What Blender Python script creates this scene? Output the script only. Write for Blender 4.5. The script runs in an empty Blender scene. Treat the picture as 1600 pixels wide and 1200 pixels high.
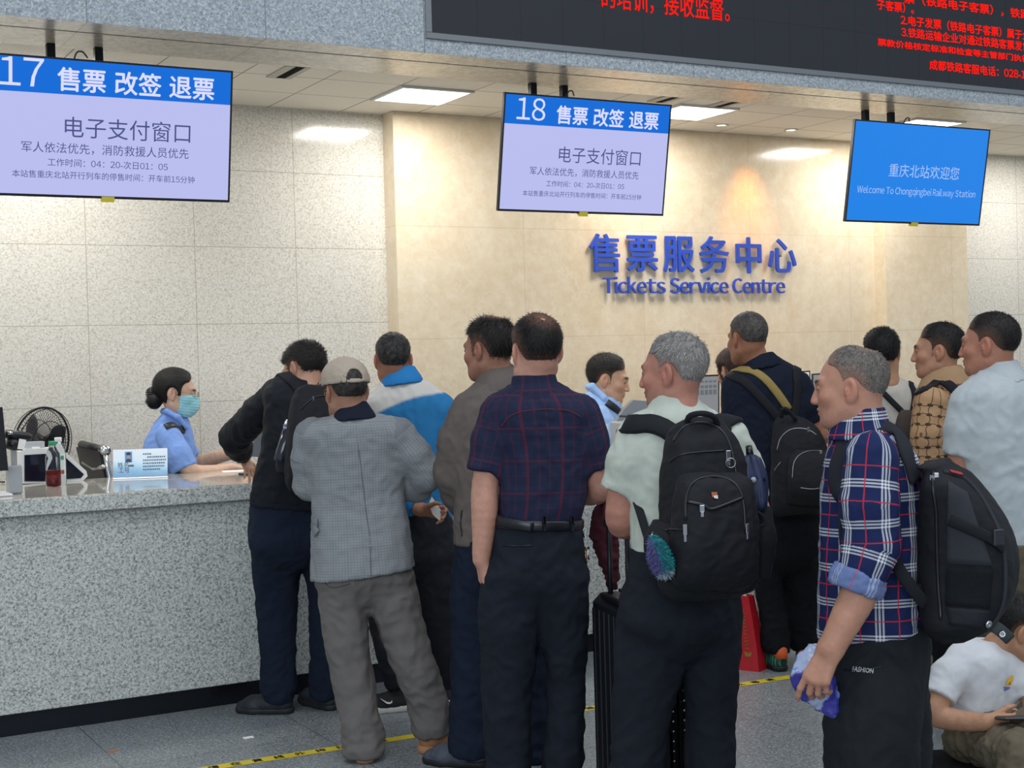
import bpy, math, random
import numpy as np
from mathutils import Vector, Matrix
from mathutils.bvhtree import BVHTree

scene = bpy.context.scene
COL = scene.collection

# ------------------------------------------------------------------ camera
FPX = 2243.78                      # focal length in pixels of the 1600x1200 frame
YAW, PIT, ROL, CAMH = 0.511043, -0.0145082, -0.0282255, 1.6
_fw = np.array([math.sin(YAW) * math.cos(PIT), math.cos(YAW) * math.cos(PIT), math.sin(PIT)])
_rt = np.array([math.cos(YAW), -math.sin(YAW), 0.0])
_up = np.cross(_rt, _fw)
_r = math.cos(ROL) * _rt + math.sin(ROL) * _up
_u = -math.sin(ROL) * _rt + math.cos(ROL) * _up
CAM = np.array([0.0, 0.0, CAMH])
RT = _rt                                                   # horizontal, towards the right of the view
FW = np.array([math.sin(YAW), math.cos(YAW), 0.0])         # horizontal, away from the viewer
UP = np.array([0.0, 0.0, 1.0])

cd = bpy.data.cameras.new('camera')
cd.sensor_width = 36.0
cd.lens = FPX / 1600 * 36.0
cd.clip_start = 0.05
cam = bpy.data.objects.new('camera', cd)
COL.objects.link(cam)
cam.matrix_world = Matrix(((_r[0], _u[0], -_fw[0], 0), (_r[1], _u[1], -_fw[1], 0), (_r[2], _u[2], -_fw[2], CAMH), (0, 0, 0, 1)))
scene.camera = cam

# ------------------------------------------------------------------ light and exposure
scene.view_settings.view_transform = 'Standard'
scene.view_settings.look = 'None'
scene.view_settings.exposure = 0.0
scene.view_settings.gamma = 1.0
scene.view_settings.use_curve_mapping = False

wd = bpy.data.worlds.new('hall_daylight')
scene.world = wd
wd.use_nodes = True
_bg = wd.node_tree.nodes['Background']
_bg.inputs[0].default_value = (0.80, 0.89, 1.0, 1)
_bg.inputs[1].default_value = 0.55


def area_light(name, loc, target, sx, sy, power, color):
    l = bpy.data.lights.new(name, 'AREA')
    l.shape = 'RECTANGLE'
    l.size, l.size_y = sx, sy
    l.energy = power
    l.color = color
    o = bpy.data.objects.new(name, l)
    COL.objects.link(o)
    o.location = loc
    o.rotation_euler = (Vector(target) - Vector(loc)).to_track_quat('-Z', 'Y').to_euler()
    return o


# unseen area fills added for assumed hall daylight: behind the viewer and overhead
area_light('assumed_daylight_fill', (-7.0, -7.5, 5.5), (3.5, 6.5, 1.6), 9, 6, 720, (0.86, 0.93, 1.0))
area_light('added_overhead_fill', (3.5, 2.0, 8.0), (3.5, 3.4, 0.0), 9, 3.5, 300, (0.93, 0.96, 1.0))


# ------------------------------------------------------------------ pixel helpers (frame of the photograph -> points in the hall)
def ray(x, y):
    return _fw + _r * ((x - 800) / FPX) + _u * ((600 - y) / FPX)


def W(x, y, d):
    return CAM + ray(x, y) * d


def onY(x, y, Y):
    r = ray(x, y)
    return CAM + r * (Y / r[1])


def onZ(x, y, z):
    r = ray(x, y)
    return CAM + r * ((z - CAMH) / r[2])


# ------------------------------------------------------------------ object helpers
def link(o, parent=None):
    COL.objects.link(o)
    if parent is not None:
        o.parent = parent
    return o


def tag(o, label=None, cat=None, group=None, kind=None):
    if label: o['label'] = label
    if cat: o['category'] = cat
    if group: o['group'] = group
    if kind: o['kind'] = kind
    return o


def thing(name, loc, label, cat, group=None):
    o = bpy.data.objects.new(name, None)
    o.location = tuple(loc)
    o.empty_display_size = 0.1
    COL.objects.link(o)
    return tag(o, label, cat, group)


def raw_mesh(name, V, F, mat, smooth=True, cols=None, uv=None):
    """V (n,3) array, F either an (m,4)/(m,3) int array or a list of index lists."""
    me = bpy.data.meshes.new(name)
    V = np.asarray(V, dtype=np.float32)
    if isinstance(F, np.ndarray):
        n, k = F.shape
        me.vertices.add(len(V)); me.vertices.foreach_set('co', V.ravel())
        me.loops.add(n * k); me.loops.foreach_set('vertex_index', F.astype(np.int32).ravel())
        me.polygons.add(n)
        me.polygons.foreach_set('loop_start', np.arange(0, n * k, k, dtype=np.int32))
        me.update(calc_edges=True)
    else:
        me.from_pydata([tuple(map(float, v)) for v in V], [], [list(map(int, f)) for f in F])
        me.update()
    if smooth:
        me.polygons.foreach_set('use_smooth', np.ones(len(me.polygons), dtype=bool))
    if cols is not None:
        a = me.attributes.new('Col', 'FLOAT_COLOR', 'POINT')
        c = np.ones((len(V), 4), dtype=np.float32); c[:, :3] = cols
        a.data.foreach_set('color', c.ravel())
    if uv is not None:
        a = me.attributes.new('fab', 'FLOAT_VECTOR', 'POINT')
        c = np.zeros((len(V), 3), dtype=np.float32); c[:, :2] = uv
        a.data.foreach_set('vector', c.ravel())
    if mat is not None:
        for m in (mat if isinstance(mat, (list, tuple)) else [mat]):
            me.materials.append(m)
    return me


def add(name, VF, mat, parent=None, smooth=True, cols=None, uv=None, origin=None):
    """Link a mesh given in world coordinates; children keep world placement under their parent."""
    V, F = VF
    V = np.asarray(V, dtype=np.float64)
    off = np.zeros(3)
    if parent is not None:
        p = parent
        while p is not None:
            off = off + np.array(p.location)
            p = p.parent
    if origin is not None:
        off_o = np.asarray(origin, dtype=np.float64)
        me = raw_mesh(name, V - off_o, F, mat, smooth, cols, uv)
        o = bpy.data.objects.new(name, me)
        o.location = tuple(off_o - off)
    else:
        me = raw_mesh(name, V - off, F, mat, smooth, cols, uv)
        o = bpy.data.objects.new(name, me)
    return link(o, parent)


def structure(name, VF, mat, smooth=False):
    return tag(add(name, VF, mat, None, smooth), kind='structure')


class MB:
    """collects simple shapes into one mesh"""
    def __init__(self):
        self.v, self.f = [], []

    def put(self, V, F):
        b = len(self.v)
        self.v += [tuple(map(float, p)) for p in V]
        self.f += [[i + b for i in q] for q in F]
        return self

    def box(self, lo, hi, bev=0.0, M=None):
        lo, hi = np.array(lo, float), np.array(hi, float)
        if bev <= 0:
            V = [(x, y, z) for x in (lo[0], hi[0]) for y in (lo[1], hi[1]) for z in (lo[2], hi[2])]
            F = [(0, 1, 3, 2), (4, 6, 7, 5), (0, 4, 5, 1), (2, 3, 7, 6), (0, 2, 6, 4), (1, 5, 7, 3)]
        else:
            c, h = (lo + hi) / 2, (hi - lo) / 2
            b = min(bev, *(h * 0.95))
            V, idx = [], {}
            for sx in (-1, 1):
                for sy in (-1, 1):
                    for sz in (-1, 1):
                        s = np.array((sx, sy, sz))
                        for ax in range(3):
                            p = s * (h - b)
                            p[ax] = s[ax] * h[ax]
                            idx[(sx, sy, sz, ax)] = len(V)
                            V.append(c + p)
            F = []
            I = idx
            for ax in range(3):
                o1, o2 = (ax + 1) % 3, (ax + 2) % 3
                for s in (-1, 1):
                    def k(a, b_):
                        t = [0, 0, 0]; t[ax] = s; t[o1] = a; t[o2] = b_
                        return I[(*t, ax)]
                    q = [k(-1, -1), k(1, -1), k(1, 1), k(-1, 1)]
                    F.append(q if s > 0 else q[::-1])
                for a in (-1, 1):
                    for b_ in (-1, 1):
                        def e(sax, axx):
                            t = [0, 0, 0]; t[ax] = sax; t[o1] = a; t[o2] = b_
                            return I[(*t, axx)]
                        q = [e(-1, o1), e(1, o1), e(1, o2), e(-1, o2)]
                        F.append(q if a * b_ > 0 else q[::-1])
            for sx in (-1, 1):
                for sy in (-1, 1):
                    for sz in (-1, 1):
                        q = [I[(sx, sy, sz, a)] for a in range(3)]
                        F.append(q if sx * sy * sz > 0 else q[::-1])
        if M is not None:
            V = [np.array(M[0]) + np.array(M[1]) @ np.array(p) for p in V]
        return self.put(V, F)

    def tube(self, pts, r, n=10, cap=True):
        pts = [np.array(p, float) for p in pts]
        rs = r if isinstance(r, (list, tuple, np.ndarray)) else [r] * len(pts)
        V, F = [], []
        prev = None
        for i, p in enumerate(pts):
            t = pts[min(i + 1, len(pts) - 1)] - pts[max(i - 1, 0)]
            t = t / (np.linalg.norm(t) + 1e-12)
            if prev is None:
                a = np.cross(t, (0, 0, 1.0))
                if np.linalg.norm(a) < 1e-3: a = np.cross(t, (1.0, 0, 0))
            else:
                a = prev - t * (prev @ t)
            a = a / (np.linalg.norm(a) + 1e-12)
            prev = a
            b = np.cross(t, a)
            for k in range(n):
                th = 2 * math.pi * k / n
                V.append(p + rs[i] * (math.cos(th) * a + math.sin(th) * b))
        for i in range(len(pts) - 1):
            for k in range(n):
                F.append((i * n + k, i * n + (k + 1) % n, (i + 1) * n + (k + 1) % n, (i + 1) * n + k))
        if cap:
            F.append(list(range(n))[::-1]); F.append([(len(pts) - 1) * n + k for k in range(n)])
        return self.put(V, F)

    def lathe(self, prof, c, n=24, axis=None):
        """profile [(r, z)] turned about an axis through c"""
        c = np.array(c, float)
        ax = np.array(axis if axis is not None else (0, 0, 1.0), float)
        ax = ax / np.linalg.norm(ax)
        a = np.cross(ax, (1.0, 0.2, 0.1)); a /= np.linalg.norm(a)
        b = np.cross(ax, a)
        V, F = [], []
        for r, z in prof:
            for k in range(n):
                th = 2 * math.pi * k / n
                V.append(c + ax * z + r * (math.cos(th) * a + math.sin(th) * b))
        for i in range(len(prof) - 1):
            for k in range(n):
                F.append((i * n + k, i * n + (k + 1) % n, (i + 1) * n + (k + 1) % n, (i + 1) * n + k))
        if prof[0][0] > 1e-6: F.append(list(range(n))[::-1])
        if prof[-1][0] > 1e-6: F.append([(len(prof) - 1) * n + k for k in range(n)])
        return self.put(V, F)

    def prism(self, poly, ext):
        """planar polygon (3-D points) pushed along the vector ext"""
        n = len(poly)
        P = [np.array(p, float) for p in poly]
        e = np.array(ext, float)
        V = P + [p + e for p in P]
        F = [list(range(n))[::-1], [n + i for i in range(n)]] + [(i, (i + 1) % n, n + (i + 1) % n, n + i) for i in range(n)]
        return self.put(V, F)

    @property
    def vf(self):
        return self.v, self.f


def quad(a, b, c, d):
    return [a, b, c, d], [(0, 1, 2, 3)]


def spline(pts, n):
    """Catmull-Rom through points (any dimension), n samples"""
    P = np.array(pts, float)
    m = len(P)
    if m == 2:
        t = np.linspace(0, 1, n)[:, None]
        return P[0] * (1 - t) + P[1] * t
    Q = np.vstack([2 * P[0] - P[1], P, 2 * P[-1] - P[-2]])
    out = []
    for s in np.linspace(0, m - 1, n):
        i = min(int(s), m - 2); t = s - i
        p0, p1, p2, p3 = Q[i], Q[i + 1], Q[i + 2], Q[i + 3]
        out.append(0.5 * (2 * p1 + (p2 - p0) * t + (2 * p0 - 5 * p1 + 4 * p2 - p3) * t * t + (3 * p1 - p0 - 3 * p2 + p3) * t ** 3))
    return np.array(out)


def ribbon(pts, nrm, w, th, cols=None):
    """flat strap along pts, lying on the surface whose normals are nrm"""
    P = np.array(pts, float); N = np.array(nrm, float)
    n = len(P)
    T = np.gradient(P, axis=0)
    T /= np.linalg.norm(T, axis=1)[:, None] + 1e-9
    N = N - T * (N * T).sum(1)[:, None]
    N /= np.linalg.norm(N, axis=1)[:, None] + 1e-9
    S = np.cross(T, N)
    ww = w if hasattr(w, '__len__') else [w] * n
    V, F = [], []
    for i in range(n):
        h = ww[i] / 2
        for a, b in ((-1, 0.15), (-0.8, 1), (0.8, 1), (1, 0.15), (1, -0.6), (-1, -0.6)):
            V.append(P[i] + S[i] * (a * h) + N[i] * (b * th))
    for i in range(n - 1):
        for k in range(6):
            F.append((i * 6 + k, i * 6 + (k + 1) % 6, (i + 1) * 6 + (k + 1) % 6, (i + 1) * 6 + k))
    F.append([5, 4, 3, 2, 1, 0]); F.append([(n - 1) * 6 + k for k in range(6)])
    return V, F


_GLY = {}


def glyph(ch):
    """one character, 1 unit tall em; Latin letters and digits in their sans (full width) forms"""
    if ch in _GLY: return _GLY[ch]
    c = bpy.data.curves.new('lettering', 'FONT')
    o = ord(ch)
    c.body = chr(o + 0xFEE0) if 0x21 <= o <= 0x7E and ch not in '.-(),' else ch
    c.resolution_u = 3
    ob = bpy.data.objects.new('lettering', c)
    COL.objects.link(ob)
    dg = bpy.context.evaluated_depsgraph_get(); dg.update()
    me = bpy.data.meshes.new_from_object(ob.evaluated_get(dg))
    V = np.zeros(len(me.vertices) * 3); me.vertices.foreach_get('co', V); V = V.reshape(-1, 3)
    F = [list(p.vertices) for p in me.polygons]
    bpy.data.objects.remove(ob); bpy.data.curves.remove(c); bpy.data.meshes.remove(me)
    _GLY[ch] = (V, F)
    return V, F


def sans(body, size, o, ex, ey, bold=0.0, sx=1.0, gap=0.075, align='LEFT'):
    """a flat line of text laid out character by character"""
    cur, V_, F_, n = 0.0, [], [], 0
    for ch in body:
        if ch == ' ':
            cur += 0.27; continue
        V, F = glyph(ch)
        if len(V) == 0: continue
        if ord(ch) < 0x2000:
            w = V[:, 0].max() - V[:, 0].min()
            V = V - np.array((V[:, 0].min(), 0, 0)) + np.array((cur + gap / 2, 0, 0)); cur += w + gap
        else:
            V = V + np.array((cur, 0, 0)); cur += 1.0
        V_.append(V); F_ += [[k + n for k in f] for f in F]; n += len(V)
    V = np.vstack(V_) * size
    if align == 'CENTER': V = V - np.array((cur * size / 2, 0, 0))
    F = F_
    if bold > 0:
        k0 = len(V); W_, G_ = [V], list(F)
        for i, (a, b) in enumerate(((bold, 0), (-bold, 0), (0, bold), (0, -bold))):
            W_.append(V + np.array((a, b, 0))); G_ += [[k + k0 * (i + 1) for k in f] for f in F]
        V, F = np.vstack(W_), G_
    o, ex, ey = np.array(o, float), np.array(ex, float), np.array(ey, float)
    return o + V[:, :1] * sx * ex + V[:, 1:2] * ey, F


def text_vf(body, size, o, ex, ey, depth=0.0, align='LEFT', bold=0.0, sx=1.0, spacing=1.0):
    """lettering as a mesh: origin o, text runs along ex, rises along ey"""
    c = bpy.data.curves.new('lettering', 'FONT')
    c.body = body; c.size = size; c.align_x = align
    c.extrude = depth; c.space_character = spacing
    c.resolution_u = 3
    ob = bpy.data.objects.new('lettering', c)
    COL.objects.link(ob)
    dg = bpy.context.evaluated_depsgraph_get()
    dg.update()
    me = bpy.data.meshes.new_from_object(ob.evaluated_get(dg))
    V = np.zeros(len(me.vertices) * 3); me.vertices.foreach_get('co', V); V = V.reshape(-1, 3)
    F = [list(p.vertices) for p in me.polygons]
    bpy.data.objects.remove(ob); bpy.data.curves.remove(c); bpy.data.meshes.remove(me)
    o, ex, ey = np.array(o, float), np.array(ex, float), np.array(ey, float)
    en = np.cross(ex, ey)
    if bold > 0:                                       # heavier strokes: the outline repeated a hair to each side
        n = len(V); W_, G_ = [V], list(F)
        for i, (a, b) in enumerate(((bold, 0), (-bold, 0), (0, bold), (0, -bold))):
            W_.append(V + np.array((a, b, 0.00035 * (i + 1)))); G_ += [[k + n * (i + 1) for k in f] for f in F]
        V, F = np.vstack(W_), G_
    return o + V[:, :1] * sx * ex + V[:, 1:2] * ey + V[:, 2:3] * en, F
# ------------------------------------------------------------------ materials
def lin(c):
    if isinstance(c, str):
        c = tuple(int(c[i:i + 2], 16) for i in (0, 2, 4))
    f = lambda v: v / 12.92 if v <= 0.04045 else ((v + 0.055) / 1.055) ** 2.4
    return tuple(f(v / 255.0) for v in c)


def rgba(c):
    return (*lin(c), 1.0)


class NT:
    """small node builder"""
    def __init__(self, name):
        self.m = bpy.data.materials.new(name)
        self.m.use_nodes = True
        self.t = self.m.node_tree
        self.b = self.t.nodes['Principled BSDF']

    def n(self, typ, **kw):
        x = self.t.nodes.new(typ)
        for k, v in kw.items():
            setattr(x, k, v)
        return x

    def val(self, sock, v):
        if v is None: return
        if hasattr(v, 'is_output'): self.t.links.new(v, sock)
        else: sock.default_value = v

    def math(self, op, a, b=None, c=None, clamp=False):
        x = self.n('ShaderNodeMath', operation=op, use_clamp=clamp)
        for i, v in enumerate((a, b, c)):
            if v is not None: self.val(x.inputs[i], v)
        return x.outputs[0]

    def mix(self, fac, a, b, blend='MIX'):
        x = self.n('ShaderNodeMix', data_type='RGBA', blend_type=blend)
        self.val(x.inputs[0], fac); self.val(x.inputs[6], a); self.val(x.inputs[7], b)
        return x.outputs[2]

    def pos(self):
        return self.n('ShaderNodeNewGeometry').outputs['Position']

    def obj(self):
        return self.n('ShaderNodeTexCoord').outputs['Object']

    def attr(self, name):
        return self.n('ShaderNodeAttribute', attribute_name=name)

    def sep(self, v):
        x = self.n('ShaderNodeSeparateXYZ'); self.t.links.new(v, x.inputs[0])
        return x.outputs

    def noise(self, vec, scale, detail=3.0, rough=0.5):
        x = self.n('ShaderNodeTexNoise')
        if vec is not None: self.t.links.new(vec, x.inputs['Vector'])
        x.inputs['Scale'].default_value = scale; x.inputs['Detail'].default_value = detail; x.inputs['Roughness'].default_value = rough
        return x.outputs[0]

    def voro(self, vec, scale):
        x = self.n('ShaderNodeTexVoronoi')
        self.t.links.new(vec, x.inputs['Vector']); x.inputs['Scale'].default_value = scale
        return x.outputs

    def ramp(self, fac, stops, interp='LINEAR'):
        x = self.n('ShaderNodeValToRGB')
        cr = x.color_ramp; cr.interpolation = interp
        while len(cr.elements) < len(stops): cr.elements.new(0.5)
        for e, (p, c) in zip(cr.elements, stops):
            e.position = p
            e.color = c if len(c) == 4 else (*c, 1)
        self.val(x.inputs[0], fac)
        return x.outputs[0]

    def line(self, coord, period, off, width):
        """1 on thin joint lines every `period`"""
        a = self.math('SUBTRACT', coord, off)
        a = self.math('DIVIDE', a, period)
        a = self.math('FRACT', a)
        a = self.math('SUBTRACT', a, 0.5)
        a = self.math('ABSOLUTE', a)
        return self.math('GREATER_THAN', a, 0.5 - width / period / 2)

    def bump(self, h, strength, dist=0.01):
        x = self.n('ShaderNodeBump')
        x.inputs['Strength'].default_value = strength; x.inputs['Distance'].default_value = dist
        self.val(x.inputs['Height'], h)
        self.t.links.new(x.outputs[0], self.b.inputs['Normal'])

    def out(self, col=None, rough=None, metal=None, spec=None, coat=None, emis=None, estr=None, alpha=None):
        i = self.b.inputs
        self.val(i['Base Color'], col); self.val(i['Roughness'], rough); self.val(i['Metallic'], metal)
        self.val(i['Specular IOR Level'], spec); self.val(i['Coat Weight'], coat)
        self.val(i['Emission Color'], emis); self.val(i['Emission Strength'], estr); self.val(i['Alpha'], alpha)
        return self.m


def plain(name, c, rough=0.5, metal=0.0, spec=0.5, coat=0.0, noise=0.0, nscale=40):
    t = NT(name)
    col = rgba(c)
    if noise:
        f = t.noise(t.obj(), nscale, 4)
        d = tuple(v * (1 - noise) for v in col[:3]) + (1,)
        l = tuple(min(1, v * (1 + noise)) for v in col[:3]) + (1,)
        col = t.ramp(f, [(0.3, d), (0.7, l)])
    return t.out(col, rough, metal, spec, coat)


def emit(name, c, s=1.0, gloss=True):
    t = NT(name)
    return t.out((0, 0, 0, 1), 0.25 if gloss else 0.6, 0, 0.35 if gloss else 0.1, 0, rgba(c), s)


def fabric(name, c, weave=900, rough=0.9, var=0.10, bump=0.25, spec=0.15):
    t = NT(name)
    o = t.obj()
    big = t.noise(o, 9, 4, 0.6)
    fine = t.noise(o, weave, 2, 0.6)
    col = rgba(c)
    d = tuple(v * (1 - var) for v in col[:3]) + (1,)
    l = tuple(min(1, v * (1 + var)) for v in col[:3]) + (1,)
    f = t.math('ADD', t.math('MULTIPLY', big, 0.5), t.math('MULTIPLY', fine, 0.5))
    base = t.ramp(f, [(0.35, d), (0.65, l)])
    t.bump(t.math('ADD', t.math('MULTIPLY', fine, 0.25), t.noise(o, 30, 4, 0.6)), bump, 0.006)
    return t.out(base, rough, 0, spec)


def fabric_col(name, rough=0.9, bump=0.25, spec=0.15):
    """cloth whose dyed panels are stored with the mesh"""
    t = NT(name)
    o = t.obj()
    a = t.attr('Col').outputs['Color']
    fine = t.noise(o, 900, 2, 0.6)
    g = t.ramp(fine, [(0.3, (0.9, 0.9, 0.9)), (0.7, (1.08, 1.08, 1.08))])
    base = t.mix(1.0, a, g, 'MULTIPLY')
    t.bump(t.math('ADD', t.math('MULTIPLY', fine, 0.25), t.noise(o, 30, 4, 0.6)), bump, 0.006)
    return t.out(base, rough, 0, spec)


def granite(name, cols, scale, rough, joints=(), jcol='8a857c', coat=0.0, blotch=0.0):
    """cols: dark, mid, light, grain colour"""
    t = NT(name)
    p = t.pos()
    v1 = t.voro(p, scale)
    n1 = t.noise(p, scale * 0.55, 3, 0.7)
    n2 = t.noise(p, scale * 1.6, 2, 0.7)
    f = t.math('ADD', t.math('MULTIPLY', n1, 0.55), t.math('MULTIPLY', n2, 0.45))
    base = t.ramp(f, [(0.36, rgba(cols[0])), (0.44, rgba(cols[1])), (0.54, rgba(cols[2])), (0.66, rgba(cols[3]))])
    spk = t.sep(v1['Color'])[0]
    base = t.mix(t.math('MULTIPLY', t.math('GREATER_THAN', spk, 0.9), 0.55), base, rgba(cols[0]))
    base = t.mix(t.math('MULTIPLY', t.math('LESS_THAN', spk, 0.14), 0.6), base, rgba(cols[3]))
    if blotch:
        b = t.noise(p, 1.3, 4, 0.6)
        base = t.mix(1.0, base, t.ramp(b, [(0.3, (1 - blotch,) * 3), (0.7, (1 + blotch * 0.4,) * 3)]), 'MULTIPLY')
    xyz = t.sep(p)
    m = None
    for ax, per, off, w in joints:
        l = t.line(xyz[ax], per, off, w)
        m = l if m is None else t.math('MAXIMUM', m, l)
    if m is not None:
        base = t.mix(t.math('MULTIPLY', m, 0.75), base, rgba(jcol))
    return t.out(base, rough, 0, 0.5, coat)


def marble(name):
    t = NT(name)
    p = t.pos()
    w = t.noise(p, 1.6, 5, 0.6)
    x = t.n('ShaderNodeVectorMath', operation='SCALE'); t.t.links.new(p, x.inputs[0]); x.inputs['Scale'].default_value = 1.0
    n1 = t.noise(x.outputs[0], 3.0, 8, 0.62)
    ridge = t.math('ABSOLUTE', t.math('SUBTRACT', n1, 0.5))
    vein = t.math('LESS_THAN', ridge, 0.012)
    base = t.ramp(w, [(0.3, rgba('dcc7a5')), (0.5, rgba('e3d1b3')), (0.7, rgba('e8d9be'))])
    n2 = t.noise(p, 14, 6, 0.65)
    base = t.mix(0.35, base, t.ramp(n2, [(0.35, rgba('d4bf9e')), (0.65, rgba('ece1cc'))]))
    base = t.mix(t.math('MULTIPLY', vein, 0.22), base, rgba('efe5d2'))
    xyz = t.sep(p)
    j = t.math('MAXIMUM', t.line(xyz[0], 0.95, 0.0, 0.004), t.line(xyz[2], 0.72, 0.33, 0.004))
    base = t.mix(t.math('MULTIPLY', j, 0.35), base, rgba('a8946f'))
    return t.out(base, 0.13, 0, 0.5)


def skin_mat():
    t = NT('skin')
    o = t.obj()
    a = t.attr('Col').outputs['Color']
    n = t.noise(o, 35, 5, 0.6)
    g = t.ramp(n, [(0.3, (0.90, 0.86, 0.85)), (0.7, (1.07, 1.06, 1.05))])
    base = t.mix(1.0, a, g, 'MULTIPLY')
    t.bump(t.noise(o, 220, 4, 0.6), 0.12, 0.002)
    m = t.out(base, 0.55, 0, 0.4)
    t.b.inputs['Subsurface Weight'].default_value = 0.06
    t.b.inputs['Subsurface Radius'].default_value = (0.01, 0.004, 0.002)
    t.b.inputs['Subsurface Scale'].default_value = 0.5
    return m


def hair_mat():
    t = NT('hair')
    a = t.attr('Col').outputs['Color']
    n = t.noise(t.obj(), 260, 3, 0.7)
    g = t.ramp(n, [(0.25, (0.55, 0.55, 0.55)), (0.75, (1.35, 1.35, 1.35))])
    t.bump(n, 0.5, 0.004)
    return t.out(t.mix(1.0, a, g, 'MULTIPLY'), 0.55, 0, 0.35)


def plaid(name, base, period, ustops, vstops, ured, vred, white, red, wfac=0.5):
    """woven check: warp and weft stripes from the cloth's own coordinates"""
    t = NT(name)
    f = t.sep(t.attr('fab').outputs['Vector'])
    uu = t.math('FRACT', t.math('DIVIDE', f[0], period))
    vv = t.math('FRACT', t.math('DIVIDE', f[1], period))
    g = lambda s: [(p, (v, v, v)) for p, v in s]
    wu, wv = t.ramp(uu, g(ustops), 'CONSTANT'), t.ramp(vv, g(vstops), 'CONSTANT')
    ru, rv = t.ramp(uu, g(ured), 'CONSTANT'), t.ramp(vv, g(vred), 'CONSTANT')
    wsum = t.math('MULTIPLY', t.math('ADD', wu, wv), wfac, clamp=True)
    rsum = t.math('MULTIPLY', t.math('MAXIMUM', ru, rv), 0.85)
    col = t.mix(wsum, rgba(base), rgba(white))
    col = t.mix(rsum, col, rgba(red))
    o = t.obj()
    fine = t.noise(o, 900, 2, 0.6)
    t.bump(t.math('ADD', t.math('MULTIPLY', fine, 0.2), t.noise(o, 30, 4, 0.6)), 0.25, 0.006)
    return t.out(t.mix(1.0, col, t.ramp(fine, [(0.3, (0.88,) * 3), (0.7, (1.1,) * 3)]), 'MULTIPLY'), 0.85, 0, 0.2)


def fine_check(name, c1, c2):
    t = NT(name)
    f = t.sep(t.attr('fab').outputs['Vector'])
    l = t.math('MAXIMUM', t.line(f[0], 0.011, 0, 0.0022), t.line(f[1], 0.011, 0, 0.0022))
    l2 = t.math('MAXIMUM', t.line(f[0], 0.055, 0, 0.003), t.line(f[1], 0.055, 0, 0.003))
    o = t.obj()
    n = t.noise(o, 700, 2, 0.6)
    col = t.mix(t.math('MULTIPLY', l, 0.5), rgba(c1), rgba(c2))
    col = t.mix(t.math('MULTIPLY', l2, 0.35), col, rgba(c2))
    t.bump(t.math('ADD', t.math('MULTIPLY', n, 0.25), t.noise(o, 22, 4, 0.6)), 0.25, 0.006)
    return t.out(t.mix(1.0, col, t.ramp(n, [(0.3, (0.86,) * 3), (0.7, (1.1,) * 3)]), 'MULTIPLY'), 0.9, 0, 0.15)


def ring_print(name, base, dark):
    """tan cloth printed with rings and small knots where they meet"""
    t = NT(name)
    f = t.sep(t.attr('fab').outputs['Vector'])
    per = 0.088
    u = t.math('DIVIDE', f[0], per); v = t.math('DIVIDE', f[1], per)
    a = t.math('ADD', u, v); b = t.math('SUBTRACT', u, v)
    ca = t.math('SUBTRACT', t.math('FRACT', a), 0.5); cb = t.math('SUBTRACT', t.math('FRACT', b), 0.5)
    r = t.math('SQRT', t.math('ADD', t.math('MULTIPLY', ca, ca), t.math('MULTIPLY', cb, cb)))
    ring = t.math('LESS_THAN', t.math('ABSOLUTE', t.math('SUBTRACT', r, 0.44)), 0.034)
    ea = t.math('SUBTRACT', t.math('FRACT', t.math('ADD', a, 0.5)), 0.5)
    eb = t.math('SUBTRACT', t.math('FRACT', t.math('ADD', b, 0.5)), 0.5)
    k = None
    for x, y in ((ea, cb), (ca, eb)):
        for s in (-0.055, 0.055):
            uu = t.math('ADD', x, s); vv = t.math('ADD', y, s)
            rr = t.math('SQRT', t.math('ADD', t.math('MULTIPLY', uu, uu), t.math('MULTIPLY', vv, vv)))
            kk = t.math('LESS_THAN', t.math('ABSOLUTE', t.math('SUBTRACT', rr, 0.07)), 0.032)
            k = kk if k is None else t.math('MAXIMUM', k, kk)
    m = t.math('MAXIMUM', t.math('MULTIPLY', ring, 0.7), k)
    o = t.obj()
    t.bump(t.noise(o, 30, 4, 0.6), 0.25, 0.006)
    return t.out(t.mix(m, rgba(base), rgba(dark)), 0.9, 0, 0.1)


def glassy(name, c, trans=1.0, rough=0.05, ior=1.45):
    t = NT(name)
    t.b.inputs['Transmission Weight'].default_value = trans
    t.b.inputs['IOR'].default_value = ior
    return t.out(rgba(c), rough, 0, 0.5)


SKIN, HAIR = skin_mat(), hair_mat()
M = dict(
    white_plastic=plain('white_plastic', 'e9e9e6', 0.35), black_plastic=plain('black_plastic', '16171b', 0.35),
    dark_plastic=plain('dark_grey_plastic', '2a2c32', 0.4), grey_plastic=plain('grey_plastic', '9fa3a6', 0.4),
    chrome=plain('chrome', 'c9cccf', 0.18, 1.0), steel=plain('brushed_steel', '9b9ea2', 0.35, 1.0),
    black_metal=plain('black_metal', '1b1d22', 0.35, 0.6), black_leather=plain('black_leather', '15161a', 0.45, noise=0.2),
    zip_metal=plain('zip_metal', 'b9bcc0', 0.3, 1.0), brass=plain('brass', 'b08a50', 0.35, 1.0),
    paper=plain('white_paper', 'eeece6', 0.8), yellow_label=plain('yellow_label', 'd2c23a', 0.5),
)
# ------------------------------------------------------------------ implicit shapes -> smooth meshes
def smin(a, b, k):
    if k <= 0: return np.minimum(a, b)
    h = np.clip(0.5 + 0.5 * (b - a) / k, 0, 1)
    return b + (a - b) * h - k * h * (1 - h)


def smax(a, b, k):
    return -smin(-a, -b, k)


def unit(v):
    v = np.asarray(v, float)
    return v / (np.linalg.norm(v) + 1e-12)


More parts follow.
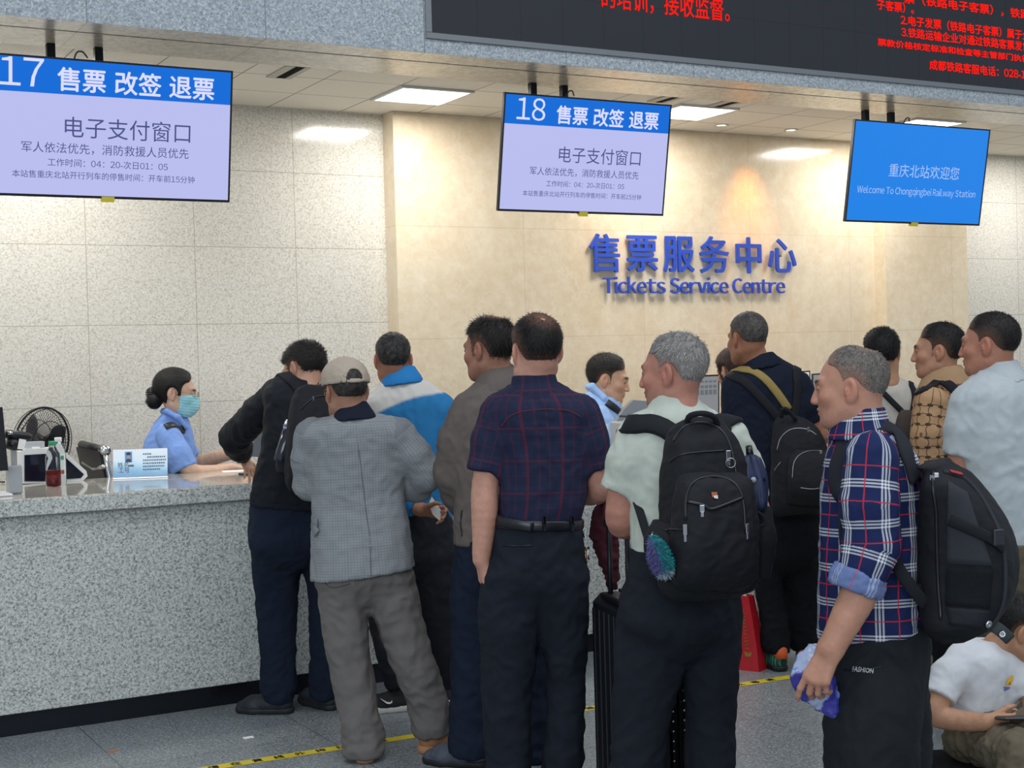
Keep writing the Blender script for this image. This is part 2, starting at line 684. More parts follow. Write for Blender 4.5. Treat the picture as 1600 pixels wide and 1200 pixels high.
class Cone:
    def __init__(s, a, b, ra, rb):
        s.a, s.b, s.ra, s.rb = np.array(a, float), np.array(b, float), ra, rb
        s.ba = s.b - s.a; s.L2 = s.ba @ s.ba + 1e-12

    def t(s, P): return np.clip((P - s.a) @ s.ba / s.L2, 0, 1)

    def d(s, P):
        t = s.t(P)
        return np.linalg.norm(P - s.a - t[:, None] * s.ba, axis=1) - (s.ra + (s.rb - s.ra) * t)

    def bb(s):
        return np.minimum(s.a - s.ra, s.b - s.rb), np.maximum(s.a + s.ra, s.b + s.rb)


class Limb:
    """chain of tapering segments; flat ends where cloth is cut"""
    def __init__(s, pts, rads, flat0=False, flat1=False, k=0.015, n=None):
        P = [np.array(p, float) for p in pts]
        R = list(rads)
        if n:
            q = spline(np.column_stack([np.array(P), R]), n)
            P, R = [r[:3] for r in q], [max(r[3], 0.003) for r in q]
        s.P, s.R, s.k = P, R, k
        s.c = [Cone(P[i], P[i + 1], R[i], R[i + 1]) for i in range(len(P) - 1)]
        s.cut = []
        if flat0: s.cut.append((P[0], unit(P[0] - P[1])))
        if flat1: s.cut.append((P[-1], unit(P[-1] - P[-2])))
        s.len = np.cumsum([0] + [math.sqrt(c.L2) for c in s.c])

    def d(s, Q):
        r = s.c[0].d(Q)
        for c in s.c[1:]:
            r = smin(r, c.d(Q), s.k)
        for p, n in s.cut:
            r = np.maximum(r, (Q - p) @ n)
        return r

    def bb(s):
        b = [c.bb() for c in s.c]
        return np.min([x[0] for x in b], axis=0), np.max([x[1] for x in b], axis=0)

    def uv(s, Q):
        ds = np.array([c.d(Q) for c in s.c])
        i = ds.argmin(0)
        u = np.zeros(len(Q)); v = np.zeros(len(Q))
        for k, c in enumerate(s.c):
            m = i == k
            if not m.any(): continue
            t = c.t(Q[m]); ax = unit(c.ba)
            e = unit(RT - ax * (RT @ ax)); g = np.cross(ax, e)
            w = Q[m] - c.a
            u[m] = np.arctan2(w @ e, w @ g) * (s.R[0] + s.R[-1]) / 2
            v[m] = -(s.len[k] + t * math.sqrt(c.L2))
        return np.column_stack([u, v])


class Loft:
    """elliptical (or squarer) sections along a spine"""
    def __init__(s, pts, rx, ry, side, p=2.2, flat=(True, True), n=24):
        q = spline(np.column_stack([np.array(pts, float), rx, ry]), n)
        s.C = q[:, :3]; s.rx = np.maximum(q[:, 3], 0.004); s.ry = np.maximum(q[:, 4], 0.004)
        s.ax = unit(s.C[-1] - s.C[0])
        s.sd = unit(np.array(side) - s.ax * (np.array(side) @ s.ax))
        s.fr = np.cross(s.ax, s.sd)
        s.h = (s.C - s.C[0]) @ s.ax
        o = np.argsort(s.h); s.h, s.C, s.rx, s.ry = s.h[o], s.C[o], s.rx[o], s.ry[o]
        s.p, s.flat = p, flat

    def loc(s, Q):
        h = (Q - s.C[np.argmin(np.abs(s.h))]) @ s.ax
        hc = np.clip(h, s.h[0], s.h[-1])
        c = np.column_stack([np.interp(hc, s.h, s.C[:, i]) for i in range(3)])
        v = Q - c
        return h, hc, v @ s.sd, v @ s.fr, np.interp(hc, s.h, s.rx), np.interp(hc, s.h, s.ry)

    def d(s, Q):
        h, hc, x, y, rx, ry = s.loc(Q)
        k = (np.abs(x / rx) ** s.p + np.abs(y / ry) ** s.p) ** (1 / s.p)
        d = (k - 1) * np.minimum(rx, ry)
        a = np.abs(h - hc)
        out = np.where(a > 0, np.maximum(d, a), d)
        inn = np.maximum(d, -np.minimum(h - s.h[0] if s.flat[0] else h * 0 + 9, s.h[-1] - h if s.flat[1] else h * 0 + 9))
        return np.where(a > 0, out, inn)

    def bb(s):
        m = np.maximum(s.rx, s.ry)[:, None]
        return (s.C - m).min(0), (s.C + m).max(0)

    def uv(s, Q):
        h, hc, x, y, rx, ry = s.loc(Q)
        return np.column_stack([np.arctan2(x / rx, y / ry) * (s.rx.max() + s.ry.max()) / 2, h])


class Ell:
    def __init__(s, c, r, R=None):
        s.c, s.r, s.R = np.array(c, float), np.array(r, float), R

    def d(s, P):
        q = P - s.c
        if s.R is not None: q = q @ np.array(s.R).T
        k1 = np.linalg.norm(q / s.r, axis=1); k2 = np.linalg.norm(q / s.r ** 2, axis=1)
        return k1 * (k1 - 1) / (k2 + 1e-9)

    def bb(s):
        m = s.r.max()
        return s.c - m, s.c + m


class RBox:
    """rounded box with its own axes (rows of R)"""
    def __init__(s, c, h, rad, R=None):
        s.c, s.h, s.rad = np.array(c, float), np.array(h, float), rad
        s.R = np.eye(3) if R is None else np.array(R, float)

    def d(s, P):
        q = np.abs((P - s.c) @ s.R.T) - (s.h - s.rad)
        return np.linalg.norm(np.maximum(q, 0), axis=1) + np.minimum(q.max(1), 0) - s.rad

    def bb(s):
        m = np.linalg.norm(s.h)
        return s.c - m, s.c + m


def bounds(prims, pad):
    b = [p.bb() for p in prims]
    return np.min([x[0] for x in b], axis=0) - pad, np.max([x[1] for x in b], axis=0) + pad


CORN = np.array([(i, j, k) for i in (0, 1) for j in (0, 1) for k in (0, 1)])
EDG = [(a, b) for a in range(8) for b in range(a + 1, 8) if np.abs(CORN[a] - CORN[b]).sum() == 1]


def polygonise(fn, lo, hi, h):
    """sparse surface nets: the zero level of fn on a grid of step h"""
    lo = np.array(lo, float)
    nc = np.maximum(np.ceil((np.array(hi) - lo) / (4 * h)).astype(int), 2)
    g = np.stack(np.meshgrid(*[np.arange(n) for n in nc], indexing='ij'), -1).reshape(-1, 3)
    cc = lo + (g * 4 + 1.5) * h
    dc = fn(cc)
    act = np.abs(dc) < 5.2 * h
    n = nc * 4
    D = np.repeat(np.repeat(np.repeat(dc.reshape(nc), 4, 0), 4, 1), 4, 2).astype(np.float32)
    sub = np.stack(np.meshgrid(*[np.arange(4)] * 3, indexing='ij'), -1).reshape(-1, 3)
    gi = (g[act][:, None, :] * 4 + sub[None]).reshape(-1, 3)
    vals = np.empty(len(gi), np.float32)
    for s in range(0, len(gi), 400000):
        e = gi[s:s + 400000]
        vals[s:s + 400000] = fn(lo + e * h)
    D[gi[:, 0], gi[:, 1], gi[:, 2]] = vals
    S = D < 0
    cnt = np.zeros(n - 1, np.int8)
    for c in CORN:
        cnt += S[c[0]:n[0] - 1 + c[0], c[1]:n[1] - 1 + c[1], c[2]:n[2] - 1 + c[2]]
    cells = np.argwhere((cnt > 0) & (cnt < 8))
    if len(cells) == 0:
        return np.zeros((0, 3)), np.zeros((0, 4), int)
    cv = np.stack([D[cells[:, 0] + c[0], cells[:, 1] + c[1], cells[:, 2] + c[2]] for c in CORN], 1).astype(float)
    acc = np.zeros((len(cells), 3)); num = np.zeros(len(cells))
    for a, b in EDG:
        m = (cv[:, a] < 0) != (cv[:, b] < 0)
        t = cv[m, a] / (cv[m, a] - cv[m, b])
        acc[m] += CORN[a] + t[:, None] * (CORN[b] - CORN[a]); num[m] += 1
    V = lo + (cells + acc / num[:, None]) * h
    idx = -np.ones(n - 1, np.int32)
    idx[cells[:, 0], cells[:, 1], cells[:, 2]] = np.arange(len(cells))
    F = []
    for ax in range(3):
        a1, a2 = (ax + 1) % 3, (ax + 2) % 3
        sl = [slice(1, n[i] - 1) for i in range(3)]
        s0, s1 = list(sl), list(sl)
        s0[ax] = slice(0, n[ax] - 1); s1[ax] = slice(1, n[ax])
        A, B = S[tuple(s0)], S[tuple(s1)]
        for flip, msk in ((False, A & ~B), (True, ~A & B)):
            e = np.argwhere(msk)
            if not len(e): continue
            off = np.ones(3, int); off[ax] = 0
            e = e + off
            q = []
            for d1, d2 in ((-1, -1), (0, -1), (0, 0), (-1, 0)):
                c = e.copy(); c[:, a1] += d1; c[:, a2] += d2
                q.append(idx[c[:, 0], c[:, 1], c[:, 2]])
            q = np.stack(q, 1)
            if flip: q = q[:, ::-1]
            F.append(q[(q >= 0).all(1)])
    F = np.concatenate(F)
    return V, F


def vnormals(V, F):
    a, b, c, d = (V[F[:, i]] for i in range(4))
    fn = np.cross(c - a, d - b)
    N = np.zeros_like(V)
    for i in range(4): np.add.at(N, F[:, i], fn)
    return N / (np.linalg.norm(N, axis=1)[:, None] + 1e-12)


_rng = np.random.default_rng(5)
_PERM = _rng.permutation(256); _PERM = np.concatenate([_PERM, _PERM, _PERM])
_GR = _rng.normal(size=(256, 3)); _GR /= np.linalg.norm(_GR, axis=1)[:, None]


def perlin(P):
    I = np.floor(P).astype(int); f = P - I; I &= 255
    u = f * f * f * (f * (f * 6 - 15) + 10)
    r = np.zeros(len(P))
    for c in CORN:
        h = _PERM[_PERM[_PERM[(I[:, 0] + c[0]) & 255] + ((I[:, 1] + c[1]) & 255)] + ((I[:, 2] + c[2]) & 255)]
        w = np.prod(np.where(c == 1, u, 1 - u), axis=1)
        r += w * ((f - c) * _GR[h]).sum(1)
    return r


def folds(V, F, amp, scale=(9, 9, 5), seed=0.0, ridge=0.6, mask=None):
    """push the cloth in and out along its normals: soft ridged creases"""
    N = vnormals(V, F)
    Q = np.column_stack([V @ RT, V @ FW, V @ UP]) * np.array(scale) + seed * 7.13
    Q = Q + 0.5 * np.column_stack([perlin(Q * 0.6 + 11), perlin(Q * 0.6 + 23), perlin(Q * 0.6 + 37)])
    n = perlin(Q)
    r = 1 - np.abs(perlin(Q * 1.3 + 51)) * 3.2
    r2 = 1 - np.abs(perlin(Q * np.array((2.3, 2.3, 2.9)) + 77)) * 3.2
    d = amp * ((1 - ridge) * n * 1.6 + ridge * (r - 0.35) + 0.45 * (r2 - 0.35))
    if mask is not None: d = d * mask
    return V + N * d[:, None]


def relax(V, F, it=1, lam=0.5):
    for _ in range(it):
        S = np.zeros_like(V); c = np.zeros(len(V))
        for i in range(4):
            j = F[:, (i + 1) % 4]
            np.add.at(S, F[:, i], V[j]); np.add.at(c, F[:, i], 1)
            np.add.at(S, j, V[F[:, i]]); np.add.at(c, j, 1)
        V = V + lam * (S / np.maximum(c, 1)[:, None] - V)
    return V


def bvh(V, F):
    return BVHTree.FromPolygons([tuple(map(float, v)) for v in V], [tuple(map(int, f)) for f in F])


def cast(trees, x, y, lift=0.0):
    """the point of a surface seen at a pixel of the photograph, with its normal"""
    best = None
    d = ray(x, y); dn = unit(d)
    for t in trees:
        h = t.ray_cast(Vector(CAM), Vector(dn))
        if h[0] is not None and (best is None or h[3] < best[2]):
            best = (np.array(h[0]), np.array(h[1]), h[3])
    if best is None: return None, None
    n = best[1]
    if n @ dn > 0: n = -n
    return best[0] + n * lift, n


def near(trees, p, lift=0.0):
    best = None
    for t in trees:
        h = t.find_nearest(Vector(p))
        if h[0] is not None and (best is None or h[3] < best[2]):
            best = (np.array(h[0]), np.array(h[1]), h[3])
    return best[0] + best[1] * lift, best[1]


def drape(trees, px, n=28, lift=0.006, guess=1.0):
    """strap path: (x, y) pixels cast onto the cloth, or world points dropped on it"""
    P, N = [], []
    for q in px:
        if len(q) == 2:
            p, m = cast(trees, *q)
            if p is None:
                p, m = near(trees, W(q[0], q[1], guess))
        else:
            p, m = near(trees, q)
        P.append(p); N.append(m)
    P = spline(P, n); N = spline(N, n)
    out, on = [], []
    for p, m in zip(P, N):
        s, k = near(trees, p)
        m = unit(m)
        if np.linalg.norm(s - p) < 0.05: p = s; m = unit(0.5 * m + 0.5 * k)
        out.append(p + m * lift); on.append(m)
    for _ in range(3):
        o = np.array(out); o[1:-1] = (o[:-2] + 2 * o[1:-1] + o[2:]) / 4; out = list(o)
    return np.array(out), np.array(on)


def union_fn(items):
    """items: (prim, blend) with the first one's blend ignored"""
    def f(P):
        r = items[0][0].d(P)
        for p, k in items[1:]:
            r = smin(r, p.d(P), k)
        return r
    return f


def pick_uv(prims, V):
    ds = np.array([p.d(V) for p in prims]); i = ds.argmin(0)
    uv = np.zeros((len(V), 2))
    for k, p in enumerate(prims):
        m = i == k
        if m.any(): uv[m] = p.uv(V[m])
    return uv
# ------------------------------------------------------------------ people
def facing(phi):
    """phi degrees: 0 = back to the viewer, + = turned to the left of the view"""
    a = math.radians(phi)
    f = math.cos(a) * FW - math.sin(a) * RT
    s = math.cos(a) * RT + math.sin(a) * FW
    return f, s


HAND_F = [(0.028, 0.090, (0.042, 0.026, 0.020), 0.0090), (0.0095, 0.094, (0.046, 0.029, 0.021), 0.0092),
          (-0.0095, 0.090, (0.042, 0.027, 0.020), 0.0087), (-0.027, 0.082, (0.033, 0.021, 0.018), 0.0078)]


def hand_prims(w, dr, back, thumb=1, curl=(0.35, 0.45, 0.3), scale=1.0, curls=None, thumb_dir=None, spread=0.06):
    """wrist point, finger direction, back-of-hand normal; thumb = +1/-1 picks the side"""
    Y = unit(dr); Z = unit(np.array(back) - Y * (np.array(back) @ Y)); X = np.cross(Y, Z)
    T = lambda p: np.array(w) + scale * (p[0] * thumb * X + p[1] * Y + p[2] * Z)
    palm, fing = [], []
    for i, (x, y, ls, r) in enumerate(HAND_F):
        palm.append(Cone(T((x * 0.55, 0.0, 0)), T((x, y, 0)), 0.0165 * scale, 0.0125 * scale))
        c = curls[i] if curls else curl
        ang = 0.0; p = np.array((x, y, 0.0)); pts = [T(p)]; rad = [r * 1.12 * scale]
        sp = (x / 0.028) * spread
        for j in range(3):
            ang += c[j]
            d = np.array((math.sin(sp) * math.cos(ang), math.cos(ang) * math.cos(sp), -math.sin(ang)))
            p = p + d * ls[j]
            pts.append(T(p)); rad.append(r * (1.0, 0.92, 0.8)[j] * scale)
        fing.append(Limb(pts, rad, k=0.004 * scale))
    td = np.array(thumb_dir if thumb_dir else (0.62, 0.66, -0.42)); td = td / np.linalg.norm(td)
    t2 = unit(td + np.array((-0.25, 0.35, -0.15)))
    p0 = np.array((0.018, 0.022, -0.006)); p1 = p0 + td * 0.045; p2 = p1 + td * 0.034; p3 = p2 + t2 * 0.027
    fing.append(Limb([T(p0), T(p1), T(p2), T(p3)], [0.0165 * scale, 0.0125 * scale, 0.0105 * scale, 0.0085 * scale], k=0.006))
    return palm, fing


class Head:
    def __init__(s, c, phi, pitch=0, roll=0, scale=1.0, wide=1.0):
        a, p, r = math.radians(phi), math.radians(pitch), math.radians(roll)
        f0, sd = facing(phi)
        f = math.cos(p) * f0 - math.sin(p) * UP
        u = np.cross(sd, f)
        s.s = math.cos(r) * sd + math.sin(r) * u
        s.u = -math.sin(r) * sd + math.cos(r) * u
        s.f = f; s.c = np.array(c); s.k = scale; s.w = wide

    def to(s, P):
        q = (np.asarray(P) - s.c) / s.k
        return np.column_stack([q @ s.s / s.w, q @ s.f, q @ s.u])

    def pt(s, p):
        return s.c + s.k * (p[0] * s.w * s.s + p[1] * s.f + p[2] * s.u)

    def skull(s, q):
        return smin(Ell((0, -0.014, 0.036), (0.076, 0.098, 0.084)).d(q), Ell((0, 0.030, -0.02), (0.064, 0.066, 0.085)).d(q), 0.03)

    def face_d(s, q, mask=False):
        q = q.copy(); sx = q[:, 0].copy(); q[:, 0] = np.abs(q[:, 0])
        d = s.skull(q)
        d = smin(d, Ell((0, 0.038, -0.062), (0.055, 0.054, 0.052)).d(q), 0.03)
        d = smin(d, Cone((0.0, 0.080, -0.098), (0.018, 0.070, -0.098), 0.019, 0.017).d(q), 0.025)
        d = smin(d, Cone((0.052, 0.0, -0.062), (0.036, 0.055, -0.088), 0.020, 0.018).d(q), 0.03)
        d = smin(d, Ell((0.043, 0.064, -0.022), (0.024, 0.022, 0.020)).d(q), 0.025)
        d = smin(d, Cone((0.012, 0.094, 0.026), (0.042, 0.080, 0.026), 0.010, 0.009).d(q), 0.02)
        d = smax(d, -Ell((0.031, 0.106, 0.008), (0.017, 0.017, 0.011)).d(q), 0.014)
        d = smin(d, Ell((0.031, 0.084, 0.006), (0.0135, 0.0125, 0.0115)).d(q), 0.003)
        d = smin(d, Cone((0, 0.093, 0.014), (0, 0.1105, -0.030), 0.0085, 0.0122).d(q), 0.012)
        d = smin(d, Ell((0.012, 0.106, -0.033), (0.0085, 0.011, 0.008)).d(q), 0.006)
        d = smin(d, Ell((0, 0.096, -0.0575), (0.022, 0.010, 0.0065)).d(q), 0.006)
        d = smin(d, Ell((0, 0.094, -0.069), (0.019, 0.010, 0.007)).d(q), 0.006)
        d = smax(d, -Ell((0, 0.108, -0.063), (0.022, 0.008, 0.0022)).d(q), 0.004)
        ear = Ell((0.080, -0.012, -0.004), (0.0095, 0.0205, 0.033), np.array([[0.94, 0.34, 0], [-0.34, 0.94, 0], [0, 0, 1]])).d(q)
        ear = smin(ear, Ell((0.075, -0.004, -0.032), (0.008, 0.010, 0.012)).d(q), 0.01)
        ear = smax(ear, -Ell((0.0905, -0.003, 0.003), (0.0105, 0.0105, 0.020)).d(q), 0.004)
        ear = smin(ear, Cone((0.084, 0.004, -0.004), (0.082, 0.006, -0.016), 0.0045, 0.004).d(q), 0.004)
        d = smin(d, ear, 0.007)
        return d


def skin_cols(head, V, skin, lip='a86a60', brow='2a211e', beard=0.0, scalp=None):
    c = np.tile(np.array(lin(skin)), (len(V), 1))
    q = head.to(V)
    ax = np.abs(q[:, 0])

    def blend(m, col):
        m = np.clip(m, 0, 1)[:, None]
        c[:] = c * (1 - m) + np.array(lin(col)) * m
    r = lambda p, s: np.exp(-(((q - np.array(p)) / np.array(s)) ** 2).sum(1))
    ra = lambda p, s: np.exp(-(((np.column_stack([ax, q[:, 1], q[:, 2]]) - np.array(p)) / np.array(s)) ** 2).sum(1))
    warm = tuple(int(min(255, max(0, v))) for v in (int(skin[:2], 16) + 6, int(skin[2:4], 16) - 14, int(skin[4:], 16) - 12))
    blend(0.6 * ra((0.045, 0.07, -0.03), (0.025, 0.03, 0.025)) + 0.6 * r((0, 0.115, -0.03), (0.016, 0.02, 0.016)) + 0.5 * ra((0.085, -0.01, 0), (0.012, 0.03, 0.04)), warm)
    blend(1.3 * r((0, 0.104, -0.063), (0.021, 0.014, 0.010)), lip)
    blend(1.6 * ra((0.031, 0.092, 0.029), (0.019, 0.018, 0.0052)), brow)
    blend(1.5 * ra((0.031, 0.098, 0.004), (0.012, 0.012, 0.0035)), '2b201c')
    if beard:
        blend(beard * np.clip((-0.045 - q[:, 2]) / 0.02, 0, 1) * np.clip((q[:, 1] - 0.01) / 0.03, 0, 1), '6b5a52')
    return c


def hair_cut(q, style):
    """> 0 where no hair grows"""
    x, y, z = np.abs(q[:, 0]), q[:, 1], q[:, 2]
    fl = style.get('front', 0.066)                   # how far forward the hairline reaches on the forehead
    fz = style.get('front_z', 0.068)
    side = style.get('side', 0.028)                  # sideburn edge
    front = np.where(z > fz, fl, side + (fl - side) * np.clip((z - 0.025) / (fz - 0.025), 0, 1) ** 2 * np.clip(1.25 - x / 0.075, 0, 1) ** 0.4)
    c = y - front
    nape = style.get('nape', -0.070)
    low = np.where(y > -0.03, style.get('burn', -0.022) - (y + 0.03) * 0.0, nape)
    low = low + np.clip((y + 0.05) / 0.04, 0, 1) * 0.0
    c = np.maximum(c, (low - z) * 0.8)
    ear = 0.027 - np.sqrt(((y + 0.010) / 1.0) ** 2 + ((z + 0.006) / 1.25) ** 2)
    c = np.where(x > 0.045, np.maximum(c, ear), c)
    if 'bald' in style:
        for (bx, by, bz, br) in style['bald']:
            c = np.maximum(c, br - np.sqrt((q[:, 0] - bx) ** 2 + (y - by) ** 2 + (z - bz) ** 2))
    return c


def build_hair(head, style, parent, seed=1, name='hair'):
    th, edge = style.get('thick', 0.010), style.get('edge', 0.022)
    top = style.get('top', 0.0)

    def fn(P):
        q = head.to(P)
        c = hair_cut(q, style)
        lift = th * np.clip(-c / edge, 0, 1) ** 0.7 * (1 + top * np.clip((q[:, 2] - 0.03) / 0.06, 0, 1))
        jag = perlin(q * 140 + seed) * style.get('jag', 0.002)
        d = head.skull(q) - lift - jag * np.clip(-c / edge, 0, 1)
        for e in style.get('extra', ()):
            d = smin(d, e.d(q), 0.012)
        cc = c if not style.get('extra') else np.minimum(c, np.min([e.d(q) for e in style['extra']], axis=0) * 1.0)
        return smax(d, cc + 0.001, 0.004) * head.k
    lo = head.c - 0.16 * head.k; hi = head.c + 0.17 * head.k
    V, F = polygonise(fn, lo, hi, 0.0042)
    V = relax(V, F, 1, 0.4)
    rng = np.random.default_rng(seed)
    q = head.to(V)
    dark, grey = np.array(lin(style['col'])), np.array(lin(style.get('grey', style['col'])))
    gm = np.clip(style.get('greymix', 0) + 0.35 * perlin(q * 60) + style.get('greyside', 0) * np.clip((0.06 - q[:, 2]) / 0.06, 0, 1), 0, 1) if style.get('greymix') else np.zeros(len(V))
    cols = dark * (1 - gm[:, None]) + grey * gm[:, None]
    thin = np.clip(1 - (-hair_cut(q, style)) / (edge * style.get('fade', 1.0)), 0, 1) if not style.get('extra') else np.clip(1 - (-hair_cut(q, style)) / edge, 0, 1) * (np.min([e.d(q) for e in style['extra']], axis=0) > 0.004)
    sk = np.array(lin(style.get('scalp', '9a7a62')))
    tm = (thin * style.get('thinness', 0.55))[:, None]
    cols = cols * (1 - tm) + sk * tm
    # strands lying on the hair
    N = vnormals(V, F)
    n = style.get('strands', 3500)
    L = style.get('length', 0.016)
    pick = rng.integers(0, len(V), n)
    SV, SF, SC = [], [], []
    crown = head.pt((0.004, -0.06, 0.105))
    base = len(V)
    for i in pick:
        p, nn = V[i], N[i]
        flow = p - crown; flow = flow - nn * (flow @ nn)
        if style.get('flow') is not None:
            fv = style['flow']; flow = fv[0] * head.s + fv[1] * head.f + fv[2] * head.u
            flow = flow - nn * (flow @ nn)
        flow = unit(flow + rng.normal(size=3) * 0.02)
        jit = rng.normal(size=3) * 0.35
        dr = unit(flow * style.get('lie', 1.0) + nn * style.get('stand', 0.25) + jit * style.get('mess', 0.5))
        side = unit(np.cross(dr, nn)) * rng.uniform(0.0006, 0.0011)
        ln = L * rng.uniform(0.5, 1.25) * (1 - 0.75 * thin[i])
        a = p - nn * 0.001
        m = a + dr * ln * 0.55 + nn * 0.0012
        t = a + dr * ln - nn * ln * style.get('droop', 0.15)
        b = base + len(SV)
        SV += [a - side, a + side, m + side * 0.8, m - side * 0.8, t + side * 0.2, t - side * 0.2]
        SF += [(b, b + 1, b + 2, b + 3), (b + 3, b + 2, b + 4, b + 5)]
        cc = (cols[i] * rng.uniform(0.6, 1.5)) if rng.random() > gm[i] * 0.6 else grey * rng.uniform(0.8, 1.3)
        SC += [cc] * 6
    if SV:
        V2 = np.vstack([V, np.array(SV)]); F2 = np.vstack([F, np.array(SF)]); C2 = np.vstack([cols, np.array(SC)])
    else:
        V2, F2, C2 = V, F, cols
    return add(name, (V2, F2), HAIR, parent, True, np.clip(C2, 0, 1))


def shoe(name, heel, toe_dir, up_mat, sole_mat, parent, length=0.28, tall=0.085, laces=None, sole_h=0.028, label=None, lift=0.0, wide=1.0):
    """one shoe standing on the floor: heel point, horizontal toe direction"""
    Y = unit(np.array((toe_dir[0], toe_dir[1], 0.0))); X = np.cross(Y, UP)
    k = length / 0.28
    R = np.array([X, Y, UP])
    o = np.array((heel[0], heel[1], lift))
    T = lambda p: o + p[0] * X * wide + p[1] * k * Y + p[2] * UP

    def upper(P):
        d = Limb([T((0, 0.045, 0.045)), T((0.0, 0.12, 0.046)), T((0.004, 0.19, 0.034)), T((0.006, 0.243, 0.024))], [0.036, 0.041, 0.043, 0.032], k=0.03).d(P)
        d = smin(d, Cone(T((0, 0.055, 0.05)), T((0, 0.068, tall)), 0.037, 0.038).d(P), 0.025)
        d = smin(d, Cone(T((0, 0.085, 0.07)), T((0, 0.15, 0.055)), 0.024, 0.026).d(P), 0.02)
        d = smax(d, (o[2] + 0.014) - P[:, 2], 0.003)
        return smax(d, P[:, 2] - (o[2] + tall), 0.008)

    def sole(P):
        d = Limb([T((0, 0.042, 0.02)), T((0.0, 0.12, 0.02)), T((0.004, 0.19, 0.02)), T((0.006, 0.243, 0.02))], [0.041, 0.040, 0.047, 0.036], k=0.02).d(P)
        d = smax(d, o[2] + 0.0 - P[:, 2], 0.004)
        return smax(d, P[:, 2] - (o[2] + sole_h), 0.005)
    lo = np.min([T((0, 0, 0)), T((0, 0.28, 0))], axis=0) - 0.07; hi = np.max([T((0, 0, 0.1)), T((0, 0.28, 0.1))], axis=0) + 0.07
    lo[2] = o[2] - 0.02; hi[2] = o[2] + 0.13
    V, F = polygonise(upper, lo, hi, 0.0055)
    V = folds(V, F, 0.0016, (30, 30, 30), heel[0])
    up = add(name, (V, F), up_mat, parent)
    if label: up['label'] = label
    Vs, Fs = polygonise(sole, lo, hi, 0.0055)
    add('sole', (Vs, Fs), sole_mat, up)
    if laces is not None:
        mb = MB()
        for i in range(4):
            y = 0.115 + 0.026 * i; z = 0.093 - 0.0085 * i
            mb.tube([T((-0.022, y - 0.006, z - 0.012)), T((0, y, z)), T((0.022, y + 0.006, z - 0.012))], 0.0028, 6)
        mb.tube([T((-0.01, 0.108, 0.096)), T((-0.03, 0.098, 0.118)), T((-0.045, 0.118, 0.10)), T((-0.012, 0.112, 0.095))], 0.0022, 6)
        add('shoelace', mb.vf, laces, up)
    return up


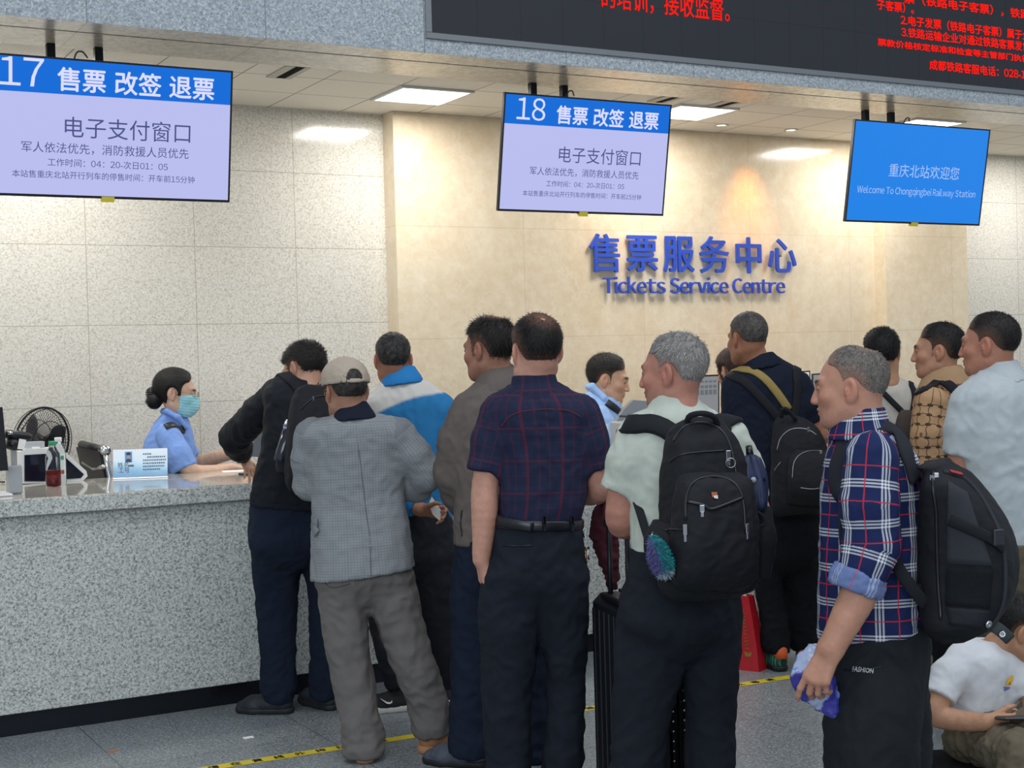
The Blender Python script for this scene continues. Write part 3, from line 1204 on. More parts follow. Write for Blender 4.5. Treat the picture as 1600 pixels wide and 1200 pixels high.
class Person:
    def __init__(s, z, label, phi=0, skin='b98a6f', seed=1):
        s.z, s.phi, s.skin, s.seed = z, phi, skin, seed
        s.m = z / FPX                          # metres per pixel at this distance
        s.label = label
        s.trees = []
        s.parts = []                           # deferred children
        s.bprims, s.arm_sets = [], []
        s.head = None

    def pt(s, x, y, dd=0.0):
        return W(x, y, s.z + dd)

    # ---------------- geometry of one garment
    def torso(s, rows, ratio=0.6, phi=None, p=2.25, flat=(True, True), grow=0.0):
        f, sd = facing(s.phi if phi is None else phi)
        a = math.radians(s.phi if phi is None else phi)
        pts, rx, ry = [], [], []
        for r in rows:
            y, l, rr = r[:3]; dd = r[3] if len(r) > 3 else 0.0
            q = r[4] if len(r) > 4 else ratio
            half = (rr - l) / 2 * s.m
            x = half / math.sqrt(math.cos(a) ** 2 + (q * math.sin(a)) ** 2)
            pts.append(s.pt((l + rr) / 2, y, dd)); rx.append(x + grow); ry.append(x * q + grow)
        return Loft(pts, rx, ry, sd, p, flat)

    rk = 1.0

    def limb(s, rows, flat0=False, flat1=True, k=0.02, n=None, grow=0.0):
        """rows: (x, y, dd, radius in metres)"""
        return Limb([s.pt(*r[:3]) for r in rows], [r[3] * s.rk + grow for r in rows], flat0, flat1, k, n)

    def garment(s, name, prims, mat, k=0.03, amp=0.006, scale=(9, 9, 5), h=0.0085, cut=(), extra=(), uv=False, colfn=None, label=None, ridge=0.6, ks=None, mask=None):
        fn0 = union_fn([(p, (ks[i] if ks else k)) for i, p in enumerate(prims)])

        def fn(P):
            d = fn0(P)
            for e, ke in extra: d = smin(d, e.d(P), ke)
            for c in cut: d = np.maximum(d, c(P))
            return d
        lo, hi = bounds(prims + [e for e, _ in extra], 0.03)
        V, F = polygonise(fn, lo, hi, h)
        U = pick_uv(prims, V) if uv else None
        C = None
        if colfn is not None: C = colfn(V, prims)
        V = folds(V, F, amp, scale, s.seed, ridge, mask(V) if mask else None)
        s.trees.append(bvh(V, F))
        s.parts.append((name, (V, F), mat, C, U, label))
        return s.trees[-1]

    def set_head(s, x, y, phi, pitch=0, roll=0, scale=1.0, dd=0.0, wide=1.0, neck=None, neck_r=0.056, **kw):
        s.head = Head(s.pt(x, y, dd), phi, pitch, roll, scale, wide)
        s.neck = [s.pt(*n) for n in neck]
        s.neck_r = neck_r
        s.face_kw = kw

    def arm(s, rows, hand=None, h=0.0042):
        """bare arm and hand as one surface; rows (x,y,dd,r), the last one is the wrist"""
        s.arm_sets.append((rows, hand, h))

    def under(s, prims):
        """the body inside the clothes"""
        s.bprims += prims

    def finish(s):
        H = s.head
        nk = Limb([H.pt((0, -0.022, -0.035))] + s.neck, [s.neck_r * H.k * 0.98] + [s.neck_r + 0.004 * i for i in range(len(s.neck))], k=0.02)

        def hfn(P):
            d = H.face_d(H.to(P)) * H.k
            return smin(d, nk.d(P), 0.03)
        lo, hi = bounds([Ell(H.c, (0.15 * H.k,) * 3), nk], 0.01)
        sets = []
        V, F = polygonise(hfn, lo, hi, 0.0034)
        V = relax(V, F, 1, 0.3)
        sets.append((V, F, skin_cols(H, V, s.skin, **s.face_kw)))
        for rows, hand, h in s.arm_sets:
            lim = s.limb(rows, False, False, 0.006, 14)
            items = [lim]; fing = []
            if hand:
                palm, fing = hand_prims(s.pt(*rows[-1][:3]) if 'at' not in hand else hand['at'], hand['dir'], hand['back'], hand.get('thumb', 1), hand.get('curl', (0.35, 0.45, 0.3)), hand.get('scale', 1.0), hand.get('curls'), hand.get('thumb_dir'), hand.get('spread', 0.06))
                items += palm

            def afn(P, lim=lim, items=items, fing=fing):
                d = lim.d(P)
                for q in items[1:]: d = smin(d, q.d(P), 0.014)
                if fing:
                    f = fing[0].d(P)
                    for q in fing[1:]: f = smin(f, q.d(P), 0.0015)
                    d = smin(d, f, 0.006)
                return d
            lo, hi = bounds(items + fing, 0.012)
            V, F = polygonise(afn, lo, hi, h)
            V = folds(V, F, 0.0007, (40, 40, 40), s.seed, 0.4)
            c = np.tile(np.array(lin(s.skin)), (len(V), 1)) * (1 + 0.10 * perlin(V * 18)[:, None])
            sets.append((V, F, c))
        if s.bprims:
            fnb = union_fn([(p, 0.05) for p in s.bprims])
            lo, hi = bounds(s.bprims, 0.03)
            V, F = polygonise(fnb, lo, hi, 0.02)
            sets.append((V, F, np.tile(np.array(lin(s.skin)), (len(V), 1))))
        n = 0; VV, FF, CC = [], [], []
        for V, F, c in sets:
            VV.append(V); FF.append(F + n); CC.append(c); n += len(V)
        base = np.array(s.pt(*s.base)) if hasattr(s, 'base') else np.array(H.c)
        base = np.array((base[0], base[1], 0.0))
        body = add('person', (np.vstack(VV), np.vstack(FF)), SKIN, None, True, np.clip(np.vstack(CC), 0, 1), origin=base)
        tag(body, s.label, 'person')
        for name, vf, mat, C, U, label in s.parts:
            o = add(name, vf, mat, body, True, C, U)
            if label: o['label'] = label
        s.body = body
        return body

    def child(s, name, vf, mat, smooth=True, label=None, parent=None):
        o = add(name, vf, mat, parent or s.body, smooth)
        if label: o['label'] = label
        return o


def shoes_under(p, legs, dirs, up, sole, length=0.28, tall=0.09, **kw):
    """a shoe below each trouser hem"""
    out = []
    for l, d in zip(legs, dirs):
        a = p.pt(*l[-1][:3]); d = unit(np.array((d[0], d[1], 0)))
        out.append(shoe('shoe', a - d * 0.075 * length / 0.28, d, up, sole, p.body, length, tall, **kw))
    return out


def floor_pt(x, y):
    return onZ(x, y, 0.0)
# ------------------------------------------------------------------ the hall
SOFF = 3.2                                        # underside of the bulkhead and the tiled ceiling
YF, YC, YB = 6.62, 6.665, 8.42                    # bulkhead face, counter front, granite back wall
YM, YP = 8.26, 8.14                               # marble wall, marble pier on the right
ZC = 1.06

floor_m = granite('floor_granite', ('4a4f52', '6a7073', '8c9395', 'b0b6b7'), 150, 0.32,
                  ((0, 0.86, 1.427, 0.005), (1, 0.86, 5.02, 0.005)), '3c4043', 0.0, 0.12)
wall_gran = granite('wall_granite', ('b4ae9f', 'd0cbbf', 'dedad0', 'e8e5dc'), 135, 0.12,
                    ((0, 0.64, 1.932, 0.004), (2, 0.465, 1.886, 0.004)), '9a9282')
counter_gran = granite('counter_granite', ('6a6d6b', 'a3a6a2', 'cbcec9', 'dfe1dc'), 135, 0.22)
top_gran = granite('counter_top_granite', ('6b6a63', '99978e', 'b3b0a6', 'c8c5bc'), 150, 0.06)
fascia_gran = granite('bulkhead_granite', ('747d85', '959ea5', 'abb3b8', 'ccd3d7'), 130, 0.35,
                      ((0, 0.85, 3.256, 0.006),), '6d757b')
soffit_m = granite('soffit_stone', ('98948c', 'aca79e', 'b9b4aa', 'c6c1b7'), 40, 0.26, ((0, 0.85, 3.256, 0.006),), '7c776f')
marb = marble('beige_marble')

structure('floor', quad((-9, -9, 0), (18, -9, 0), (18, YB, 0), (-9, YB, 0)), floor_m)
structure('floor_bounce', MB().box((-5, 7.0, 0.0), (16, YB, 0.004)).vf, plain('bounce_floor_pale', 'd8d2c6', 0.5, noise=0.05))  # unseen pale floor added behind the counter to bounce light onto the ceiling
mb = MB().box((-5, YB, 0), (16, YB + 0.25, SOFF + 0.3))
structure('wall_back', mb.vf, wall_gran)
xl = onY(617, 300, YM)[0]; xp = onY(1381, 300, YP)[0]; xr = onY(1511, 400, YP)[0]
structure('wall_marble', MB().box((xl, YM, 0), (xp + 0.05, YB + 0.01, SOFF + 0.05)).vf, marb)
structure('wall_pier', MB().box((xp, YP, 0), (xr, YB + 0.01, SOFF + 0.05)).vf, marb)
structure('baseboard_back', MB().box((-5, YB - 0.02, 0), (xl, YB, 0.12)).vf, M['steel'])

# bulkhead over the counter: granite face, two soffit strips with a dark groove between them
structure('wall_bulkhead', MB().box((-5, YF, SOFF), (16, YF + 0.19, 6.2)).vf, fascia_gran)
structure('trim_1', MB().box((-5, YF + 0.001, SOFF - 0.002), (16, YF + 0.188, SOFF + 0.02)).vf, soffit_m)
structure('trim_2', MB().box((-5, YF + 0.185, SOFF + 0.012), (16, YF + 0.225, SOFF + 0.04)).vf, plain('groove_grey', '55585c', 0.5))
structure('trim_3', MB().box((-5, YF + 0.215, SOFF), (16, 7.18, SOFF + 0.04)).vf, soffit_m)

# perforated ceiling tiles
t = NT('ceiling_tile')
p = t.pos(); xyz = t.sep(p)
dots = t.math('MULTIPLY', t.line(xyz[0], 0.02, 0, 0.008), t.line(xyz[1], 0.02, 0, 0.008))
jn = t.math('MAXIMUM', t.line(xyz[0], 0.4735, 3.056, 0.008), t.line(xyz[1], 0.4535, 7.035, 0.008))
c = t.mix(t.math('MULTIPLY', dots, 0.35), rgba('f0ebe1'), rgba('b9b4aa'))
c = t.mix(jn, c, rgba('8b867e'))
ceil_m = t.out(c, 0.7, 0, 0.3)
panels = [(3.53, 7.4885), (5.424, 7.4885 - 0.075), (7.30, 7.4885 - 0.15)]
structure('ceiling', MB().box((-5, 7.18, SOFF + 0.012), (16, YB, SOFF + 0.05)).vf, ceil_m)
structure('ceiling_hall', MB().box((-9, 4.8, 6.2), (18, YF + 0.2, 6.3)).vf, plain('hall_ceiling', 'd8dadb', 0.8))

lamp_face = emit('lamp_diffuser', 'fffdf6', 5.0, False)
fr_white = plain('lamp_frame', 'dcdcd8', 0.4)
where = ['nearest the beige wall edge', 'behind the screen numbered 18', 'above the blue welcome screen']
for i, (x, y) in enumerate([(3.53, 7.489), (5.424, 7.395), (7.318, 7.25)]):
    L = thing('ceiling_light', (x + 0.235, y + 0.225, SOFF + 0.012), 'square white ceiling light panel ' + where[i], 'ceiling light', 'square light panels in the tiled ceiling')
    w, h = 0.4735, 0.4535
    f = MB()
    for a, b in (((x, y), (x + w, y + 0.02)), ((x, y + h - 0.02), (x + w, y + h)), ((x, y + 0.02), (x + 0.02, y + h - 0.02)), ((x + w - 0.02, y + 0.02), (x + w, y + h - 0.02))):
        f.box((a[0], a[1], SOFF - 0.002), (b[0], b[1], SOFF + 0.012))
    add('frame', f.vf, fr_white, L, False)
    add('diffuser', MB().box((x + 0.02, y + 0.02, SOFF + 0.002), (x + w - 0.02, y + h - 0.02, SOFF + 0.012)).vf, lamp_face, L, False)
# the light those panels and the unseen ones further along give to the booth
for i, x in enumerate((-0.25, 1.64, 3.765, 5.66, 7.55, 9.4)):
    l = bpy.data.lights.new('panel_glow', 'AREA'); l.shape = 'RECTANGLE'; l.size, l.size_y = 0.43, 0.41
    l.energy = 19; l.color = (1.0, 0.975, 0.93)
    o = bpy.data.objects.new('panel_glow', l); COL.objects.link(o); o.location = (x, 7.714, SOFF - 0.004)
for i, x in enumerate((-0.492, 1.402)):
    L = thing('ceiling_light', (x + 0.235, 7.714, SOFF + 0.012), ['square white ceiling light panel above the left end of the counter', 'square white ceiling light panel behind the screen numbered 17'][i], 'ceiling light', 'square light panels in the tiled ceiling')
    add('diffuser', MB().box((x + 0.02, 7.509, SOFF - 0.001), (x + 0.4535, 7.9225, SOFF + 0.012)).vf, lamp_face, L, False)

for i, (px, py) in enumerate([(1110, 199.5), (1226.5, 205)]):
    c0 = onZ(px, py, SOFF + 0.012); c0[1] = 7.98
    D = thing('downlight', c0, ['small round recessed downlight beside the screen numbered 18', 'small round recessed downlight between the second and third screens'][i], 'downlight', 'downlights in front of the marble wall')
    add('rim', MB().lathe([(0.050, 0.0), (0.052, -0.008), (0.036, -0.006), (0.034, 0.004)], c0, 24).vf, fr_white, D)
    add('lamp', MB().lathe([(0.001, -0.002), (0.034, -0.001), (0.034, 0.006)], c0, 20).vf, emit('downlight_glow', 'fff0cc', 6, False), D)
for px, py, en in ((1196, 205, 34), (985, 195, 14)):
    c0 = onZ(px, py, SOFF)
    l = bpy.data.lights.new('downlight_beam', 'SPOT'); l.energy = en; l.color = (1.0, 0.36, 0.06); l.spot_size = math.radians(58); l.spot_blend = 1.0; l.shadow_soft_size = 0.09
    o = bpy.data.objects.new('downlight_beam', l); COL.objects.link(o); o.location = (c0[0], 8.03, SOFF - 0.02)
    o.rotation_euler = (Vector((c0[0], YM + 0.12, 2.2)) - o.location).to_track_quat('-Z', 'Y').to_euler()

for i, (x0, x1) in enumerate(((2.76, 2.825), (5.2, 5.265), (5.66, 5.725))):
    y0, y1 = (7.21, 7.53) if i == 0 else (7.2, 7.4)
    V = thing('ceiling_vent', ((x0 + x1) / 2, y0, SOFF + 0.01), ['slotted air vent in the ceiling beside the screen numbered 17', 'slotted air vent in the ceiling right of the screen numbered 18', 'farther slotted air vent in the ceiling toward the welcome screen'][i], 'vent', 'slot vents in the ceiling')
    add('frame', MB().box((x0 - 0.03, y0, SOFF + 0.004), (x0 + 0.02, y1, SOFF + 0.014)).box((x1 + 0.012, y0, SOFF + 0.004), (x1 + 0.045, y1, SOFF + 0.014)).vf, plain('vent_frame', 'b5b1a9', 0.5), V, False)
    add('slot', MB().box((x0 + 0.02, y0, SOFF + 0.006), (x1 + 0.012, y1, SOFF + 0.013)).vf, plain('slot_dark', '0b0c0e', 0.9, spec=0.1), V, False)

# ------------------------------------------------------------------ counter
C_ = thing('service_counter', (4, 6.9, 0), 'long speckled granite ticket counter with dark metal plinth', 'counter')
add('front_panel', MB().box((-4, YC, 0.10), (15, YC + 0.05, 0.98), 0.003).vf, counter_gran, C_, False)
add('countertop', MB().box((-4, YF, 0.98), (15, 7.2, ZC), 0.006).vf, top_gran, C_, False)
add('countertop', MB().box((-4, 7.2, 0.98), (3.6, 7.60, ZC), 0.003).vf, top_gran, C_, False)
add('top_edge', MB().box((-4, YF - 0.004, 0.983), (15, YF + 0.004, ZC - 0.006), 0.002).vf, counter_gran, C_, False)
add('plinth', MB().box((-4, YC + 0.018, 0), (15, YC + 0.05, 0.10)).vf, plain('plinth_metal', '2c2f36', 0.22, 0.7), C_, False)
add('back_panel', MB().box((-4, 6.95, 0), (15, 6.98, 0.98)).vf, M['grey_plastic'], C_, False)

# ------------------------------------------------------------------ screens hung from the soffit
blue_hd = NT('screen_blue')
q = blue_hd.sep(blue_hd.obj())
blue_hd.out((0, 0, 0, 1), 0.18, 0, 0.3, 0, rgba('0a72e6'), 0.86)
SCR = dict(blue=blue_hd.m, lilac=emit('screen_lilac', 'bcc0f2', 0.97), white=emit('screen_white', 'd9dcff', 1.0), grey=emit('screen_ink', '505a94', 0.8),
           sky=emit('screen_sky', '1d86ee', 0.92), pale=emit('screen_pale', 'a9c6fb', 0.95))
ZB, ZT, YTB, YTT = 2.436, 3.066, 6.90, 6.785


def screen(x0, x1, label, number):
    n_ = unit(np.cross((1, 0, 0), (0, YTT - YTB, ZT - ZB)))          # faces the hall, tipped down
    ey = unit((0, YTT - YTB, ZT - ZB)); ex = np.array((1.0, 0, 0))
    if n_[1] > 0: n_ = -n_
    o = np.array((x0, YTB, ZB)); Wd = x1 - x0; H = math.hypot(YTT - YTB, ZT - ZB)
    T = thing('hanging_screen', ((x0 + x1) / 2, 6.95, SOFF), label, 'screen', 'information screens above the ticket windows')
    R = np.column_stack([ex, ey, -n_])                                # local x right, y up the face, z into the set
    put = lambda lo, hi, b=0.0: MB().box(lo, hi, b, (o, R)).vf
    add('housing', put((0, 0, 0.004), (Wd, H, 0.024), 0.003), M['black_plastic'], T, False)
    bz = MB()
    for lo, hi in (((0, 0, 0), (Wd, 0.012, 0.006)), ((0, H - 0.009, 0), (Wd, H, 0.006)), ((0, 0.012, 0), (0.009, H - 0.009, 0.006)), ((Wd - 0.009, 0.012, 0), (Wd, H - 0.009, 0.006))):
        bz.box(lo, hi, 0, (o, R))
    add('bezel', bz.vf, M['black_plastic'], T, False)
    at = lambda u, v, w=0.0: o + u * ex + v * ey + n_ * w
    sc = 0.0025
    a, b = 0.009, 0.012
    hh = H * 0.742                                                     # lower edge of the header band
    q = Wd / 1.105
    tx = lambda s, size, u, v, m, al='LEFT', bold=0.0, sx=1.0: add('lettering', sans(s, size * q, at(u * Wd, v, 0.0012), ex, ey, bold, sx, 0.075, al), m, T, False)
    if number:
        add('display', MB().prism([at(a, b, -sc), at(Wd - a, b, -sc), at(Wd - a, hh, -sc), at(a, hh, -sc)], -n_ * 0.001).vf, SCR['lilac'], T, False)
        add('header_band', MB().prism([at(a, hh, -sc), at(Wd - a, hh, -sc), at(Wd - a, H - 0.009, -sc), at(a, H - 0.009, -sc)], -n_ * 0.001).vf, SCR['blue'], T, False)
        tx(number, 0.160, 0.084 if number == '17' else 0.068, hh + 0.026, SCR['white'])
        for k, wd_ in enumerate(('售票', '改签', '退票')):
            tx(wd_, 0.105, 0.300 + 0.218 * k, hh + 0.026, SCR['white'], 'LEFT', 0.0022)
        tx('电子支付窗口', 0.0955, 0.320, H * 0.450, SCR['grey'])
        tx('军人依法优先，消防救援人员优先', 0.0486, 0.165, H * 0.326, SCR['grey'])
        tx('工作时间：04：20-次日01：05', 0.0368, 0.265, H * 0.229, SCR['grey'])
        tx('本站售重庆北站开行列车的停售时间：开车前15分钟', 0.0342, 0.133, H * 0.141, SCR['grey'])
    else:
        add('display', MB().prism([at(a, b, -sc), at(Wd - a, b, -sc), at(Wd - a, H - 0.009, -sc), at(a, H - 0.009, -sc)], -n_ * 0.001).vf, SCR['sky'], T, False)
        tx('重庆北站欢迎您', 0.0835, 0.535, H * 0.475, SCR['pale'], 'CENTER')
        tx('Welcome To Chongqingbei Railway Station', 0.0535, 0.5, H * 0.292, SCR['pale'], 'CENTER', 0.0, 0.84)
    for k in (0, 1):
        u = Wd * (0.335 + 0.19 * k)
        p0 = at(u, H * 0.6, -0.075)
        add('hanging_pole', MB().box((p0[0] - 0.02, 7.10, p0[2] - 0.06), (p0[0] + 0.02, 7.14, SOFF + 0.001), 0.003).box((p0[0] - 0.016, p0[1] - 0.01, p0[2] - 0.03), (p0[0] + 0.016, 7.11, p0[2] + 0.03)).vf, M['black_metal'], T, False)
    add('wall_plate', put((Wd * 0.3, H * 0.3, 0.022), (Wd * 0.6, H * 0.8, 0.075)), M['black_metal'], T, False)
    add('yellow_tab', put((Wd * 0.475, -0.016, -0.004), (Wd * 0.525, 0.010, 0.02)), M['yellow_label'], T, False)['label'] = 'small yellow inspection tab'
    add('cable', MB().tube(spline([at(Wd * 0.37, H * 0.9, -0.05), at(Wd * 0.375, H + 0.02, -0.03), at(Wd * 0.40, H + 0.035, -0.03), at(Wd * 0.425, H + 0.01, -0.05)], 12), 0.004, 6).vf, M['black_plastic'], T)


screen(1.095, 2.292, 'hanging screen numbered 17 with blue header band, leftmost of the three', '17')
screen(3.811, 4.916, 'hanging screen numbered 18 with blue header band, between the other two screens', '18')
screen(6.320, 7.515, 'plain blue hanging welcome screen at the right', None)

# ------------------------------------------------------------------ red dot display board in the bulkhead
led_face = NT('led_face')
q = led_face.sep(led_face.pos())
j = led_face.math('MAXIMUM', led_face.line(q[0], 0.262, 3.30, 0.004), led_face.line(q[2], 0.262, 3.30, 0.004))
led_face.out(led_face.mix(led_face.math('MULTIPLY', j, 0.6), rgba('2c2f35'), rgba('191b20')), 0.5, 0, 0.35)
LB = thing('message_board', (8, YF, 3.3), 'long black electronic message board with red lettering set in bulkhead', 'display board')
x0, z0 = 3.263, 3.272
fr = MB().box((x0, YF - 0.012, z0), (15, YF + 0.02, z0 + 0.032), 0.002).box((x0, YF - 0.012, z0 + 0.032), (x0 + 0.034, YF + 0.02, 5.4), 0.002)
add('frame', fr.vf, plain('board_frame', '85898d', 0.45, 0.5), LB, False)
add('panel', MB().box((x0 + 0.03, YF - 0.006, z0 + 0.03), (15, YF + 0.01, 5.4)).vf, led_face.m, LB, False)
red = emit('led_red', 'ff1c12', 1.1, False)
xz = lambda px, py: onY(px, py, YF - 0.0085)


def led(s, p0, p1=None, size=0.1, bold=0.0014, squash=1.0):
    o = xz(*p0)
    V, F = sans(s, size, o, (1, 0, 0), (0, 0, 1), bold)
    if p1 is not None:
        w = xz(*p1)[0] - o[0]; V = np.array(V); V[:, 0] = o[0] + (V[:, 0] - o[0]) * w / (V[:, 0].max() - o[0])
    V = np.array(V); V[:, 2] = o[2] + (V[:, 2] - o[2]) * squash
    add('lettering', (V, F), red, LB, False)


led('的培训，接收监督。', (938, 8), (1140, 24), 0.135, 0.001)
led('票（铁路电子客票），铁路客运', (1412, 3), (1640, 26), 0.066)
led('子客票）。', (1370, 13), (1428, 17), 0.066)
led('2.电子发票（铁路电子客票）属于全面数字化的', (1407, 37), (1668, 62), 0.066)
led('3.铁路运输企业对通过铁路客票发售和预订系统', (1408, 56), (1668, 82), 0.066)
led('票款价格核定标准和检查等主管部门执行规定为准的', (1371, 70), (1668, 98), 0.066, 0.0016, 0.72)
led('成都铁路客服电话：028-12306', (1452, 107), (1632, 125), 0.066)

# ------------------------------------------------------------------ lettering on the marble wall
SG = thing('wall_sign', (6, YM, 2.2), 'blue raised Tickets Service Centre lettering on beige marble wall', 'sign')
sign_m = plain('sign_blue', '3151bd', 0.35, 0.0, 0.5)
ys = YM - 0.024
bl, br = onY(921, 424, ys), onY(1243, 424, ys)
z_b = onY(1080, 425, ys)[2]; z_t = onY(1080, 370, ys)[2]
word = '售票服务中心'
step = (br[0] - bl[0] - (z_t - z_b)) / 5
for i, ch in enumerate(word):
    sz = (z_t - z_b) / 0.90
    V, F = text_vf(ch, sz, (0, 0, 0), (1, 0, 0), (0, 0, 1), 0.008, 'LEFT', 0.004)
    V = np.array(V); V = (V - (V.max(0) + V.min(0)) / 2) * np.array((1.0, 1, 1))
    V = V + np.array((bl[0] + (z_t - z_b) / 2 + step * i, ys, (z_b + z_t) / 2))
    add('character', (V, F), sign_m, SG, False)
    add('stand_off', MB().tube([(bl[0] + (z_t - z_b) / 2 + step * i, ys + 0.004, (z_b + z_t) / 2), (bl[0] + (z_t - z_b) / 2 + step * i, YM + 0.002, (z_b + z_t) / 2)], 0.006, 8).vf, M['steel'], SG)
e0, e1 = onY(943, 457, ys), onY(1226, 459, ys)
zt = onY(1085, 433, ys)[2]; zb = onY(1085, 458, ys)[2]
cur, lay = 0.0, []
for ch in 'Tickets Service Centre':
    if ch == ' ':
        cur += 0.25; continue
    V, F = glyph(ch)
    w = V[:, 0].max() - V[:, 0].min()
    lay.append((np.array(V) - np.array((V[:, 0].min() - cur, 0, 0)), F)); cur += w + 0.07
kx_ = (e1[0] - e0[0]) / (cur - 0.07); kz_ = (zt - zb) / max(V[:, 1].max() for V, _ in lay)
for V, F in lay:
    n = len(V); P0 = []
    for dx_, dz_ in ((0, 0), (0.0016, 0), (-0.0016, 0)):
        P0.append(np.column_stack([e0[0] + V[:, 0] * kx_ + dx_, np.full(n, ys - 0.008 - abs(dx_) * 0.25 - max(dx_, 0) * 0.2), zb + V[:, 1] * kz_ + dz_]))
    # raised letter: front outline plus its rim pushed back to the wall side
    from collections import Counter
    cnt = Counter(tuple(sorted((f[i], f[(i + 1) % len(f)]))) for f in F for i in range(len(f)))
    Vs, Fs = [], []
    for c_, P1 in enumerate(P0):
        o_ = 2 * n * c_
        Vs += [P1, P1 + np.array((0, 0.016, 0))]
        Fs += [[o_ + k for k in f] for f in F]
        for f in F:
            for i in range(len(f)):
                a_, b_ = f[i], f[(i + 1) % len(f)]
                if cnt[tuple(sorted((a_, b_)))] == 1: Fs.append([o_ + b_, o_ + a_, o_ + n + a_, o_ + n + b_])
    add('letter', (np.vstack(Vs), Fs), sign_m, SG, False)

# ------------------------------------------------------------------ yellow queue line on the floor
tape_p = [floor_pt(350, 1199), floor_pt(925, 1105), floor_pt(1150, 1069), floor_pt(1476, 1022)]
XA, XB = -1.5, 9.5
sl = np.polyfit([q[0] for q in tape_p], [q[1] for q in tape_p], 1)
ty = lambda x: sl[0] * x + sl[1]
QL = tag(add('floor_tape', MB().prism([(XA, ty(XA) - 0.032, 0.0012), (XB, ty(XB) - 0.032, 0.0012), (XB, ty(XB) + 0.032, 0.0012), (XA, ty(XA) + 0.032, 0.0012)], (0, 0, 0.0006)).vf,
             plain('tape_yellow', 'd6c233', 0.4, noise=0.08, nscale=6), None, False, origin=(3, ty(3), 0)), 'yellow queue line tape with black characters stuck on floor', 'floor tape')
ink = plain('tape_ink', '2a2718', 0.6)
dx = unit((1, sl[0], 0)); dy = np.array((-dx[1], dx[0], 0))
ends = [floor_pt(597, 1159)[0], floor_pt(921, 1107)[0], floor_pt(1200, 1062)[0]]
st = (floor_pt(530, 1170)[0] - floor_pt(433, 1186)[0]) / 3
per = (ends[2] - ends[0]) / 2
for e in (ends[0] - per, ends[0], ends[1], ends[2], ends[2] + per, ends[2] + 2 * per):
    for i, ch in enumerate('请在黄线外排队等候'):
        x = e - st * (8 - i)
        V, F = text_vf(ch, 0.046, (x, ty(x), 0.0022), dx, dy, 0, 'CENTER', 0.0006)
        V = np.array(V) - dy * 0.018
        add('character', (V, F), ink, QL, False)

# small scraps on the floor
tag(add('paper_scrap', MB().box((0, 0, 0), (0.045, 0.03, 0.002)).vf, M['paper'], None, False), 'tiny white paper scrap on grey floor near the counter', 'litter').location = tuple(floor_pt(382, 1155))
tag(add('leaf_scrap', MB().box((0, 0, 0), (0.04, 0.02, 0.003)).vf, plain('leaf_orange', 'b5794a', 0.8), None, False), 'tiny orange scrap on the floor left of the tape', 'litter').location = tuple(floor_pt(170, 1176))
# ------------------------------------------------------------------ cloth and shoes
navy_tr = fabric('navy_trouser', '1c2434'); dark_tr = fabric('charcoal_trouser', '20262f'); black_tr = fabric('black_trouser', '17191e')
grey_tr = fabric('grey_trouser', '706c6a'); khaki_tr = fabric('khaki_trouser', '6f6656'); pink_tr = fabric('rose_trouser', 'b59c94')
olive_tr = fabric('olive_trouser', '5d5646')
rubber_w = plain('white_sole', 'c9c6be', 0.6); rubber_b = plain('black_sole', '1d1e22', 0.6); tan_l = plain('tan_suede', 'a0714a', 0.8, noise=0.15)
tan_s = plain('tan_sole', 'b3845c', 0.7); blk_sh = plain('black_shoe', '20232b', 0.6, noise=0.15); grey_sh = plain('grey_shoe', '474c58', 0.7, noise=0.2)
belt_m = plain('belt_leather', '1a1c22', 0.3, noise=0.15)

dark_hair = dict(col='15120f', scalp='8d6d58')


def band(trees, pts, w, th, n=40):
    """closed strip round a body: cast pixels in front, nearest points behind"""
    P, N = drape(trees, pts, n, 0.004)
    return ribbon(P, N, w, th)


def seam(trees, px, r=0.0016, lift=0.001, n=24):
    P, N = drape(trees, px, n, lift)
    return MB().tube(P, r, 6).vf


def trousers(s, hip_rows, legs, mat, amp=0.008, ratio=0.72, name='trousers', k=0.03, phi=None, **kw):
    y, l, r = hip_rows[-1][:3]; w = r - l
    rows = list(hip_rows) + [(y + 0.05 / s.m, l + 0.10 * w, r - 0.10 * w), (y + 0.095 / s.m, l + 0.24 * w, r - 0.24 * w), (y + 0.12 / s.m, l + 0.4 * w, r - 0.4 * w)]
    T = s.torso(rows, ratio, phi, 2.3, (True, False))
    zl = min(s.pt(*q[-1][:3])[2] for q in legs)
    bunch = lambda V: 1.0 + 0.9 * np.exp(-np.maximum(V[:, 2] - zl, 0) / 0.11) - 0.5 * np.exp(-np.maximum(V[:, 2] - zl, 0) / 0.012)
    L = [s.limb(l, False, True, 0.04, 12) for l in legs]
    # creases gather towards the hems
    low = min(l[-1][1] for l in legs)
    s.garment(name, [T] + L, mat, k, amp, (8, 8, 6.5), 0.0085, ks=[0] + [0.036] * len(L), mask=bunch, **kw)
    s.legs = legs
    s.under([s.torso(hip_rows, ratio, phi, 2.3, grow=-0.022)] + [s.limb(l, False, True, 0.04, 8, grow=-0.026) for l in legs])
    return T, L


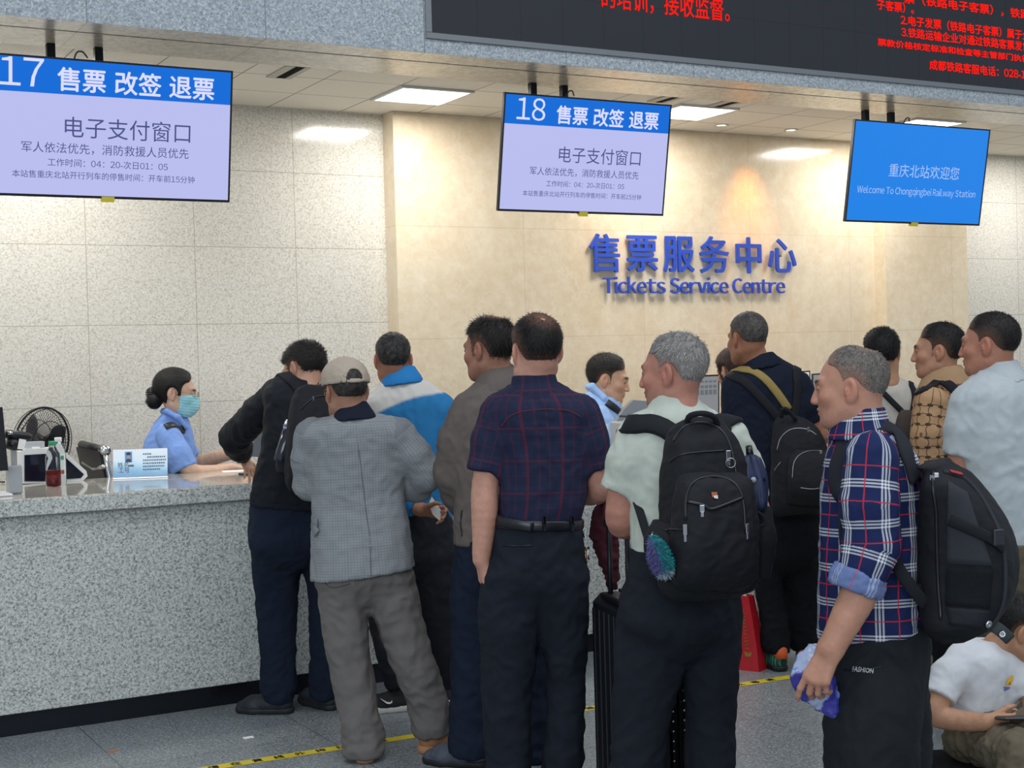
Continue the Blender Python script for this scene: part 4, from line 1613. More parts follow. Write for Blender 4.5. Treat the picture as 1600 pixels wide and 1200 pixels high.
# ================================================== 1  clerk with a face mask
p = Person(7.92, 'person in blue uniform shirt and face mask behind the counter at window 17', -88, 'c9a68e', 1)
p.base = (268, 745, 0.05); p.rk = 1.08
p.set_head(275, 614, -84, 10, 0, 1.04, neck=[(274, 640, 0.0), (266, 668, 0.02)], neck_r=0.047, lip='b4766c')
T = p.torso([(646, 256, 289), (655, 248, 294), (670, 238, 299), (695, 226, 304), (730, 220, 306), (770, 220, 304), (820, 222, 300)], 1.5, -85)
arm_n = p.limb([(262, 680, -0.17, 0.062), (278, 712, -0.19, 0.066), (289, 734, -0.20, 0.066)], False, True)
arm_f = p.limb([(264, 680, 0.17, 0.060), (286, 704, 0.20, 0.062), (300, 718, 0.21, 0.058)], False, True)
shirt_b = fabric('uniform_blue', '7d9cd6')
p.garment('uniform_shirt', [T, arm_n, arm_f], shirt_b, 0.035, 0.006, (10, 10, 9), 0.008)
col = [Limb([p.pt(262, 643, -0.06), p.pt(278, 652, -0.075), p.pt(291, 668, -0.06)], [0.017, 0.017, 0.012], k=0.01), Limb([p.pt(262, 643, 0.06), p.pt(278, 650, 0.07), p.pt(291, 666, 0.06)], [0.017, 0.017, 0.012], k=0.01), Limb([p.pt(262, 643, -0.06), p.pt(256, 643, 0.0), p.pt(262, 643, 0.06)], [0.017, 0.018, 0.017], k=0.01)]
p.garment('collar', col, shirt_b, 0.01, 0.0, h=0.005)
p.arm([(280, 705, -0.19, 0.043), (297, 736, -0.20, 0.043), (330, 738, -0.10, 0.036), (364, 731, 0.0, 0.026)], dict(dir=RT * 1.0 + FW * 0.35 - UP * 0.12, back=UP, thumb=-1, scale=0.92))
p.arm([(285, 700, 0.20, 0.041), (305, 724, 0.21, 0.041), (340, 714, 0.20, 0.034), (374, 707, 0.16, 0.025)], dict(dir=RT * 1.0 - FW * 0.1 - UP * 0.05, back=UP, thumb=1, scale=0.95, curl=(0.25, 0.35, 0.25)))
p.under([p.torso([(660, 250, 290), (745, 228, 298), (860, 230, 296)], 1.4, -85, grow=-0.02), p.limb([(262, 850, -0.09, 0.08), (262, 950, -0.09, 0.06), (262, 1090, -0.09, 0.05)]), p.limb([(262, 850, 0.09, 0.08), (262, 950, 0.09, 0.06), (262, 1090, 0.09, 0.05)])])
p.garment('trousers', [p.torso([(800, 221, 301), (860, 224, 300), (900, 228, 296)], 1.4, -85), p.limb([(262, 880, -0.1, 0.10), (262, 960, -0.1, 0.08), (262, 1090, -0.1, 0.075)], False, True), p.limb([(262, 880, 0.1, 0.10), (262, 960, 0.1, 0.08), (262, 1090, 0.1, 0.075)], False, True)], navy_tr, 0.03, 0.004, h=0.014)
p.finish()
H = p.head
bun = [Ell((0, -0.104, -0.060), (0.046, 0.042, 0.044))]
build_hair(H, dict(col='0f0d0d', front=0.068, front_z=0.07, side=0.036, nape=-0.075, burn=-0.012, thick=0.016, edge=0.010, extra=bun, length=0.03, strands=2600, stand=0.02, mess=0.12, flow=(0, -1, -0.25), droop=0.0, thinness=0.0, jag=0.0012), p.body, 3)
mk = MB()
for i in range(5):
    a = -0.7 + 0.35 * i
    mk.tube([H.pt((0.004, -0.100, -0.012)), H.pt((0.012, -0.112 - 0.018 * math.cos(a), -0.010 + 0.034 * math.sin(a))), H.pt((0.004, -0.13 - 0.026 * math.cos(a), 0.03 * math.sin(a) - 0.022))], [0.007, 0.009, 0.003], 8)
p.child('hair_clip', mk.vf, M['black_plastic'])


def mask_fn(P):
    q = H.to(P)
    d = H.face_d(q) - 0.0055
    d = smin(d, Ell((0, 0.085, -0.055), (0.047, 0.047, 0.055)).d(q), 0.01)
    d = smax(d, (q[:, 2] + 0.012 - 0.25 * np.clip(q[:, 1] - 0.03, 0, 1)), 0.002)
    d = smax(d, 0.036 - q[:, 1] - 0.15 * np.abs(q[:, 2] + 0.06), 0.002)
    return smax(d, -0.118 - q[:, 2], 0.003) * H.k


V, F = polygonise(mask_fn, H.c - 0.16, H.c + 0.16, 0.004)
q = H.to(V); N = vnormals(V, F); V = V + N * (0.0012 * np.sin(q[:, 2] * 420))[:, None]
mo = p.child('face_mask', (V, F), plain('mask_blue', '8ec6d2', 0.8)); mo['label'] = 'pale blue disposable face mask'
lo_ = MB()
for sx in (-1, 1):
    lo_.tube([H.pt((sx * 0.062, 0.04, -0.022)), H.pt((sx * 0.078, 0.012, 0.012)), H.pt((sx * 0.082, -0.016, 0.018)), H.pt((sx * 0.076, -0.01, -0.05)), H.pt((sx * 0.058, 0.03, -0.085))], 0.0016, 6)
p.child('mask_loop', lo_.vf, M['white_plastic'])
gl = MB()
for sx in (-1, 1):
    c = H.pt((sx * 0.033, 0.112, 0.002))
    ring = [c + H.k * (0.024 * math.cos(a) * (H.s * 0.95 + sx * H.f * -0.25) + 0.019 * math.sin(a) * H.u) for a in np.linspace(0, 2 * math.pi, 21)]
    gl.tube(ring, 0.0013, 6, False)
    gl.tube([H.pt((sx * 0.057, 0.104, 0.008)), H.pt((sx * 0.075, 0.05, 0.012)), H.pt((sx * 0.080, -0.005, 0.016))], 0.0013, 6)
gl.tube([H.pt((-0.010, 0.118, 0.004)), H.pt((0.010, 0.118, 0.004))], 0.0013, 6)
p.child('glasses', gl.vf, M['brass'])
ep = MB(); P_, N_ = drape(p.trees[:1], [(258, 668), (274, 664), (288, 672)], 10, 0.006, 7.2)
p.child('epaulette', ribbon(P_, N_, 0.042, 0.005), M['black_leather'])

# ================================================== 2  man in a black jacket leaning on the counter
p = Person(6.5, 'person in black jacket leaning on the counter at window 17, facing the clerk', 28, 'b48a72', 2)
p.base = (450, 790, 0.0)
p.set_head(475, 579, 58, 26, -10, 1.0, neck=[(484, 590, -0.02), (480, 612, -0.06)], neck_r=0.056)
rows = [(588, 455, 505), (600, 428, 522, -0.02), (625, 414, 532, -0.04), (660, 416, 530, -0.06), (700, 412, 524, -0.06), (740, 404, 516, -0.05), (768, 397, 512, -0.03), (788, 393, 510, -0.02)]
T = p.torso(rows, 0.62, 25)
la = p.limb([(432, 618, 0.02, 0.072), (402, 645, 0.08, 0.070), (367, 684, 0.26, 0.070), (373, 698, 0.38, 0.064), (379, 709, 0.46, 0.050)], False, True, 0.02)
ra = p.limb([(512, 622, 0.0, 0.074), (535, 680, 0.12, 0.064), (500, 716, 0.30, 0.05)], False, True)
blk_j = fabric('black_jacket', '15181f', rough=0.75, spec=0.25)
p.garment('jacket', [T, la, ra], blk_j, 0.04, 0.009, (9, 9, 8))
p.garment('waistband', [p.torso([(774, 397, 511, -0.02), (794, 394, 510, -0.02)], 0.62, 25, grow=0.004)], fabric('ribbed_black', '1d2028'), 0.01, 0.002, h=0.01)
p.garment('collar', [p.torso([(578, 460, 502, -0.01), (596, 452, 508, -0.01), (612, 440, 516, -0.02)], 0.9, 25)], blk_j, 0.01, 0.002, h=0.007)
trousers(p, [(780, 396, 508), (820, 392, 508), (850, 393, 512)], [[(431, 850, 0.03, 0.108), (432, 920, 0.10, 0.088), (434, 1010, 0.16, 0.072), (435, 1092, 0.20, 0.071)], [(502, 850, 0.08, 0.092), (508, 920, 0.14, 0.070), (509, 1010, 0.2, 0.064), (509, 1086, 0.26, 0.068)]], navy_tr)
p.under([p.torso(rows, 0.62, 25, grow=-0.03)])
p.arm([(376, 696, 0.42, 0.036), (379, 706, 0.46, 0.032), (380, 713, 0.48, 0.029)], dict(dir=RT * 0.34 - UP * 0.66 - FW * 0.28, back=FW * -0.45 + RT * 0.55 + UP * 0.55, thumb=-1, curls=[(0.25, 0.3, 0.2), (0.2, 0.3, 0.2), (0.1, 0.25, 0.2), (0.0, 0.2, 0.2)], scale=0.8, spread=0.45, thumb_dir=(0.7, 0.7, -0.1)))
p.arm([(520, 700, 0.2, 0.036), (500, 716, 0.30, 0.03), (488, 718, 0.34, 0.027)], dict(dir=FW * 0.6 - RT * 0.7, back=UP, thumb=1, scale=0.9))
p.finish()
build_hair(p.head, dict(dark_hair, col='1d1714', front=0.078, front_z=0.06, side=0.03, thick=0.014, edge=0.02, length=0.024, stand=0.45, mess=0.7, strands=4600, flow=(0, 0.9, 0.2), nape=-0.065, thinness=0.4), p.body, 7)
shoes_under(p, p.legs, (-RT * 0.97 + FW * 0.12, -RT * 0.6 + FW * 0.6), blk_sh, rubber_b, 0.29, 0.105)
P2 = p

# ================================================== 3  man in a grey checked blazer and cap
p = Person(5.86, 'person in grey checked blazer, beige cap and grey trousers with back to the viewer', 12, 'a67c66', 3)
p.base = (560, 1000, 0.0)
p.set_head(541, 611, 26, 6, 0, 0.99, neck=[(548, 636, -0.01), (552, 660, -0.02)], neck_r=0.056)
rows = [(640, 527, 578), (649, 514, 592), (660, 488, 622, -0.0), (676, 478, 634, -0.0), (700, 482, 634), (740, 486, 632), (780, 489, 632), (830, 488, 640, 0, 0.64), (870, 487, 645, 0, 0.70), (905, 486, 650, 0, 0.72)]
T = p.torso(rows, 0.56, 8)
la = p.limb([(488, 678, 0.0, 0.068), (479, 718, 0.02, 0.062), (481, 757, 0.04, 0.058), (508, 762, 0.24, 0.05)], False, True, 0.02)
ra = p.limb([(622, 680, 0.0, 0.070), (645, 708, 0.01, 0.066), (668, 741, 0.03, 0.066), (650, 760, 0.10, 0.062), (628, 762, 0.20, 0.052)], False, True, 0.025)
bl_m = fine_check('blazer_check', '8d9194', '6f7378')


def hem_cut(P):
    # the hem rises towards the right
    a, b = p.pt(486, 907), p.pt(650, 886)
    nrm = unit(np.cross(b - a, FW)); nrm = nrm if nrm[2] < 0 else -nrm
    return (P - a) @ nrm


p.garment('blazer', [T, la, ra], bl_m, 0.035, 0.0075, (8, 8, 7), cut=[hem_cut], uv=True)
p.garment('collar', [p.torso([(630, 526, 573, 0.0), (650, 520, 586, -0.01), (660, 514, 592, -0.01)], 0.95, 8)], fabric('navy_shirt_collar', '1d2231'), 0.01, 0.001, h=0.006)
tr_T, tr_L = trousers(p, [(868, 498, 632), (890, 497, 636), (905, 498, 642)], [[(536, 910, 0.0, 0.098), (541, 1000, 0.0, 0.079), (552, 1065, 0.01, 0.073), (566, 1140, 0.0, 0.068), (568, 1180, 0.0, 0.074)], [(608, 910, 0.02, 0.098), (630, 990, 0.03, 0.081), (653, 1055, 0.04, 0.073), (672, 1110, 0.08, 0.068), (678, 1142, 0.10, 0.072)]], grey_tr, 0.010, 0.66)
p.under([p.torso(rows[:-3], 0.56, 8, grow=-0.03)])
p.arm([(505, 762, 0.22, 0.034), (520, 760, 0.30, 0.028)], dict(dir=RT * 0.9 + FW * 0.3, back=-FW, thumb=1, scale=0.9))
p.arm([(632, 763, 0.16, 0.036), (612, 762, 0.24, 0.028)], dict(dir=-RT * 0.9 + FW * 0.2, back=FW * 0.3 - UP * 0.2, thumb=1, scale=0.9))
p.finish()
H = p.head
build_hair(H, dict(dark_hair, col='1f1b19', front=0.06, thick=0.007, edge=0.02, length=0.010, strands=1800, grey='6f6a66', greymix=0.15, nape=-0.078), p.body, 9)


def cap_fn(P):
    q = H.to(P)
    cr = Ell((0, -0.008, 0.040), (0.094, 0.114, 0.098)).d(q)
    cr = smin(cr, Ell((0, 0.03, 0.06), (0.085, 0.082, 0.075)).d(q), 0.03)
    d = smax(cr, (0.026 + 0.10 * (q[:, 1] + 0.02) * 0.3) - q[:, 2], 0.006)
    hole = np.sqrt(q[:, 0] ** 2 + (np.maximum(q[:, 2] - 0.040, 0) * 0.85) ** 2) - 0.034
    d = smax(d, -np.maximum(hole, np.maximum(q[:, 1] + 0.03, 0.037 - q[:, 2])), 0.003)
    inner = Ell((0, -0.008, 0.036), (0.088, 0.108, 0.092)).d(q)
    return smax(d, -inner, 0.002) * H.k


V, F = polygonise(cap_fn, H.c - 0.16, H.c + 0.19, 0.0042)
V = folds(V, F, 0.0025, (22, 22, 18), 3)
cap_m = fabric('cap_beige', 'b3a595')
cp = p.child('cap', (V, F), cap_m)
br = lambda P: smax(smax(Ell((0, 0.095, 0.034), (0.082, 0.105, 0.040)).d(H.to(P)), -Ell((0, 0.09, 0.022), (0.092, 0.115, 0.036)).d(H.to(P)), 0.002), 0.072 - H.to(P)[:, 1], 0.003) * H.k
V, F = polygonise(br, H.c - 0.10, H.c + 0.24, 0.0042)
p.child('brim', (V, F), cap_m, parent=cp)
st = spline([H.pt((0.045, -0.098, 0.034)), H.pt((0.0, -0.122, 0.031)), H.pt((-0.045, -0.098, 0.034))], 14)
p.child('strap', ribbon(st, [-H.f] * 14, 0.016, 0.002), cap_m, parent=cp)
p.child('button', MB().lathe([(0.001, 0.006), (0.008, 0.003), (0.008, -0.002)], H.pt((0, 0.0, 0.140)), 10, H.u).vf, cap_m, parent=cp)
gl = MB()
for sx in (-1, 1):
    c = H.pt((sx * 0.034, 0.112, 0.0))
    gl.tube([c + 0.023 * math.cos(a) * H.s + 0.018 * math.sin(a) * H.u for a in np.linspace(0, 2 * math.pi, 19)], 0.0014, 6, False)
    gl.tube([H.pt((sx * 0.058, 0.106, 0.008)), H.pt((sx * 0.078, 0.05, 0.010)), H.pt((sx * 0.082, -0.008, 0.012))], 0.0015, 6)
p.child('glasses', gl.vf, M['brass'])
p.child('back_seam', seam(p.trees[:1], [(553, 655), (563, 720), (572, 800), (578, 840), (580, 899)], 0.0014), plain('seam_grey', '5f605e', 0.9))
p.child('pocket_flap', ribbon(*drape(p.trees[:1], [(484, 833), (492, 820), (499, 816)], 8, 0.012, 5.7), 0.035, 0.004), bl_m)
p.child('pocket_seam', seam([p.trees[2]], [(505, 908), (520, 918), (548, 912)], 0.0015), plain('seam_trouser', '4d4b48', 0.9))
shoes_under(p, p.legs, (-RT * 0.30 + FW * 0.95, RT * 0.80 + FW * 0.55), tan_l, tan_s, 0.28, 0.115, laces=tan_s, sole_h=0.035)

# ================================================== 4  man in a blue and white track jacket
p = Person(6.7, 'person in blue and white track jacket holding a paper slip behind the back', 5, 'a5745c', 4)
p.base = (640, 900, 0.0)
p.set_head(614, 562, 10, 4, 0, 1.0, neck=[(618, 590, 0.0), (626, 612, -0.02)], neck_r=0.058)
rows = [(592, 600, 655), (604, 585, 674), (622, 573, 692), (650, 570, 699), (700, 574, 702), (750, 578, 702), (790, 580, 704), (814, 582, 707)]
T = p.torso(rows, 0.6, 5)
la = p.limb([(582, 640, 0.0, 0.070), (588, 700, -0.03, 0.068), (604, 760, -0.09, 0.066), (628, 782, -0.15, 0.058), (650, 793, -0.19, 0.048)], False, True, 0.02)
ra = p.limb([(690, 640, 0.0, 0.064), (696, 700, 0.04, 0.060), (690, 760, 0.16, 0.055)], False, True, 0.02)
A_, B_ = p.pt(590, 646), p.pt(692, 614)


def track_col(V, prims):
    x = (V - p.pt(640, 700)) @ RT; z = V[:, 2]
    t = (x - (A_ - p.pt(640, 700)) @ RT) / ((B_ - A_) @ RT)
    edge = A_[2] + (B_[2] - A_[2]) * np.clip(t, -0.4, 1.15) - 0.02 * np.sin(np.clip(t, 0, 1) * math.pi) * -1
    w = z > edge
    k = np.clip((z - edge) / 0.012 + 0.5, 0, 1)[:, None]
    return np.array(lin('2f78ad')) * (1 - k) + np.array(lin('cfcbc4')) * k


tj = fabric_col('track_cloth')
p.garment('track_jacket', [T, la, ra], tj, 0.04, 0.008, (11, 11, 4), colfn=track_col)
p.garment('collar', [p.torso([(575, 600, 648, 0.01), (594, 596, 660, 0.0), (604, 593, 663, 0.0)], 0.95, 5)], fabric('collar_blue', '2f7dbb'), 0.01, 0.001, h=0.006)
trousers(p, [(800, 586, 702), (840, 588, 712), (870, 590, 714)], [[(620, 870, 0.0, 0.105), (606, 950, 0.08, 0.085), (616, 1020, 0.0, 0.07), (628, 1074, -0.02, 0.055)], [(682, 870, 0.0, 0.104), (688, 950, 0.02, 0.082), (700, 1020, 0.04, 0.064), (706, 1072, 0.06, 0.050)]], fabric('track_pants', '181b22', rough=0.7, spec=0.25), 0.007)
p.under([p.torso(rows, 0.6, 5, grow=-0.03)])
p.arm([(628, 781, -0.15, 0.04), (650, 793, -0.19, 0.030), (657, 796, -0.20, 0.028)], dict(dir=RT * 0.86 - UP * 0.12 - FW * 0.12, back=FW * 0.8 + UP * 0.35, thumb=1, curls=[(0.35, 0.9, 0.5), (0.75, 0.7, 0.4), (0.8, 0.7, 0.4), (0.85, 0.7, 0.4)], scale=0.92, thumb_dir=(0.6, 0.78, -0.35), spread=0.2))
p.finish()
build_hair(p.head, dict(dark_hair, col='1c1a18', thick=0.008, edge=0.03, fade=1.3, length=0.009, stand=0.6, strands=4500, thinness=0.6, scalp='6d5040', grey='6f6b66', greymix=0.12, nape=-0.072), p.body, 11)
hx = p.pt(676, 797, -0.235)
tk = tag(add('paper_slip', MB().prism([hx + RT * -0.018 + UP * 0.028, hx + RT * -0.002 + UP * 0.06, hx + RT * 0.04 + UP * -0.005, hx + RT * 0.036 - UP * 0.055, hx + RT * 0.0 - UP * 0.02], FW * 0.003).vf, M['paper'], None, False, origin=hx), 'folded white paper slip held behind the track jacket', 'paper')
for s_, (sh, l_, d_) in enumerate(zip(shoes_under(p, p.legs, (-RT * 0.92 - FW * 0.2, RT * 0.35 + FW * 0.93), plain('black_knit', '17181c', 0.8), rubber_w, 0.29, 0.11, laces=M['black_plastic'], sole_h=0.04), p.legs, (-RT * 0.92 - FW * 0.2, RT * 0.35 + FW * 0.93))):
    if s_ == 0:
        Y = unit(d_); X = np.cross(Y, UP); a0 = p.pt(*l_[-1][:3]); b = np.array((a0[0], a0[1], 0)) + Y * 0.075 + UP * 0.058
        side = X if X @ FW < 0 else -X
        tick = [b + side * 0.049 + Y * a + UP * z for a, z in ((0.032, 0.014), (0.002, -0.003), (-0.014, -0.005), (-0.021, 0.004), (-0.022, -0.007), (-0.010, -0.013), (0.004, -0.010))]
        add('tick_mark', MB().prism(tick, -side * 0.014).vf, M['white_plastic'], sh, False)

# ================================================== 5  man in a grey brown jacket
p = Person(5.74, 'person in grey brown zip jacket standing behind the navy checked shirt', 35, 'a0735e', 5)
p.base = (785, 1000, 0.0)
p.set_head(764, 546, 52, 6, 0, 1.02, neck=[(775, 580, 0.0), (785, 608, -0.02)], neck_r=0.060)
rows = [(590, 752, 812), (604, 738, 834), (622, 722, 848), (650, 714, 858), (700, 714, 862), (760, 714, 862), (810, 712, 862), (848, 712, 860)]
T = p.torso(rows, 0.62, 30)
la = p.limb([(735, 645, -0.02, 0.076), (714, 690, -0.02, 0.074), (707, 738, 0.0, 0.072), (714, 772, 0.08, 0.062), (728, 800, 0.16, 0.050)], False, True, 0.02)
ra = p.limb([(848, 650, 0.1, 0.07), (850, 730, 0.15, 0.065), (840, 790, 0.25, 0.05)], False, True)
gb = fabric('jacket_grey_brown', '68605b')
p.garment('jacket', [T, la, ra], gb, 0.04, 0.008, (8, 8, 7))
p.garment('collar', [p.torso([(572, 748, 800, 0.01), (594, 742, 816, 0.0), (616, 734, 826, 0.0)], 0.95, 35)], gb, 0.01, 0.002, h=0.007)
trousers(p, [(840, 715, 858), (880, 716, 858), (910, 718, 856)], [[(752, 900, -0.02, 0.115), (744, 1000, -0.02, 0.09), (738, 1090, -0.02, 0.075), (737, 1150, -0.02, 0.070), (736, 1178, -0.02, 0.078)], [(820, 900, 0.04, 0.11), (826, 1000, 0.04, 0.09), (832, 1090, 0.04, 0.078), (834, 1190, 0.04, 0.076)]], navy_tr, 0.011)
p.under([p.torso(rows, 0.62, 30, grow=-0.03)])
p.arm([(722, 790, 0.13, 0.036), (729, 803, 0.17, 0.029)], dict(dir=-UP * 0.6 + FW * 0.7, back=-RT, thumb=1, scale=0.9, curl=(0.6, 0.7, 0.5)))
p.finish()
build_hair(p.head, dict(dark_hair, col='17120f', thick=0.014, edge=0.022, length=0.026, stand=0.35, mess=0.9, strands=4200, bald=[(0.0, -0.05, 0.128, 0.018)], fade=1.6, thinness=0.7, scalp='8b6a55', front=0.072, nape=-0.072), p.body, 13)
p.child('pocket_zip', seam(p.trees[:1], [(722, 797), (720, 815), (722, 838)], 0.003, 0.002), M['black_plastic'])
shoes_under(p, p.legs, (-RT * 0.93 + FW * 0.3, FW * 0.9 - RT * 0.4), grey_sh, rubber_b, 0.29, 0.105, laces=grey_sh)

# ================================================== 6  man in a navy checked short sleeved shirt
p = Person(5.15, 'person in navy and dark red checked short-sleeved shirt with hand in pocket', 6, 'c89682', 6)
p.base = (838, 1000, 0.0)
p.set_head(838, 549, 14, 4, 0, 1.03, neck=[(834, 585, 0.0), (834, 615, -0.01)], neck_r=0.062)
rows = [(594, 808, 866), (606, 790, 886), (622, 770, 906), (645, 760, 922), (700, 775, 920), (750, 780, 918), (790, 779, 914), (812, 778, 908), (822, 782, 902)]
T = p.torso(rows, 0.6, 4)
la = p.limb([(780, 648, 0.0, 0.070), (768, 690, -0.01, 0.068), (757, 738, -0.02, 0.066)], False, True, 0.02)
ra = p.limb([(910, 648, 0.0, 0.068), (922, 690, 0.01, 0.064), (932, 732, 0.02, 0.060)], False, True, 0.02)
navy_pl = plaid('navy_check', '232a42', 0.115, [(0, 0), (0.3, 0.10), (0.42, 0), (0.72, 0.08), (0.8, 0)], [(0, 0), (0.25, 0.10), (0.36, 0), (0.8, 0.08), (0.86, 0)],
                [(0, 0), (0.10, 0.25), (0.14, 0), (0.44, 0.5), (0.53, 0), (0.80, 0.2), (0.86, 0)], [(0, 0), (0.44, 0.42), (0.50, 0), (0.62, 0.16), (0.66, 0), (0.9, 0.2), (0.93, 0)], '2f3d62', '6e2335', 0.7)
p.garment('shirt', [T, la, ra], navy_pl, 0.035, 0.0075, (9, 9, 6), uv=True)
p.garment('collar', [p.torso([(586, 800, 868, 0.0), (600, 798, 872, 0.0), (612, 793, 878, -0.002), (634, 788, 884, 0.0)], 0.92, 4)], navy_pl, 0.01, 0.001, h=0.006, uv=True)
trousers(p, [(812, 777, 906), (850, 768, 912), (885, 764, 914), (903, 764, 914)], [[(803, 910, 0.0, 0.110), (797, 960, 0.0, 0.102), (795, 1020, 0.0, 0.090), (791, 1100, 0.0, 0.077), (794, 1180, 0.0, 0.071), (796, 1262, 0.0, 0.076)], [(872, 910, 0.0, 0.100), (878, 960, 0.01, 0.080), (883, 1020, 0.02, 0.065), (885, 1080, 0.03, 0.059), (880, 1170, 0.03, 0.064), (876, 1262, 0.03, 0.074)]], fabric('slate_trouser', '20252e'), 0.009)
p.under([p.torso(rows, 0.6, 4, grow=-0.03)])
p.arm([(768, 700, -0.01, 0.046), (758, 760, -0.02, 0.047), (757, 800, -0.03, 0.046), (755, 840, -0.03, 0.038), (752, 874, -0.025, 0.031)], dict(dir=-UP * 0.97 + RT * 0.10 + FW * 0.1, back=-RT * 0.9 - FW * 0.35, thumb=-1, curl=(0.12, 0.2, 0.15), scale=0.95, thumb_dir=(0.25, 0.9, -0.3)))
p.arm([(924, 700, 0.01, 0.044), (934, 745, 0.03, 0.045), (936, 768, 0.06, 0.043), (905, 775, 0.20, 0.034), (885, 775, 0.28, 0.028)], dict(dir=-RT * 0.9 + FW * 0.3, back=FW * 0.5 - UP * 0.2, thumb=1, scale=0.95))
p.finish()
build_hair(p.head, dict(col='14110f', scalp='7d5b49', thick=0.013, edge=0.028, length=0.020, stand=0.25, mess=0.6, strands=5000, bald=[(0.012, -0.072, 0.112, 0.011)], thinness=0.85, fade=2.2, nape=-0.080, front=0.05), p.body, 15)
p.child('yoke_seam', seam(p.trees[:1], [(783, 668), (800, 648), (840, 640), (885, 641), (908, 652)], 0.0022, 0.001), plain('yoke_red', '5e2232', 0.9))
bp, bn = [], []
Bt = p.torso([(808, 777, 906), (826, 775, 907)], 0.72, None, 2.3)
cc = (Bt.C[0] + Bt.C[-1]) / 2; rx_, ry_ = Bt.rx.mean() + 0.010, Bt.ry.mean() + 0.012
for a in np.linspace(0, 2 * math.pi, 49):
    n_ = unit(math.cos(a) * Bt.sd / rx_ + math.sin(a) * Bt.fr / ry_)
    bp.append(cc + math.cos(a) * rx_ * Bt.sd + math.sin(a) * ry_ * Bt.fr); bn.append(n_)
p.child('belt', ribbon(bp, bn, 0.036, 0.004), belt_m)
tl = drape([bvh(*ribbon(bp, bn, 0.036, 0.004))], [(778, 812), (800, 818), (834, 824)], 10, 0.006, 5.0)
p.child('belt_tail', ribbon(tl[0], tl[1], 0.034, 0.003), belt_m)
lp = MB()
for xx in (850, 893):
    c, n_ = cast([bvh(*ribbon(bp, bn, 0.036, 0.004))], xx, 818, 0.004)
    if c is not None: lp.box(c - (0.007, 0.004, 0.028), c + (0.007, 0.004, 0.028), 0.002)
p.child('belt_loop', lp.vf, p.parts[2][2])
p.child('back_pocket', seam([p.trees[2]], [(786, 852), (808, 853), (832, 852)], 0.0022, 0.001), M['black_plastic'])
shoes_under(p, p.legs, (FW * 0.95 - RT * 0.3, FW * 0.97 + RT * 0.2), blk_sh, rubber_b, 0.29, 0.10)
k0 = p.pt(913, 842, -0.02)
K = thing('key_ring', k0, 'bunch of keys hanging at the belt of the navy checked shirt', 'keys')
add('ring', MB().tube([k0 + 0.014 * math.cos(a) * RT + (0.018 * math.sin(a) - 0.012) * UP for a in np.linspace(0, 2 * math.pi, 15)], 0.0016, 6, False).vf, M['zip_metal'], K)
add('clasp', MB().tube([k0 + UP * 0.045 - RT * 0.010, k0 + UP * 0.02 - RT * 0.004, k0 + UP * 0.004], 0.003, 6).vf, M['black_metal'], K)
for i, (dx_, ln) in enumerate(((-0.006, 0.055), (0.004, 0.060), (0.012, 0.046))):
    a = k0 + RT * dx_ - UP * 0.028
    add('key', MB().box(a + (-0.007, -0.001, -0.016), a + (0.007, 0.001, 0), 0.0008).box(a + (-0.003, -0.001, -ln), a + (0.003, 0.001, -0.014)).box(a + (0.0, -0.001, -ln), a + (0.007, 0.001, -ln + 0.008)).vf, M['zip_metal'] if i != 1 else M['brass'], K)
# ================================================== 7  clerk at window 18
p = Person(8.85, 'person in light blue uniform shirt looking down behind the counter at window 18', -100, 'c49a7e', 7)
p.base = (935, 700, 0.0); p.rk = 1.04
p.set_head(950, 593, -99, 14, 0, 1.18, neck=[(944, 618, 0.02), (938, 640, 0.03)], neck_r=0.062)
rows = [(612, 918, 962), (624, 908, 968), (645, 900, 974), (690, 896, 978), (740, 896, 978), (800, 898, 976)]
T = p.torso(rows, 1.35, -95)
near_ = p.limb([(936, 652, -0.17, 0.075), (952, 690, -0.2, 0.075), (966, 718, -0.2, 0.07)], False, True)
far_ = p.limb([(945, 652, 0.17, 0.07), (965, 690, 0.2, 0.07), (985, 712, 0.2, 0.065)], False, True)
shirt_c = fabric('uniform_light_blue', '9dbbe6')
p.garment('uniform_shirt', [T, near_, far_], shirt_c, 0.04, 0.007, (9, 9, 8), 0.009)
p.garment('collar', [Limb([p.pt(926, 604, -0.06), p.pt(944, 622, -0.08), p.pt(960, 640, -0.07)], [0.022, 0.022, 0.014], k=0.01), Limb([p.pt(926, 604, 0.06), p.pt(944, 620, 0.07), p.pt(960, 636, 0.06)], [0.022, 0.022, 0.014], k=0.01), Limb([p.pt(926, 604, -0.06), p.pt(920, 604, 0.0), p.pt(926, 604, 0.06)], [0.022, 0.022, 0.022], k=0.01)], shirt_c, 0.01, 0, h=0.006)
p.arm([(960, 705, -0.2, 0.048), (972, 728, -0.2, 0.045), (1000, 722, -0.12, 0.036), (1022, 716, -0.05, 0.029)], dict(dir=RT, back=UP, thumb=-1))
p.arm([(978, 705, 0.2, 0.045), (990, 722, 0.2, 0.042), (1012, 716, 0.16, 0.034), (1034, 712, 0.12, 0.028)], dict(dir=RT, back=UP, thumb=1))
p.under([p.torso(rows, 1.35, -95, grow=-0.03)])
p.garment('trousers', [p.torso([(780, 898, 976), (840, 900, 974)], 1.3, -95), p.limb([(936, 830, -0.1, 0.1), (936, 980, -0.1, 0.08)], False, True), p.limb([(936, 830, 0.1, 0.1), (936, 980, 0.1, 0.08)], False, True)], navy_tr, 0.03, 0.004, h=0.016)
p.finish()
build_hair(p.head, dict(col='12100f', scalp='8d6d58', thick=0.013, edge=0.024, length=0.020, stand=0.55, mess=0.6, strands=4200, front=0.074, front_z=0.066, side=0.024, nape=-0.06, thinness=0.5, top=0.4), p.body, 17)
P_, N_ = drape(p.trees[:1], [(948, 629), (958, 636), (969, 646)], 10, 0.008, 8.3)
